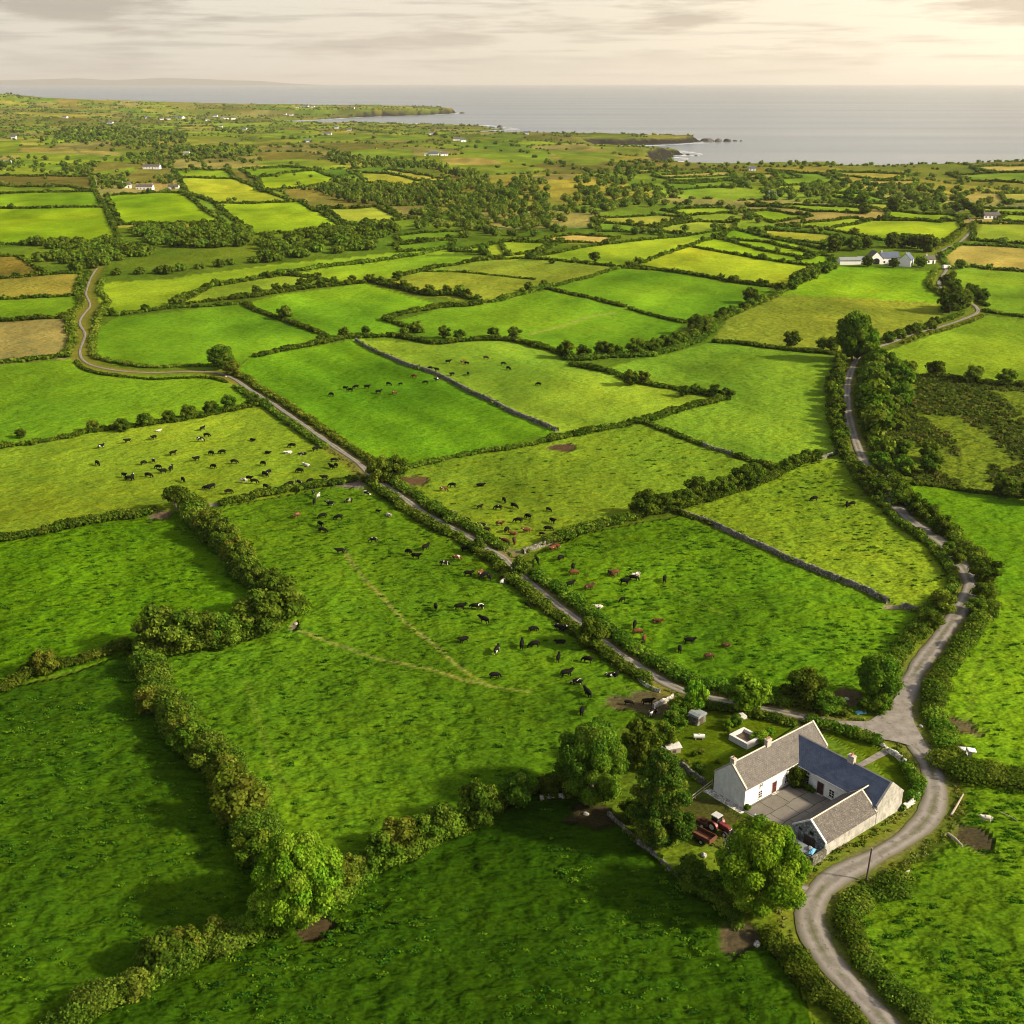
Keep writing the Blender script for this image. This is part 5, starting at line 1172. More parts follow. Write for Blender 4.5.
# ------------------------------------------------------------------ the farmhouse (local x along the brown wing, local y away from the yard)
TH = R(38.5)
FX, FY = G(744.0, 809.1)
FZ = gz(FX, FY)
UX = np.array([math.cos(TH), math.sin(TH)]); UY = np.array([-math.sin(TH), math.cos(TH)])
def farm(name, label, cat):
    t = empty(name, (FX, FY, FZ), TH); tag(t, label, cat); return t
def FL(x, y):                      # local to world
    p = np.array([FX, FY]) + UX * x + UY * y; return (float(p[0]), float(p[1]))
def roof_slab(parent, p_eave0, p_eave1, p_ridge0, mat, th=.13, name='roof', over=.0):
    """one slope: a slab whose local x runs along the eave and local y up the slope"""
    a = Vector(p_eave0); b = Vector(p_eave1); c = Vector(p_ridge0)
    ex = (b - a); L = ex.length; ex.normalize(); ey = (c - a); ey -= ex * ey.dot(ex); Wd = ey.length; ey.normalize(); ez = ex.cross(ey)
    if ez.z < 0: ez = -ez; 
    bm = bmesh.new()
    nx = max(2, int(L / .5)); ny = max(2, int(Wd / .5)); g = {}
    rr = random.Random(len(bpy.data.objects))
    for i in range(nx + 1):
        for j in range(ny + 1):
            x = L * i / nx; y = -over + (Wd + over) * j / ny
            sag = -.05 * math.sin(math.pi * i / nx) * (j / ny) + .015 * rr.uniform(-1, 1)
            g[i, j] = bm.verts.new((x, y, th + sag))
    for i in range(nx):
        for j in range(ny): bm.faces.new((g[i, j], g[i + 1, j], g[i + 1, j + 1], g[i, j + 1]))
    lo = {}
    for i, j in ((0, 0), (nx, 0), (nx, ny), (0, ny)): lo[i, j] = bm.verts.new((g[i, j].co.x, g[i, j].co.y, 0))
    bm.faces.new((lo[0, 0], lo[0, ny], lo[nx, ny], lo[nx, 0]))
    bm.faces.new([lo[0, 0], lo[nx, 0]] + [g[i, 0] for i in range(nx, -1, -1)]); bm.faces.new([lo[nx, ny], lo[0, ny]] + [g[i, ny] for i in range(0, nx + 1)])
    bm.faces.new([lo[nx, 0], lo[nx, ny]] + [g[nx, j] for j in range(ny, -1, -1)]); bm.faces.new([lo[0, ny], lo[0, 0]] + [g[0, j] for j in range(0, ny + 1)])
    me = bm_mesh(bm, name)
    Mx = Matrix((ex, ey, ez)).transposed().to_4x4(); Mx.translation = a
    o = obj(name, me, parent, mat); o.matrix_local = Mx; return o
def window(parent, wall, s, z0, w, h, frame='white_paint', rows=3):
    """wall: (origin, along dir, outward dir) in local coords"""
    o0, ax, nx_ = wall
    Mx = Matrix((Vector((*ax, 0)), Vector((*nx_, 0)), Vector((0, 0, 1)))).transposed().to_4x4(); Mx.translation = Vector((o0[0] + ax[0] * s, o0[1] + ax[1] * s, z0))
    bm = bmesh.new(); bx(bm, -w / 2, w / 2, -.03, .012, 0, h)
    p = obj('window', bm_mesh(bm, 'pane'), parent, M['glass']); p.matrix_local = Mx
    bm = bmesh.new(); f = .045
    for x0, x1 in ((-w / 2 - f, -w / 2), (w / 2, w / 2 + f)): bx(bm, x0, x1, -.02, .05, -f, h + f)
    bx(bm, -w / 2, w / 2, -.02, .05, h, h + f); bx(bm, -w / 2 - .0, w / 2, -.02, .05, -f, 0)
    for r in range(1, rows): bx(bm, -w / 2, w / 2, .013, .035, h * r / rows - .03, h * r / rows + .03)
    bx(bm, -.02, .02, .013, .032, 0, h)
    q = obj('frame', bm_mesh(bm, 'frame'), p, M[frame])
    bm = bmesh.new(); bx(bm, -w / 2 - .12, w / 2 + .12, -.02, .13, -f - .1, -f - .003)
    obj('sill', bm_mesh(bm, 'sill'), p, M['stone_pale'])
    return p
def door(parent, wall, s, w, h, mat, label=None):
    o0, ax, nx_ = wall
    Mx = Matrix((Vector((*ax, 0)), Vector((*nx_, 0)), Vector((0, 0, 1)))).transposed().to_4x4(); Mx.translation = Vector((o0[0] + ax[0] * s, o0[1] + ax[1] * s, 0.02))
    bm = bmesh.new(); bx(bm, -w / 2, w / 2, -.03, .02, 0, h)
    for k in range(4): bx(bm, -w / 2 + .06 + k * (w - .12) / 4 + .02, -w / 2 + .06 + (k + 1) * (w - .12) / 4 - .02, .02, .035, .08, h - .08)
    d = obj('door', bm_mesh(bm, 'door'), parent, M[mat]); d.matrix_local = Mx
    if label: d['label'] = label
    bm = bmesh.new(); bx(bm, -w / 2 - .09, -w / 2, -.02, .06, 0, h + .09); bx(bm, w / 2, w / 2 + .09, -.02, .06, 0, h + .09); bx(bm, -w / 2, w / 2, -.02, .06, h, h + .09)
    obj('frame', bm_mesh(bm, 'frame'), d, M['old_limewash'])
    bm = bmesh.new(); bx(bm, w / 2 - .16, w / 2 - .1, .035, .08, h * .48, h * .52); obj('handle', bm_mesh(bm, 'handle'), d, M['grey_metal'])
    return d
def chimney(parent, x, y, z0, z1, wx=.9, wy=.6, pots=2):
    bm = bmesh.new(); bx(bm, x - wx / 2, x + wx / 2, y - wy / 2, y + wy / 2, z0, z1)
    bx(bm, x - wx / 2 - .07, x + wx / 2 + .07, y - wy / 2 - .07, y + wy / 2 + .07, z1, z1 + .14)
    c = obj('chimney', bm_mesh(bm, 'chimney'), parent, M['brick_pot'])
    for k in range(pots):
        bm = bmesh.new(); px = x + (k - (pots - 1) / 2) * wx * .5; cyl(bm, (px, y, z1 + .14), (px, y, z1 + .5), .13, .1, 10)
        obj('chimney_pot', bm_mesh(bm, 'chimney_pot'), c, M['pot'])
    return c
def gable_walls(bm, x0, x1, y0, y1, eave, ridge, axis):
    if axis == 'x': prism(bm, [(y0, -.6), (y1, -.6), (y1, eave), ((y0 + y1) / 2, ridge), (y0, eave)], 'x', x0, x1)
    else: prism(bm, [(x0, -.6), (x1, -.6), (x1, eave), ((x0 + x1) / 2, ridge), (x0, eave)], 'y', y0, y1)

hA = farm('farmhouse', 'white L shaped farmhouse with one brown and one blue slate roof round a paved yard', 'farmhouse')
LA, WA, EA, RA = 12.4, 6.3, 3.5, 6.55
LB, EB, RB, XB = 15.0, 3.15, 6.0, 19.0
bm = bmesh.new(); gable_walls(bm, 0, XB + 1.1, 0, WA, EA, RA - .1, 'x'); obj('wall', bm_mesh(bm, 'wall'), hA, M['limewash'])
bm = bmesh.new(); gable_walls(bm, LA, XB, -LB, -.004, EB, RB - .1, 'y'); w2 = obj('wall', bm_mesh(bm, 'wall'), hA, M['limewash'])
ov = .22
def two_slopes(par, x0, x1, y0, y1, eave, ridge, axis, mat, xs=None):
    k = .0
    if axis == 'x':
        ym = (y0 + y1) / 2
        roof_slab(par, (x0, y0, eave), (xs or x1, y0, eave), (x0, ym, ridge), mat, over=ov)
        roof_slab(par, (x1, y1, eave), (x0, y1, eave), (x1, ym, ridge), mat, over=ov)
        bm = bmesh.new(); prism(bm, [(ym - .14, ridge + .05), (ym + .14, ridge + .05), (ym, ridge + .2)], 'x', x0, x1)
    else:
        xm = (x0 + x1) / 2
        roof_slab(par, (x0, y1, eave), (x0, y0, eave), (xm, y1, ridge), mat, over=ov)
        roof_slab(par, (x1, y0, eave), (x1, y1, eave), (xm, y0, ridge), mat, over=ov)
        bm = bmesh.new(); prism(bm, [(xm - .14, ridge + .05), (xm + .14, ridge + .05), (xm, ridge + .2)], 'y', y0, y1)
    obj('ridge_tiles', bm_mesh(bm, 'ridge_tiles'), par, M['brick_pot'])
two_slopes(hA, .12, XB + .98, 0, WA, EA + .02, RA + .02, 'x', M['slate_brown'])
two_slopes(hA, LA, XB, -LB + .12, 3.0, EB + .02, RB + .02, 'y', M['slate_blue'])
# raised gable copings
def coping(par, axis, at, c0, c1, eave, ridge, w=.36, mat='limewash', up=.28):
    cm = (c0 + c1) / 2; bm = bmesh.new(); e = .12
    poly = [(c0 - e, eave - .1), (cm, ridge - .1), (c1 + e, eave - .1), (c1 + e, eave + up - .08), (cm, ridge + up), (c0 - e, eave + up - .08)]
    prism(bm, poly, axis, at - w / 2, at + w / 2); return obj('coping', bm_mesh(bm, 'coping'), par, M[mat])
coping(hA, 'x', .13, 0, WA, EA, RA, .34, 'brick_pot', .3)
coping(hA, 'x', XB + .97, 0, WA, EA, RA, .34, 'brick_pot', .3)
coping(hA, 'y', -LB + .13, LA, XB, EB, RB, .34, 'old_limewash', .24)
chimney(hA, .42, WA / 2, RA - .2, RA + .75, .55, .8, 1)
chimney(hA, 8.6, WA / 2, RA - .3, RA + 1.0, 1.0, .65, 2)
chimney(hA, (LA + XB) / 2, -7.6, RB - .3, RB + 1.05, .65, 1.1, 2)
# lead valley between the two roofs
WFA = ((0, 0), (1, 0), (0, -1)); WFB = ((LA, 0), (0, -1), (-1, 0)); WGA = ((0, 0), (0, 1), (-1, 0)); WGE = ((LA, -LB), (1, 0), (0, -1))
for s, z, w, h, r in ((3.65, .55, .8, 1.25, 3), (3.7, 2.55, .7, .72, 2), (10.05, .62, .8, 1.6, 3), (10.2, 2.65, .7, .68, 2)): window(hA, WFA, s, z, w, h, rows=r)
door(hA, WFA, 7.03, .95, 2.0, 'red_door')
for s, z, w, h, r in ((2.2, 2.3, .75, .72, 2), (2.1, .6, .85, 1.45, 3), (6.9, .55, .9, 1.3, 3)): window(hA, WFB, s, z, w, h, rows=r)
door(hA, WFB, 4.78, 1.15, 2.1, 'dark_door', 'maroon door in the blue roofed wing')
# gutters
bm = bmesh.new(); cyl(bm, (0.3, -ov - .1, EA - .04), (LA - .2, -ov - .1, EA - .04), .06, .06, 6); cyl(bm, (LA - ov - .1, -.4, EB - .06), (LA - ov - .1, -9.2, EB - .06), .06, .06, 6)
cyl(bm, (LA - .35, -.08, .05), (LA - .35, -.08, EB), .045, .045, 6); obj('gutter', bm_mesh(bm, 'gutter'), hA, M['grey_metal'])
bm = bmesh.new(); bx(bm, 7.03 - .7, 7.03 + .7, -.55, -.005, -.1, .12); bx(bm, LA - .55, LA - .005, -4.78 - .75, -4.78 + .75, -.1, .12); obj('doorstep', bm_mesh(bm, 'doorstep'), hA, M['stone_pale'])

hS = farm('stone_barn', 'long stone barn with mottled grey roof closing the yard by the road', 'barn')
ys0, ys1 = -14.97, -9.2; ES, RS = 2.35, 4.72
bm = bmesh.new(); prism(bm, [(ys0, -.6), (ys1, -.6), (ys1, ES), ((ys0 + ys1) / 2, RS - .1), (ys0, ES)], 'x', .35, LA - .004); obj('wall', bm_mesh(bm, 'wall'), hS, M['old_limewash'])
bm = bmesh.new(); prism(bm, [(ys0, -.6), (ys1, -.6), (ys1, ES), ((ys0 + ys1) / 2, RS - .1), (ys0, ES)], 'x', -.02, .348); g = obj('gable_wall', bm_mesh(bm, 'gable_wall'), hS, M['stone_gable']); g['label'] = 'blue grey stone gable wall'
two_slopes(hS, .2, LA + 1.55, ys0, ys1, ES + .02, RS + .02, 'x', M['slate_shed'], LA + .05)
coping(hS, 'x', .1, ys0, ys1, ES, RS, .3, 'limewash', .2)
coping(hS, 'x', LA - .14, ys0, ys1, ES, RS, .3, 'brick_pot', .22)
bm = bmesh.new(); gable_walls(bm, LA + .02, XB - .02, -LB - .03, -LB - .003, EB - .02, RB - .14, 'y'); g = obj('gable_wall', bm_mesh(bm, 'gable_wall'), hA, M['old_limewash']); g['label'] = 'cream weathered gable wall'
bm = bmesh.new(); bx(bm, -.08, .02, -12.9, -12.2, 2.5, 3.0); obj('loft_hatch', bm_mesh(bm, 'loft_hatch'), hS, M['glass'])
bm = bmesh.new(); bx(bm, -.08, .02, -10.9, -10.3, 2.3, 2.6); obj('loft_hatch', bm_mesh(bm, 'loft_hatch'), hS, M['glass'])
bm = bmesh.new(); bx(bm, -.07, .0, -13.3, -11.3, 0, 2.0); d = obj('door', bm_mesh(bm, 'door'), hS, M['pole'])
# stone pen before the gable
pn = farm('stone_pen', 'low stone pen with a dark opening and grey tin cover against the barn gable', 'pen')
bm = bmesh.new(); bx(bm, -3.2, -.03, -15.4, -14.9, -.6, 1.5); bx(bm, -3.2, -2.75, -14.9, -10.2, -.6, 1.15); bx(bm, -2.75, -.03, -10.6, -10.2, -.6, 1.35); obj('wall', bm_mesh(bm, 'wall'), pn, M['stone'])
bm = bmesh.new(); prism(bm, [(-2.9, 1.22), (-1.55, 1.6), (-1.55, 1.66), (-2.9, 1.28)], 'y', -14.6, -10.4); obj('tin_cover', bm_mesh(bm, 'tin_cover'), pn, M['tin'])
bs = empty('blue_sheet', (*FL(-2.0, -14.3), FZ + 1.55), TH + .3); tag(bs, 'crumpled blue and grey sheet thrown on the stone pen', 'sheet')
def crumple(name, sx, sy, h, n=9, seed=0, thick=.03):
    rg = np.random.default_rng(seed); bm = bmesh.new(); g = {}
    for i in range(n):
        for j in range(n):
            x = (i / (n - 1) - .5) * sx * (1 + rg.uniform(-.06, .06)); y = (j / (n - 1) - .5) * sy * (1 + rg.uniform(-.06, .06))
            e = 1 - max(abs(i / (n - 1) - .5), abs(j / (n - 1) - .5)) * 2
            g[i, j] = bm.verts.new((x, y, h * (min(1, e * 2) * rg.uniform(.5, 1))))
    for i in range(n - 1):
        for j in range(n - 1): bm.faces.new((g[i, j], g[i + 1, j], g[i + 1, j + 1], g[i, j + 1]))
    ret = bmesh.ops.extrude_face_region(bm, geom=bm.faces[:]); 
    for v in [e for e in ret['geom'] if isinstance(e, bmesh.types.BMVert)]: v.co.z -= thick
    return bm_mesh(bm, name)
obj('sheet_fold', crumple('sheet_fold', 1.6, .7, .3, 8, 3), bs, M['blue']); obj('sheet_fold', crumple('sheet_fold', .9, .6, .35, 7, 4), bs, M['tin'], (.4, .5, .05))
# yard wall
stone_wall([FL(-.6, -2.6), FL(-.6, -9.2)], .5, .95, 'low dark wall with rounded end closing the paved yard', 'stone_gable', px=False, growth=.15)

# paved yard
def yard():
    Q = np.array([FL(-.3, -.05), FL(LA - .05, -.05), FL(LA - .05, -9.35), FL(-.3, -9.35)])
    me = mesh_arrays('yard_paving', np.array([(0, -9.4, .1), (LA, -9.4, .1), (LA, 0, .1), (0, 0, .1), (-.6, -9.4, .06), (-.6, 0, .06)]), np.array([[0, 1, 2, 3], [4, 0, 3, 5]]))
    m, nt, out = newmat('cracked_paving'); co = objco(nt)
    b = nt.nodes.new('ShaderNodeTexBrick'); b.offset = .3; nt.links.new(mapping(nt, co, (1, 1, 1), (0, 0, .06), (.6, .3, 0)), b.inputs['Vector'])
    n1 = noise(nt, .7, 5, .7, co); n2 = noise(nt, 4, 4, .7, co)
    wv = nt.nodes.new('ShaderNodeVectorMath'); wv.operation = 'ADD'
    sc = nt.nodes.new('ShaderNodeTexNoise'); sc.inputs['Scale'].default_value = .6; nt.links.new(co, sc.inputs['Vector'])
    mulv = nt.nodes.new('ShaderNodeVectorMath'); mulv.operation = 'SCALE'; mulv.inputs['Scale'].default_value = .7; nt.links.new(sc.outputs['Color'], mulv.inputs[0])
    nt.links.new(co, wv.inputs[0]); nt.links.new(mulv.outputs[0], wv.inputs[1]); nt.links.new(wv.outputs[0], b.inputs['Vector'])
    b.inputs['Scale'].default_value = 1; b.inputs['Brick Width'].default_value = 3.6; b.inputs['Row Height'].default_value = 2.9; b.inputs['Mortar Size'].default_value = .07; b.inputs['Mortar Smooth'].default_value = .5
    b.inputs['Color1'].default_value = (.1, .09, .08, 1); b.inputs['Color2'].default_value = (.14, .126, .112, 1); b.inputs['Mortar'].default_value = (.035, .04, .018, 1)
    col = mixc(nt, ramp(nt, n1, [(.3, .0), (.7, .55)]), b.outputs['Color'], (.19, .17, .15)); col = mixc(nt, ramp(nt, n2, [(.35, .5), (.6, 0.0)]), col, (.1, .095, .07))
    col = mixc(nt, b.outputs['Fac'], col, (.03, .034, .016))
    bsdf(nt, out, col, .9, .2, n2, .4, .03)
    o = obj('yard_paving', me, None, m, (FX, FY, FZ), (0, 0, TH)); tag(o, kind='structure')
    me = mesh_arrays('gable_path', np.array([(-1.4, -.6, .05), (-.02, -.6, .07), (-.02, 7.0, .07), (-1.5, 7.2, .05)]), np.array([[0, 1, 2, 3]]))
    o = obj('gable_path', me, None, M['stone_pale'], (FX, FY, FZ), (0, 0, TH)); tag(o, kind='structure')
yard()
sheet('front_path', [(856, 765), (861, 768), (889, 754), (884, 749)], .09, M['road'])
place('bush_dark0', None, 18, 'dark climbing shrub in the inner corner of the paved yard', name='bush', hpx=19, xy=FL(LA - 1.2, -1.2))
for k, (x, y, w) in enumerate(((LA - .6, -2.9, 8), (LA - .5, -3.8, 6), (.3, -.4, 7), (LA - .5, -7.9, 6))):
    place('bush_green0', None, w, ['small plant under the yard window near the climbing shrub', 'small plant between window and maroon door in the yard', 'small plant at the white gable corner of the farmhouse', 'small plant at the barn end of the yard wall'][k], name='plant', hpx=w * .8, xy=FL(x, y))

# walled bed, garden things
gp = empty('raised_bed', (*G(745, 741), gz(*G(745, 741))), TH); tag(gp, 'square white walled garden bed with dark soil, on the lawn behind the brown roof', 'garden bed')
bm = bmesh.new()
for a in ((-1.9, 1.9, -2.0, -1.55), (-1.9, 1.9, 1.55, 2.0), (-1.9, -1.45, -1.55, 1.55), (1.45, 1.9, -1.55, 1.55)): bx(bm, *a, -.3, 1.1)
obj('wall', bm_mesh(bm, 'wall'), gp, M['dull_white']); obj('soil', boxm('soil', -1.45, 1.45, -1.55, 1.55, -.3, .55), gp, M['soil'])
sh = empty('garden_shed', (*G(697, 722), gz(*G(697, 722))), TH + .1); tag(sh, 'little garden shed with a curved grey roof beneath the small pointed tree', 'shed')
bm = bmesh.new(); bx(bm, -1.2, 1.2, -1.0, 1.0, -.3, 1.5); obj('wall', bm_mesh(bm, 'wall'), sh, M['stone'])
bm = bmesh.new(); prism(bm, [(-1.3, 1.5), (1.3, 1.5), (1.2, 1.85), (.6, 2.1), (-.6, 2.1), (-1.2, 1.85)], 'y', -1.15, 1.15); obj('roof', bm_mesh(bm, 'roof'), sh, M['tin'])
bm = bmesh.new(); bx(bm, -.4, .4, -1.04, -1.0, 0, 1.35); obj('door', bm_mesh(bm, 'door'), sh, M['pole'])
co_ = empty('hen_coop', (*G(673, 751), gz(*G(673, 751))), TH - .5); tag(co_, 'low hen coop with white sloping roof at the end of the dark garden wall', 'coop')
bm = bmesh.new(); bx(bm, -1.1, 1.1, -.8, .8, -.2, .8); obj('wall', bm_mesh(bm, 'wall'), co_, M['wood'])
bm = bmesh.new(); prism(bm, [(-1.3, .8), (1.3, 1.0), (1.3, 1.1), (-1.3, .9)], 'y', -.95, .95); obj('roof', bm_mesh(bm, 'roof'), co_, M['dull_white'])
bm = bmesh.new(); bx(bm, -.3, .3, -.84, -.8, .1, .6); obj('door', bm_mesh(bm, 'door'), co_, M['pole'])
tk = empty('water_tank', (*G(699, 739), gz(*G(699, 739))), -.05); tag(tk, 'long white tank lying on the garden lawn', 'tank')
bm = bmesh.new(); cyl(bm, (-.95, 0, .55), (.95, 0, .55), .4, .4, 14); o = obj('tank_body', bm_mesh(bm, 'tank_body'), tk, M['dull_white'])
bm = bmesh.new(); bx(bm, -.7, -.5, -.35, .35, -.1, .3); bx(bm, .5, .7, -.35, .35, -.1, .3); obj('cradle', bm_mesh(bm, 'cradle'), tk, M['wood'])
bm = bmesh.new(); cyl(bm, (0, 0, .9), (0, 0, 1.05), .15, .15, 10); obj('lid', bm_mesh(bm, 'lid'), tk, M['grey_metal'])
cl = empty('cloche', (*G(742, 718), gz(*G(742, 718))), .3); tag(cl, 'white covered garden frame under the rounded garden tree', 'garden frame')
bm = bmesh.new(); prism(bm, [(-.8, 0), (.8, 0), (.7, .55), (.2, .85), (-.4, .8), (-.75, .4)], 'y', -.5, .5); obj('cover', bm_mesh(bm, 'cover'), cl, M['dull_white']); obj('base', boxm('base', -.9, .9, -.6, .6, -.15, .06), cl, M['wood'])
place('bush_lime0', (727, 730), 9, 'yellow flowering garden bush beside the white walled bed', name='bush', hpx=11)
place('bush_green0', (737, 726), 13, 'round dark garden bush behind the white walled bed', name='bush', hpx=12)
place('bush_gold0', (731, 736), 8, 'reddish gold low plant at the corner of the white walled bed', name='plant', hpx=6)
place('bush_lime1', (760, 741), 18, 'low green shrubs between the walled bed and the brown roof', name='bush', hpx=10)
place('bush_lime0', (770, 735), 9, 'yellow bush tip behind the brown roof ridge', name='bush', hpx=8)
place('bush_dark0', (694, 756), 7, 'dark dome of a plant on the garden lawn', name='plant', hpx=5)
place('bush_gold0', (701, 753), 9, 'yellow flowers beside the dark dome plant on the lawn', name='plant', hpx=4)
place('bush_gold1', (684, 766), 11, 'yellow flowering plant along the dark garden wall', name='plant', hpx=8)
place('bush_green0', (699, 772), 14, 'grey green plant along the dark garden wall near the house', name='plant', hpx=10)
place('bush_gold1', (718, 763), 6, 'small ochre plant on the lawn near the white gable', name='plant', hpx=4)
bt = empty('tarp', (*G(861, 713), gz(*G(861, 713)) + .1), .2); tag(bt, 'bright blue sheet lying on the grass by the lane near the junction', 'sheet')
obj('tarp_fold', crumple('tarp_fold', 1.9, 1.0, .45, 9, 9), bt, M['blue'])
for k, (px, sc, lab) in enumerate((((847, 699), .5, 'pale boulder beside the muddy patch near the junction'), ((921, 727), .45, 'small white stone in the hedge across the junction'), ((757, 944), .6, 'pale boulder at the end of the muddy gap under the lime tree'), ((883, 746), .7, 'rough stone gate pillar at the road end of the front path, on the junction side'), ((889, 752), .7, 'rough stone gate pillar on the curving wall side of the front path'), ((563, 800), .4, 'white stone lying in the shade below the largest tree'), ((586, 816), .5, 'white stone beside the muddy ground under the largest tree'), ((610, 816), .55, 'white stone at the head of the mossy boundary wall'), ((226, 376 - 0), .6, 'pale boulder at the lane corner under the leaning tree'), ((627, 306), .9, 'pale gate stones in the hedge between two upper pastures'), ((704, 856), .6, 'long white stone by the boundary wall near the red trailer'), ((296, 626), .5, 'pale stone corner at the elbow of the big pasture hedge'))):
    x, y = G(*px); bm = bmesh.new(); bmesh.ops.create_icosphere(bm, subdivisions=2, radius=sc * .8)
    for v in bm.verts: v.co *= random.uniform(.85, 1.12); v.co.z *= .75
    o = obj('boulder', bm_mesh(bm, 'boulder'), None, M['stone_pale'], (x, y, gz(x, y) + sc * .2), (0, 0, random.uniform(0, 3))); o.scale = (1.3, .9, 1); tag(o, lab, 'stone')

# tractor
def wheel(par, x, y, r, w, name='wheel'):
    bm = bmesh.new(); cyl(bm, (x, y - w / 2, r), (x, y + w / 2, r), r, r, 20)
    for k in range(20):
        a = 2 * math.pi * k / 20; c = Vector((x + math.cos(a) * r, y, r + math.sin(a) * r)); 
        Mr = Matrix.Translation(c) @ Matrix.Rotation(-a, 4, 'Y'); bx(bm, -.04, .05, -w / 2, w / 2, -.05, .05, Mr)
    t = obj(name, bm_mesh(bm, 'tyre'), par, M['rubber'])
    bm = bmesh.new(); cyl(bm, (x, y - w / 2 - .012, r), (x, y + w / 2 + .012, r), r * .55, r * .55, 16); obj('rim', bm_mesh(bm, 'rim'), t, M['dull_white']); return t
tx, ty = G(718, 830)
tr = empty('tractor', (tx, ty, gz(tx, ty)), R(-48)); tag(tr, 'red tractor with grey cab roof parked below the white gable', 'tractor'); tr.scale = (1.0, 1.0, 1.0)
bm = bmesh.new(); prism(bm, [(.25, .75), (2.15, .8), (2.25, 1.15), (2.1, 1.5), (.25, 1.62)], 'y', -.36, .36); bmesh.ops.bevel(bm, geom=bm.edges[:], offset=.06, segments=2, affect='EDGES'); obj('bonnet', bm_mesh(bm, 'bonnet'), tr, M['red_paint'])
bm = bmesh.new(); bx(bm, 2.2, 2.28, -.28, .28, .85, 1.4); obj('grille', bm_mesh(bm, 'grille'), tr, M['rubber'])
for sgn in (-1, 1):
    bm = bmesh.new(); cyl(bm, (2.24, sgn * .2, 1.28), (2.31, sgn * .2, 1.28), .09, .09, 10); obj('headlight', bm_mesh(bm, 'headlight'), tr, M['white_paint'])
    wheel(tr, -.45, sgn * .85, .78, .42); wheel(tr, 1.75, sgn * .72, .46, .28)
    bm = bmesh.new()
    pts = [(-.45 + math.cos(a) * rr, .78 + math.sin(a) * rr) for rr, rng_ in ((.98, np.linspace(.15, 2.7, 9)), (.86, np.linspace(2.7, .15, 9))) for a in rng_]
    prism(bm, pts, 'y', *sorted((sgn * .6, sgn * 1.08))); obj('mudguard', bm_mesh(bm, 'mudguard'), tr, M['red_paint'])
bm = bmesh.new(); bx(bm, -1.0, .25, -.3, .3, .55, 1.2); bx(bm, -.4, 2.1, -.2, .2, .45, .8); cyl(bm, (1.75, -.7, .46), (1.75, .7, .46), .07, .07, 8); cyl(bm, (-.45, -.8, .78), (-.45, .8, .78), .1, .1, 8); obj('chassis', bm_mesh(bm, 'chassis'), tr, M['rubber'])
bm = bmesh.new()
for x in (-.95, .2):
    for y in (-.58, .58): cyl(bm, (x, y, 1.15), (x * .92, y * .92, 2.4), .045, .045, 6)
obj('cab_frame', bm_mesh(bm, 'cab_frame'), tr, M['rubber'])
bm = bmesh.new(); bx(bm, -.9, .16, -.53, .53, 1.2, 2.38); obj('cab_glass', bm_mesh(bm, 'cab_glass'), tr, M['glass'])
bm = bmesh.new(); bx(bm, -1.08, .32, -.68, .68, 2.38, 2.54); bmesh.ops.bevel(bm, geom=bm.edges[:], offset=.06, segments=2, affect='EDGES'); obj('cab_roof', bm_mesh(bm, 'cab_roof'), tr, M['grey_metal'])
bm = bmesh.new(); cyl(bm, (1.1, .3, 1.5), (1.1, .3, 2.2), .045, .045, 8); obj('exhaust', bm_mesh(bm, 'exhaust'), tr, M['rubber'])
tx, ty = G(702, 840)
tl = empty('trailer', (tx, ty, gz(tx, ty)), R(-44)); tag(tl, 'rusty red open trailer beside the tractor under the conifer', 'trailer')
bm = bmesh.new()
bx(bm, -1.9, 1.9, -.9, .9, .62, .72)
for a in ((-1.9, 1.9, -.9, -.84, .72, 1.35), (-1.9, 1.9, .84, .9, .72, 1.35), (-1.9, -1.84, -.84, .84, .72, 1.35), (1.84, 1.9, -.84, .84, .72, 1.35)): bx(bm, *a)
for k in range(6):
    x = -1.6 + k * .64; bx(bm, x - .03, x + .03, -.95, -.902, .7, 1.37); bx(bm, x - .03, x + .03, .902, .95, .7, 1.37)
obj('box_body', bm_mesh(bm, 'box_body'), tl, M['rust'])
bm = bmesh.new(); cyl(bm, (-1.9, 0, .6), (-3.1, 0, .55), .06, .05, 8); cyl(bm, (.5, -.85, .42), (.5, .85, .42), .06, .06, 8); obj('drawbar', bm_mesh(bm, 'drawbar'), tl, M['rust'])
for sgn in (-1, 1): wheel(tl, .5, sgn * 1.0, .42, .22)
tx, ty = G(703, 826)
ml = empty('grass_mower', (tx, ty, gz(tx, ty)), R(-40)); tag(ml, 'dark red farm implement with two wheels behind the tractor', 'implement')
bm = bmesh.new(); bx(bm, -1.0, 1.0, -.5, .5, .55, .95); bx(bm, -.4, .4, -.3, .3, .95, 1.35); obj('body', bm_mesh(bm, 'body'), ml, M['rust'])
for sgn in (-1, 1): wheel(ml, .2, sgn * .62, .45, .2)
bm = bmesh.new(); cyl(bm, (1.0, 0, .7), (1.9, 0, .6), .06, .06, 8); obj('drawbar', bm_mesh(bm, 'drawbar'), ml, M['rust'])
# rail fence by the tractor yard
rf = empty('rail_fence', (*G(692, 806), gz(*G(692, 806))), 0); tag(rf, 'pale timber rails running from the conifer towards the white gable', 'fence')
A = np.array(G(678, 812)) - np.array(G(692, 806)); B = np.array(G(712, 786)) - np.array(G(692, 806))
for k in range(5):
    q = A + (B - A) * k / 4; bm = bmesh.new(); cyl(bm, (q[0], q[1], -.3), (q[0], q[1], 1.2), .07, .06, 7); obj('post', bm_mesh(bm, 'post'), rf, M['wood'])
for z in (.5, 1.05):
    bm = bmesh.new(); cyl(bm, (A[0], A[1], z), (B[0], B[1], z), .06, .06, 6); obj('rail', bm_mesh(bm, 'rail'), rf, M['wood'])
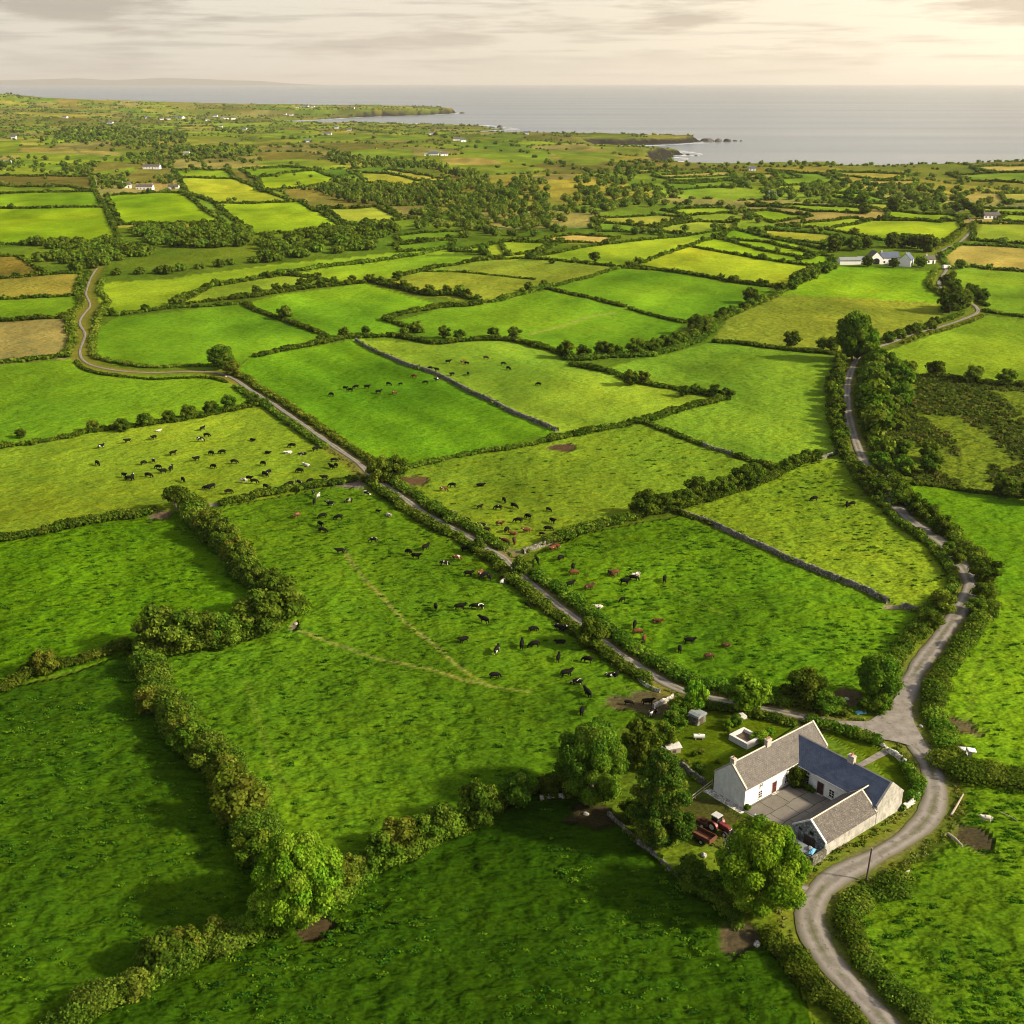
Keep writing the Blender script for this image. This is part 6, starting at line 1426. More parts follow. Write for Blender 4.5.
# pole, logs, white frame
x, y = G(866, 881)
pl = empty('utility_pole', (x, y, gz(x, y)), 0); tag(pl, 'dark leaning pole standing in the weeds beside the road bend', 'pole')
bm = bmesh.new(); cyl(bm, (0, 0, -.5), (.25, .1, 5.4), .13, .1, 10); obj('shaft', bm_mesh(bm, 'shaft'), pl, M['pole']); bm = bmesh.new(); cyl(bm, (.25, .1, 5.38), (.255, .1, 5.5), .12, .08, 10); obj('cap', bm_mesh(bm, 'cap'), pl, M['tin'])
for (a, b, r, lab) in (((951, 816), (963, 796), .16, 'pale log leaning in the grass above the bare patch'), ((948, 835), (962, 849), .22, 'bleached log lying beside the dark bare patch'), ((892, 882), (909, 873), .2, 'bleached log in the weeds near the dark pole'), ((999, 812), (1018, 822), .07, 'thin pale branch in the grass behind the white animal')):
    p = G(*a); q = G(*b); bm = bmesh.new(); p = Vector((*p, gz(*p) + r)); q = Vector((*q, gz(*q) + r * 2.2)); c = (p + q) / 2 + Vector((.1, .1, .05))
    cyl(bm, p, c, r * 1.1, r, 9); cyl(bm, c, q, r, r * .7, 9); o = obj('log', bm_mesh(bm, 'log'), None, M['wood']); tag(o, lab, 'log')
x, y = G(966, 757)
gf = empty('hay_feeder', (x, y, gz(x, y)), R(75)); tag(gf, 'white painted timber feeder with two tipped lids and a long leg at the field gap', 'feeder')
bm = bmesh.new(); cyl(bm, (-1.6, 0, .1), (.6, 0, .95), .13, .13, 8); cyl(bm, (-1.6, .25, .1), (-.3, .15, .6), .08, .08, 8); obj('leg', bm_mesh(bm, 'leg'), gf, M['dull_white'])
for sgn in (-1, 1):
    bm = bmesh.new(); bx(bm, -.45, .45, -.75, .75, -.12, .12); bmesh.ops.bevel(bm, geom=bm.edges[:], offset=.05, segments=1, affect='EDGES'); obj('lid', bm_mesh(bm, 'lid'), gf, M['white_paint'], (.75, -sgn * .85, 1.0), (sgn * .25, -.2, 0.3 * sgn))
bm = bmesh.new(); bx(bm, .3, 1.2, -1.0, 1.0, -.2, .8); obj('trough', bm_mesh(bm, 'trough'), gf, M['wood'])
x, y = G(892, 481)
gt = empty('field_gate', (x, y, gz(x, y)), .2); tag(gt, 'small white field gate in the shade of the bush clump by the upper road', 'gate')
for sx in (-1.4, 0, 1.4):
    bm = bmesh.new(); bx(bm, sx - .16, sx + .16, -.12, .12, -.2, 1.5); obj('post', bm_mesh(bm, 'post'), gt, M['white_paint'])
for z in (.35, .75, 1.15):
    bm = bmesh.new(); bx(bm, -1.24, -.16, -.03, .03, z, z + .14); bx(bm, .16, 1.24, -.03, .03, z, z + .14); obj('rail', bm_mesh(bm, 'rail'), gt, M['white_paint'])

# ------------------------------------------------------------------ far houses
def cottage(px, w_px, label, ang=0.0, wd=.5, hh=2.6, rise=2.0, roof='slate_blue', wall='white_paint', detail=True, name='cottage', cat='house', arch=False, chim=2):
    x, y = G(*px); w = w_px * mpx(x, y) * (.85 if dcam(x, y) > 900 else 1); D = max(4.5, w * wd); t = empty(name, (x, y, gz(x, y)), ang); tag(t, label, cat)
    bm = bmesh.new(); prism(bm, [(-D / 2, -1), (D / 2, -1), (D / 2, hh), (0, hh + rise), (-D / 2, hh)], 'x', -w / 2, w / 2); obj('wall', bm_mesh(bm, 'wall'), t, M[wall])
    for sgn in (-1, 1):
        bm = bmesh.new(); prism(bm, [(sgn * (D / 2 + .3), hh - .2), (0, hh + rise + .02), (0, hh + rise + .25), (sgn * (D / 2 + .3), hh + .03)], 'x', -w / 2 - .2, w / 2 + .2); obj('roof', bm_mesh(bm, 'roof'), t, M[roof])
    for k in range(chim):
        bm = bmesh.new(); cx = (-1, 1)[k % 2] * (w / 2 - .7); bx(bm, cx - .5, cx + .5, -.4, .4, hh + rise - .3, hh + rise + 1.1); obj('chimney', bm_mesh(bm, 'chimney'), t, M['brick_pot'])
    if detail:
        n = max(2, int(w / 3.2))
        for k in range(n):
            s = -w / 2 + w * (k + .5) / n
            if k == n // 2: 
                bm = bmesh.new(); bx(bm, s - .55, s + .55, -D / 2 - .05, -D / 2 + .02, 0, 2.1); obj('door', bm_mesh(bm, 'door'), t, M['dark_door'])
            else:
                bm = bmesh.new(); bx(bm, s - .55, s + .55, -D / 2 - .05, -D / 2 + .02, .8, 2.0); obj('window', bm_mesh(bm, 'window'), t, M['glass'])
    return t
cottage((849, 264), 20, 'long low white shed with blue grey roof at the end of the white farm', .05, .4, 2.8, 1.4, 'tin', detail=False, chim=0, name='farm_shed', cat='shed')
cottage((862, 263), 10, 'small white link building between shed and arched barn', .05, .7, 2.4, 1.2, 'tin', detail=False, chim=0, name='farm_shed', cat='shed')
t = cottage((888, 263), 17, 'white barn with slate roof beside the big arched opening', .1, .55, 4.0, 3.0, 'slate_blue', name='barn', cat='barn', chim=1)
x, y = G(875, 264); D = 9; t = empty('barn', (x, y, gz(x, y)), .1); tag(t, 'white gabled barn with a large dark arched opening', 'barn'); t.scale = (.8, .8, .8)
bm = bmesh.new(); prism(bm, [(-5.6, -1), (5.6, -1), (5.6, 3.6), (0, 9.0), (-5.6, 3.6)], 'y', -2, 8); obj('wall', bm_mesh(bm, 'wall'), t, M['white_paint'])
for sgn in (-1, 1):
    bm = bmesh.new(); prism(bm, [(sgn * 5.9, 3.4), (0, 9.03), (0, 9.4), (sgn * 5.9, 3.75)], 'y', -2.1, 8.2); obj('roof', bm_mesh(bm, 'roof'), t, M['slate_brown'])
bm = bmesh.new(); prism(bm, [(-2.6, 0), (2.6, 0)] + [(2.6 * math.cos(a), 2.2 + 2.2 * math.sin(a)) for a in np.linspace(0, math.pi, 11)], 'y', -2.08, -1.9); obj('arched_opening', bm_mesh(bm, 'arched_opening'), t, M['glass'])
cottage((906, 265), 13, 'white gabled house among the dark trees of the white farm', R(60), .8, 4.2, 3.6, 'slate_blue', chim=1)
cottage((929, 262), 9, 'small grey roofed house at the roadside end of the white farm', .2, .6, 2.8, 2.0, 'slate_shed', chim=1)
v = empty('van', (*G(947, 268), gz(*G(947, 268)) + .3), .1); tag(v, 'white van stopped on the road below the white farm', 'van')
bm = bmesh.new(); prism(bm, [(-2.6, .5), (2.6, .5), (2.6, 1.2), (1.9, 1.5), (1.5, 2.3), (-2.6, 2.35)], 'y', -1, 1); bmesh.ops.bevel(bm, geom=bm.edges[:], offset=.1, segments=2, affect='EDGES'); obj('body', bm_mesh(bm, 'body'), v, M['white_paint'])
bm = bmesh.new(); prism(bm, [(1.93, 1.45), (1.55, 2.2), (1.62, 2.24), (2.0, 1.5)], 'y', -.85, .85); bx(bm, .7, 1.5, -1.015, 1.015, 1.45, 2.1); obj('windscreen', bm_mesh(bm, 'windscreen'), v, M['glass'])
for xx in (-1.6, 1.6):
    for yy in (-.92, .92): wheel(v, xx, yy, .36, .22)
cottage((958, 213), 10, 'small white house beside the most distant bend of the road', R(70), .8, 3.4, 2.6, 'slate_shed', chim=1)
cottage((990, 220), 17, 'grey roofed cottage in the flat fields beyond the dry one', .05, .45, 2.8, 2.2, 'slate_shed', 'dull_white' if False else 'white_paint')
cottage((772, 198), 9, 'white house half hidden in the belt of far trees', 0, .6, 3, 2, 'slate_blue', chim=1)
cottage((752, 170), 7, 'white house near the shore among small trees', 0, .6, 3, 2.2, 'slate_blue', chim=1)
cottage((152, 168), 18, 'long white bungalow behind the little green field', 0, .4, 3.2, 2.2, 'slate_shed')
cottage((145, 188), 18, 'long white farm building at the head of the square bright field', 0, .4, 3.4, 2.0, 'slate_shed')
cottage((127, 188), 9, 'small pinkish house among dark trees at the square bright field', .2, .6, 3.2, 2.4, 'slate_brown', 'limewash', chim=1)
cottage((174, 189), 11, 'white shed at the corner hedge of the square bright field', 0, .5, 2.8, 1.8, 'slate_shed', detail=False, chim=0, name='farm_shed', cat='shed')
cottage((5, 163), 13, 'long pale shed under the far tan strips', 0, .4, 3, 1.6, 'tin', 'dull_white', detail=False, chim=0, name='farm_shed', cat='shed')
cottage((14, 139), 5, 'lone white house below the hill fields', 0, .6, 4, 3, chim=0)
cottage((186, 155), 8, 'pale shed in the wood beyond the bungalow', 0, .5, 3.4, 2, 'tin', detail=False, chim=0, name='farm_shed', cat='shed')
cottage((308, 142), 7, 'white cottage with two chimneys near the middle woods', .3, .6, 3.6, 3)
cottage((432, 135), 7, 'white house above the twin cottages near the cliff path', .2, .6, 3.6, 3, 'slate_brown')
cottage((457, 141), 9, 'white house in the bushes beside the brown moor', 0, .5, 3.4, 3, 'slate_brown')
cottage((463, 142), 6, 'smaller house touching the one in the bushes beside the moor', .4, .7, 3.2, 2.6, chim=0)
cottage((434, 155), 10, 'largest white house of the farm cluster above the tan field', 0, .5, 3.4, 3)
cottage((444, 156), 8, 'second house of the farm cluster above the tan field', .2, .6, 3.2, 2.6, 'slate_brown', chim=1)
cottage((427, 155), 6, 'low shed of the farm cluster above the tan field', .1, .6, 2.8, 1.6, 'tin', detail=False, chim=0, name='farm_shed', cat='shed')
cottage((526, 135), 6, 'white cottage alone on the headland moor', 0, .6, 3.2, 2.6, chim=1)
cottage((327, 131), 10, 'pale row of houses on the flat land before the bay', 0, .4, 3.6, 2.6, 'slate_brown', 'limewash', chim=2)
cottage((349, 126), 5, 'pale house by the inner shore of the bay', 0, .6, 4, 3, 'slate_brown', 'limewash', chim=0)
vill = [(110, 120, 6), (161, 116, 4), (168, 115.5, 4), (179, 114, 10), (215, 112, 5), (222, 113, 4), (226, 113.5, 5), (233, 114, 5), (207, 116, 4), (244, 125.5, 6), (221, 124, 3), (65, 116, 5), (45, 105, 5), (14, 104, 4), (146, 115, 4), (284, 111, 5), (291, 111.5, 4), (297, 108.5, 4), (305, 107.5, 8), (313, 108, 4), (353, 109, 4), (336, 123, 4)]
names_v = ['pale house on the lower hill slope above the far woods', 'first pale house of the hillside hamlet row', 'second pale house of the hillside hamlet row', 'long white building crowning the hillside hamlet', 'pale house starting the shore village', 'small house in the shore village', 'white house in the middle of the shore village', 'house ending the shore village towards the bay', 'low house under the shore village',
           'pale farmhouse before the far plantation edge', 'tiny house in the fields under the shore village', 'red brown house on the hill pasture', 'house high on the hill shoulder', 'house at the hill top hedge', 'lone house before the hillside hamlet', 'house at the root of the peninsula', 'second house at the root of the peninsula', 'small house on the peninsula green', 'long white house on the peninsula rise', 'house beside the long one on the peninsula rise', 'pale house near the end of the peninsula fields', 'house on the bay shore']
for (a, b, w), nm in zip(vill, names_v): cottage((a, b), w, nm, random.uniform(-.4, .4), .6, 4.0, 3.0, random.choice(['slate_brown', 'slate_blue']), random.choice(['limewash', 'white_paint']), detail=False, chim=0, name='house')

# sea rocks off the headland and surf
def rocks():
    for k, (a, b, w, lab) in enumerate(((707, 141.5, 12, 'largest dark rock stack just off the headland'), (718, 141.6, 9, 'second dark rock off the headland'), (727, 141.4, 9, 'third dark rock off the headland, flat topped'), (735, 141.2, 4, 'small rock in the surf beyond the flat one'), (741, 141.2, 3, 'outermost little rock in the surf'), (688, 155.4, 5, 'rock beside the small promontory'), (696, 155.8, 3, 'tiny rock off the small promontory'), (462, 113.4, 5, 'rock at the tip of the peninsula'), (500, 127.6, 8, 'dark rocks on the moor shore'))):
        x, y = G(a, b, SEA); w = w * mpx(x, y)
        bm = bmesh.new(); bmesh.ops.create_icosphere(bm, subdivisions=3, radius=1)
        for v in bm.verts: v.co *= .7 + .6 * float(fbm(np.array([v.co.x * 1.7 + k * 5]), np.array([v.co.y * 1.7 + v.co.z * 2.1]), 7, 3)[0])
        o = obj('sea_rock', bm_mesh(bm, 'sea_rock'), None, M['rock'], (x, y, SEA), (0, 0, k)); o.scale = (w * .55, w * .35, min(7, w * .3)); tag(o, lab, 'rock')
rocks()
def surf():
    m, nt, out = newmat('surf'); co = objco(nt); f = noise(nt, .05, 5, .75, mapping(nt, co, (.35, 1, 1)))
    d = N(nt, 'ShaderNodeBsdfDiffuse'); d.inputs[0].default_value = (.7, .72, .72, 1); t = N(nt, 'ShaderNodeBsdfTransparent'); mx = N(nt, 'ShaderNodeMixShader')
    nt.links.new(ramp(nt, f, [(.5, 0.0), (.62, .8)]), mx.inputs[0]); nt.links.new(t.outputs[0], mx.inputs[1]); nt.links.new(d.outputs[0], mx.inputs[2]); nt.links.new(mx.outputs[0], out.inputs[0])
    V = []; Fq = []
    C = resample(COAST[:44], 18); O1 = offset(C, 0); 
    for s, wd in ((1, 38),):
        A = offset(C, 6); B = offset(C, -wd)
        n = len(C)
        V = np.vstack([np.c_[A, np.full(n, SEA + .35)], np.c_[B, np.full(n, SEA + .35)]]); Fq = np.array([[i, i + 1, n + i + 1, n + i] for i in range(n - 1)])
    me = mesh_arrays('surf', V, Fq); tag(obj('surf', me, None, m), kind='stuff', label='white surf breaking along the rocky shore', cat='surf')
surf()
# ------------------------------------------------------------------ the cattle
BULK = dict(hip=1.25, loin=1.3, rib=1.3, chest=1.25, neck=1.25, poll=1.15, rump=1.2)
def cow_mesh(pose, name):
    """one continuous skin grown over a skeleton"""
    j = {}; e = []
    def add(n, co, r, parent=None, r2=None):
        j[n] = (Vector(co), (r, r2 or r))
        if parent: e.append((parent, n))
    lie = pose == 'lying'; dz = -.62 if lie else 0
    add('hip', (-.72, 0, 1.12 + dz), .33, None, .31); add('loin', (-.25, 0, 1.12 + dz), .36, 'hip', .37); add('rib', (.25, 0, 1.08 + dz), .38, 'loin', .4); add('chest', (.68, 0, 1.08 + dz), .33, 'rib', .36)
    add('rump', (-.98, 0, 1.15 + dz), .22, 'hip')
    if pose == 'grazing':
        add('neck', (1.02, 0, .95), .2, 'chest'); add('poll', (1.25, 0, .58), .15, 'neck'); add('face', (1.36, 0, .3), .12, 'poll'); add('muzzle', (1.42, 0, .1), .09, 'face')
        hp = 'poll'; hc = Vector((1.22, 0, .62))
    else:
        add('neck', (1.0, 0, 1.3 + dz), .2, 'chest'); add('poll', (1.28, .05, 1.52 + dz), .16, 'neck'); add('face', (1.5, .08, 1.42 + dz), .12, 'poll'); add('muzzle', (1.7, .1, 1.3 + dz), .09, 'face')
        hp = 'poll'; hc = Vector((1.26, .05, 1.58 + dz))
    add('ear_l', hc + Vector((-.02, .22, .02)), .05, hp); add('ear_r', hc + Vector((-.02, -.22, .02)), .05, hp)
    if lie:
        for s in (-1, 1):
            add(f'thigh{s}', (-.62, s * .34, .3), .2, 'hip'); add(f'hock{s}', (-.2, s * .48, .12), .09, f'thigh{s}'); add(f'hoof{s}', (-.55, s * .52, .06), .06, f'hock{s}')
            add(f'arm{s}', (.7, s * .26, .3), .14, 'chest'); add(f'knee{s}', (.98, s * .3, .1), .08, f'arm{s}'); add(f'fore{s}', (.7, s * .34, .05), .06, f'knee{s}')
    else:
        for s in (-1, 1):
            q = .1 * s
            add(f'thigh{s}', (-.72 + q, s * .2, .82), .17, 'hip'); add(f'stifle{s}', (-.64 + q, s * .22, .62), .12, f'thigh{s}'); add(f'hock{s}', (-.82 + q, s * .21, .42), .075, f'stifle{s}'); add(f'hoof{s}', (-.76 + q, s * .21, .02), .065, f'hock{s}')
            add(f'arm{s}', (.62 - q, s * .18, .78), .13, 'chest'); add(f'knee{s}', (.64 - q * 1.2, s * .18, .42), .08, f'arm{s}'); add(f'fore{s}', (.62 - q * 1.4, s * .18, .02), .06, f'knee{s}')
        add('udder', (-.5, 0, .7), .15, 'hip')
    add('tail', (-1.12, 0, 1.05 + dz), .06, 'rump'); add('switch', (-1.16, .03, .5 + (dz * .5)), .05, 'tail')
    keys = list(j); me = bpy.data.meshes.new(name + '_skeleton'); me.from_pydata([j[k][0] for k in keys], [(keys.index(a), keys.index(b)) for a, b in e], [])
    o = bpy.data.objects.new('skel', me); COL.objects.link(o)
    md = o.modifiers.new('s', 'SKIN'); md.use_smooth_shade = True
    sv = me.skin_vertices[0].data
    for k, v in zip(keys, sv): v.radius = (j[k][1][0] * BULK.get(k, 1.12), j[k][1][1] * BULK.get(k, 1.12)); v.use_root = (k == 'hip')
    sb = o.modifiers.new('d', 'SUBSURF'); sb.levels = 1; sb.render_levels = 1
    dg = bpy.context.evaluated_depsgraph_get(); ev = o.evaluated_get(dg); out = bpy.data.meshes.new_from_object(ev); out.name = name
    bpy.data.objects.remove(o); bpy.data.meshes.remove(me)
    for p in out.polygons: p.use_smooth = True
    return out
def coat(name, base, patch, thr, belly=None):
    m, nt, out = newmat(name); co = objco(nt); oi = nt.nodes.new('ShaderNodeObjectInfo')
    mp = nt.nodes.new('ShaderNodeVectorMath'); mp.operation = 'ADD'; cb = nt.nodes.new('ShaderNodeCombineXYZ')
    nt.links.new(math_n(nt, 'MULTIPLY', oi.outputs['Random'], 37.0), cb.inputs[0]); nt.links.new(math_n(nt, 'MULTIPLY', oi.outputs['Random'], 91.0), cb.inputs[1])
    nt.links.new(co, mp.inputs[0]); nt.links.new(cb.outputs[0], mp.inputs[1])
    f = noise(nt, 1.25, 2, .4, mp.outputs[0]); col = ramp(nt, f, [(thr, base), (thr + .03, patch)])
    bsdf(nt, out, col, .85, .05, noise(nt, 12, 3, .6, co), .15, .02); return m
COATS = {'black': coat('black_coat', (.006, .0055, .005), (.14, .13, .12), .76), 'black and white': coat('pied_coat', (.007, .0065, .006), (.5, .48, .45), .6), 'brown': coat('brown_coat', (.085, .034, .016), (.26, .16, .09), .64), 'dark brown': coat('dark_brown_coat', (.05, .022, .014), (.16, .08, .045), .6), 'white': coat('white_coat', (.42, .39, .34), (.1, .08, .07), .56), 'red and white': coat('red_white_coat', (.095, .036, .017), (.5, .45, .4), .6)}
COWM = {}
for pose in ('standing', 'grazing', 'lying'):
    base = cow_mesh(pose, 'cow_' + pose)
    for k, m in COATS.items():
        c = base.copy(); c.materials.clear(); c.materials.append(m); COWM[pose, k] = c
def v4(x0, y0, pts): return [(x0 + p[0] / 4, y0 + p[1] / 4) + tuple(p[2:]) for p in pts]
def v3(pts): return [(300 + p[0] / 3.0118, 420 + p[1] / 3.0118) + tuple(p[2:]) for p in pts]
def v5(pts): return [(500 + p[0] / 3.938, 460 + p[1] / 3.938) + tuple(p[2:]) for p in pts]
B, P_, N_, D_, W_, RW = 'black', 'black and white', 'brown', 'dark brown', 'white', 'red and white'
HERDS = [
 ('in the yellow green field', 'cattle in the yellow green field', (350, 480), 'the gravel gateway', v4(0, 400, [(405, 187, P_), (512, 165, P_), (617, 153), (633, 120, W_), (810, 115, P_), (828, 145), (802, 163, P_), (1010, 160, P_), (692, 217), (787, 240), (847, 218), (890, 213), (937, 250), (855, 268), (391, 257), (574, 253), (614, 245, P_), (634, 270), (652, 288), (684, 278, P_), (595, 305), (497, 304), (517, 318), (530, 312, P_), (733, 320), (826, 350, P_), (848, 345), (914, 365), (975, 322, W_), (997, 313), (1017, 325)])
    + v4(256, 400, [(47, 210), (145, 188), (130, 211, W_), (188, 217, P_), (238, 202), (203, 262, W_), (30, 257), (176, 286), (36, 297), (50, 292, P_), (40, 345), (313, 246), (303, 272), (321, 266), (274, 310), (217, 321), (170, 328, P_), (127, 338), (137, 332)])),
 ('in the big worn pasture', 'cattle in the big pasture', (745, 800), 'the farmhouse', v4(256, 400, [(230, 367, P_), (249, 383, W_), (233, 407), (297, 413, P_), (372, 402, P_), (442, 372, P_), (488, 441), (530, 452, W_), (162, 463, D_), (266, 463), (331, 468), (257, 496), (267, 520), (470, 560, P_), (337, 606), (612, 612), (640, 630), (678, 594), (753, 658, P_), (803, 635, RW), (849, 700), (898, 698, RW), (915, 706), (936, 714, P_), (838, 602)])
    + v3([(612, 484, W_), (635, 486), (409, 566), (481, 566), (526, 563, P_), (541, 562, P_), (555, 605), (494, 667), (592, 697, P_), (702, 632), (780, 628, P_), (794, 626, P_), (785, 665), (668, 679), (705, 678), (778, 720), (866, 725), (803, 768), (941, 768, P_), (955, 766, P_), (586, 775), (685, 558)]) + v5([(260, 848), (304, 883, P_), (345, 928), (323, 1001), (505, 960, B, 0), (580, 960, B, 0), (600, 1004, P_, .9)])),
 ('in the soil patch field', 'cattle in the pale soil patch field', (505, 553), 'the lane crossing', v3([(432, 208, RW), (459, 197), (543, 193), (417, 256), (462, 278, W_), (541, 263, P_), (597, 265, P_), (615, 241), (645, 260), (657, 304), (687, 292), (749, 271), (760, 308), (747, 331), (729, 345), (622, 333), (643, 340, N_), (601, 314, N_), (683, 335, RW), (618, 370, D_), (645, 368, D_), (503, 300), (547, 322, P_), (561, 335)])),
 ('in the bright field', 'cattle in the bright green field', (545, 545), 'the crumbling stone wall', v5([(208, 354, N_), (218, 348, RW), (238, 393), (147, 400), (287, 430), (288, 452, N_), (436, 452, D_), (452, 450, N_), (490, 483), (526, 468, B), (537, 458, W_), (648, 472), (275, 497), (350, 508, D_), (482, 552), (387, 577, W_), (530, 650), (540, 678, N_), (568, 706, N_), (619, 630, N_), (745, 713), (707, 743), (893, 722, D_), (820, 772, D_)])),
 ('in the olive field', 'cattle in the olive field', (840, 452), 'the short stone wall', [(740 + a / 3.606, 340 + b / 3.606) for a, b in ((188, 388),)] + [(740 + a / 3.606, 340 + b / 3.606) for a, b in ((268, 568), (388, 588), (405, 586))][0:3]),
 ('in the vivid striped field', 'cattle in the striped field', (557, 431), 'the round soil patch', v4(256, 240, [(302, 621), (357, 595), (377, 602), (400, 590), (444, 590), (490, 610), (531, 577), (553, 613, N_), (578, 575), (633, 545, N_), (678, 568)])),
 ('beyond the low grey wall', 'cattle in the pale field past the wall', (356, 340), 'the top of the grey wall', v4(256, 240, [(697, 514), (723, 520), (725, 557, P_), (785, 538), (768, 488), (828, 487, N_), (843, 494), (848, 537), (920, 470, D_), (989, 496), (1010, 515)]) + [(538.5, 384)]),
]
HERDS[4] = HERDS[4][:4] + ([(814, 498), (847, 503.5), (852, 503)],)
ORD = ['nearest', 'second nearest', 'third nearest', 'fourth nearest', 'fifth nearest', 'sixth nearest', 'seventh nearest', 'eighth nearest', 'ninth nearest', 'tenth nearest'] 
NUM = ['first', 'second', 'third', 'fourth', 'fifth', 'sixth', 'seventh', 'eighth', 'ninth', 'tenth', 'eleventh', 'twelfth', 'thirteenth', 'fourteenth', 'fifteenth', 'sixteenth', 'seventeenth', 'eighteenth', 'nineteenth', 'twentieth'] + ['twenty ' + w for w in ('first', 'second', 'third', 'fourth', 'fifth', 'sixth', 'seventh', 'eighth', 'ninth')] + ['thirtieth'] + ['thirty ' + w for w in ('first', 'second', 'third', 'fourth', 'fifth', 'sixth', 'seventh', 'eighth', 'ninth')]
crng = random.Random(5); NC = 0
for where, group, lm, lname, pts in HERDS:
    L0 = np.array(G(*lm)); rows = []
    for p in pts:
        x, y = G(p[0], p[1] + 1.5); c = p[2] if len(p) > 2 and p[2] else B
        pose = crng.choices(('grazing', 'standing', 'lying'), (6, 3.5, .8))[0]
        if c == W_ and crng.random() < .5: pose = 'lying'
        rows.append([c, pose, x, y, float(np.hypot(x - L0[0], y - L0[1])), p[3] if len(p) > 3 else None])
    for key in {r[0] for r in rows}:
        rs = sorted([r for r in rows if r[0] == key], key=lambda r: r[4])
        for k, (c, pose, x, y, d, ang) in enumerate(rs):
            o = bpy.data.objects.new('cow', COWM[pose, c]); COL.objects.link(o)
            a = ang if ang is not None else crng.choice((0, math.pi)) + crng.gauss(0, .55) + (1.4 if crng.random() < .15 else 0)
            o.location = (x, y, gz(x, y) + .02); s = crng.uniform(.9, 1.04) * (.75 if crng.random() < .1 else 1); o.scale = (s, s, s)
            o.rotation_euler = (0, 0, a)
            n = '' if len(rs) == 1 else (NUM[k] + ' ')
            lab = f'{n}{c} cow from {lname}, {where}' if n else f'only {c} cow {where}'
            assert len(lab.split()) <= 16, lab
            tag(o, lab, 'cow', group); NC += 1
print('COWS', NC)
x, y = G(986, 822)
o = bpy.data.objects.new('goat', COWM['standing', 'white']); COL.objects.link(o); o.location = (x, y, gz(x, y)); o.scale = (.78, .72, .8); o.rotation_euler = (0, 0, R(172)); tag(o, 'white animal standing alone in the grass near the dark bare patch', 'animal'); o.name = 'calf'

# ------------------------------------------------------------------ air, light, camera
def haze():
    m, nt, out = newmat('haze_air'); v = nt.nodes.new('ShaderNodeVolumePrincipled')
    v.inputs['Color'].default_value = (.93, .9, .86, 1); v.inputs['Density'].default_value = HAZE_D; v.inputs['Anisotropy'].default_value = .35
    nt.links.new(v.outputs[0], out.inputs['Volume'])
    bm = bmesh.new(); bx(bm, -80000, 80000, -2000, 82000, SEA - 8, 420)
    o = obj('haze', bm_mesh(bm, 'haze'), None, m); tag(o, 'thin pale air', 'haze', kind='stuff')
HAZE_D = 2.3e-5
if HAZE_D: haze()
W = bpy.data.worlds.new('World'); S.world = W; W.use_nodes = True; nt = W.node_tree; nt.nodes.clear()
out = nt.nodes.new('ShaderNodeOutputWorld'); bg = nt.nodes.new('ShaderNodeBackground'); nt.links.new(bg.outputs[0], out.inputs[0])
sky = nt.nodes.new('ShaderNodeTexSky'); sky.sky_type = 'NISHITA'; sky.sun_disc = False; sky.sun_elevation = SUN_EL; sky.sun_rotation = SUN_AZ
sky.air_density = 1.0; sky.dust_density = 3.5; sky.ozone_density = 1.0; sky.altitude = 50
gen = nt.nodes.new('ShaderNodeTexCoord').outputs['Generated']
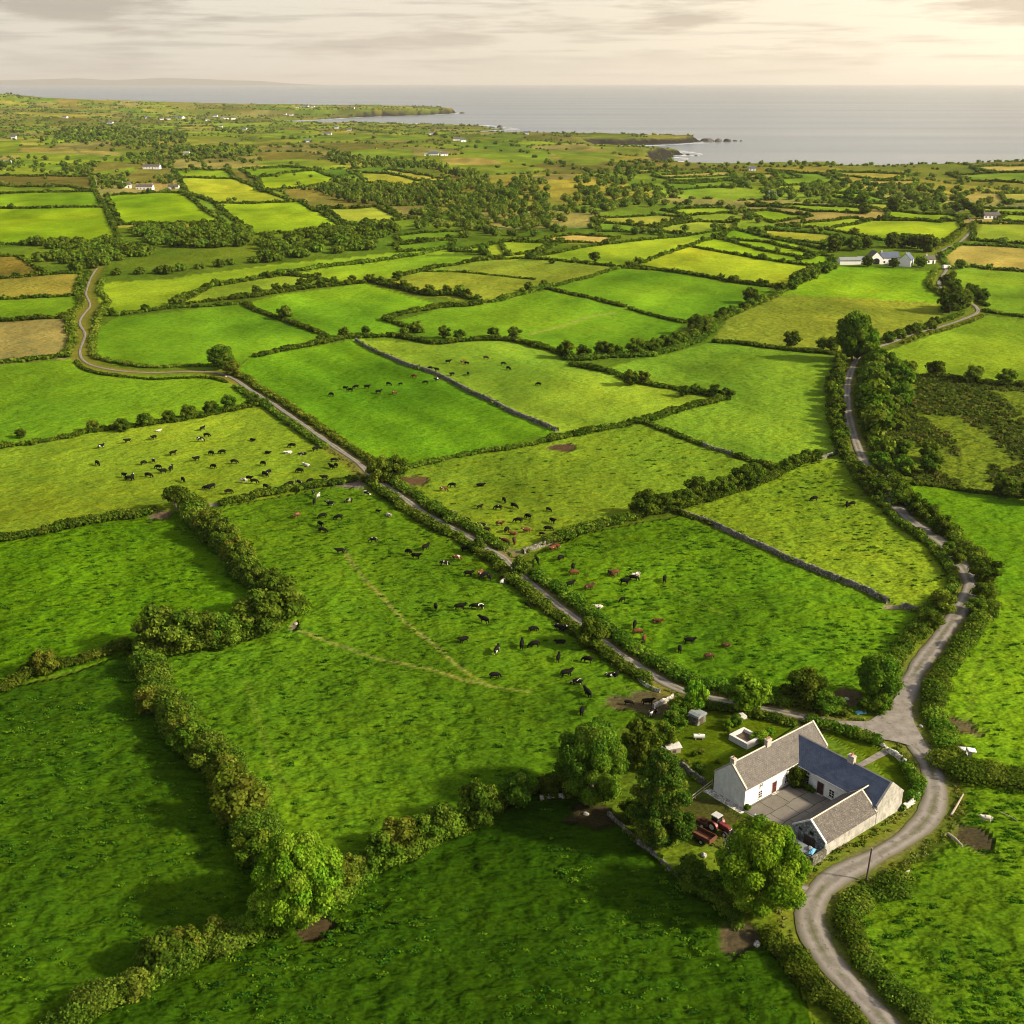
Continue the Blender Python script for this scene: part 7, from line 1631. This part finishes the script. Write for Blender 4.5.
# thin high overcast lit from behind: cream veil, with grey mauve streaks of cloud
sepx = nt.nodes.new('ShaderNodeSeparateXYZ'); nt.links.new(gen, sepx.inputs[0])
gx = math_n(nt, 'MULTIPLY_ADD', sepx.outputs[0], 1.15, .5)
veil = ramp(nt, gx, [(0.0, (7.2, 6.6, 5.6)), (.55, (8.7, 7.7, 6.1)), (1.0, (12.0, 10.3, 7.7))])
vf = ramp(nt, sepx.outputs[2], [(0.0, .82), (.15, .6), (.5, .22)])
base = mixc(nt, vf, sky.outputs[0], veil)
zen = math_n(nt, 'MULTIPLY_ADD', math_n(nt, 'MAXIMUM', sepx.outputs[2], 0.0), 1.1, 1.0)
zc = nt.nodes.new('ShaderNodeVectorMath'); zc.operation = 'SCALE'; nt.links.new(base, zc.inputs[0]); nt.links.new(zen, zc.inputs['Scale']); base = zc.outputs[0]
st = mapping(nt, gen, (5, 5, 40), (0, 0, .4), (1.7, .3, .2))
n1 = noise(nt, 1.0, 6, .58, st); n2 = noise(nt, 2.3, 6, .6, mapping(nt, gen, (4, 4, 85), (0, 0, 1.1), (4.0, 2.2, .9)))
mask = math_n(nt, 'MULTIPLY', ramp(nt, n1, [(.475, 0.0), (.57, .9)]), ramp(nt, sepx.outputs[2], [(.008, .25), (.05, 1.0)]))
mask2 = ramp(nt, n2, [(.5, 0.0), (.64, .5)])
c1 = mixc(nt, mask, base, mixc(nt, 1.0, base, (.64, .61, .6), 'MULTIPLY')); c2 = mixc(nt, mask2, c1, mixc(nt, 1.0, base, (.62, .61, .62), 'MULTIPLY'))
nt.links.new(c2, bg.inputs[0]); bg.inputs[1].default_value = .06
sl = bpy.data.lights.new('sun', 'SUN'); sl.energy = 4.6; sl.angle = R(4); sl.color = (1.0, .86, .62)
so = bpy.data.objects.new('sun', sl); COL.objects.link(so)
sd = Vector((math.sin(SUN_AZ) * math.cos(SUN_EL), math.cos(SUN_AZ) * math.cos(SUN_EL), math.sin(SUN_EL)))
so.rotation_euler = (-sd).to_track_quat('-Z', 'Y').to_euler(); so.location = (0, 0, 300)
cam = bpy.data.cameras.new('camera'); cam.sensor_width = 36; cam.lens = FPX / 1024 * 36; cam.clip_start = 1; cam.clip_end = 300000
co_ = bpy.data.objects.new('camera', cam); COL.objects.link(co_); co_.location = (0, 0, CAM_H); co_.rotation_euler = (math.pi / 2 - PITCH, 0, 0); S.camera = co_
S.view_settings.view_transform = 'Standard'; S.view_settings.look = 'None'; S.view_settings.exposure = 1.06; S.view_settings.gamma = 1
S.render.engine = 'CYCLES'; S.cycles.use_denoising = True; S.cycles.filter_width = 1.05; S.cycles.max_bounces = 5; S.cycles.diffuse_bounces = 2; S.cycles.transmission_bounces = 3; S.cycles.volume_bounces = 0
try: S.cycles.volume_step_rate = 1.0
except Exception: pass
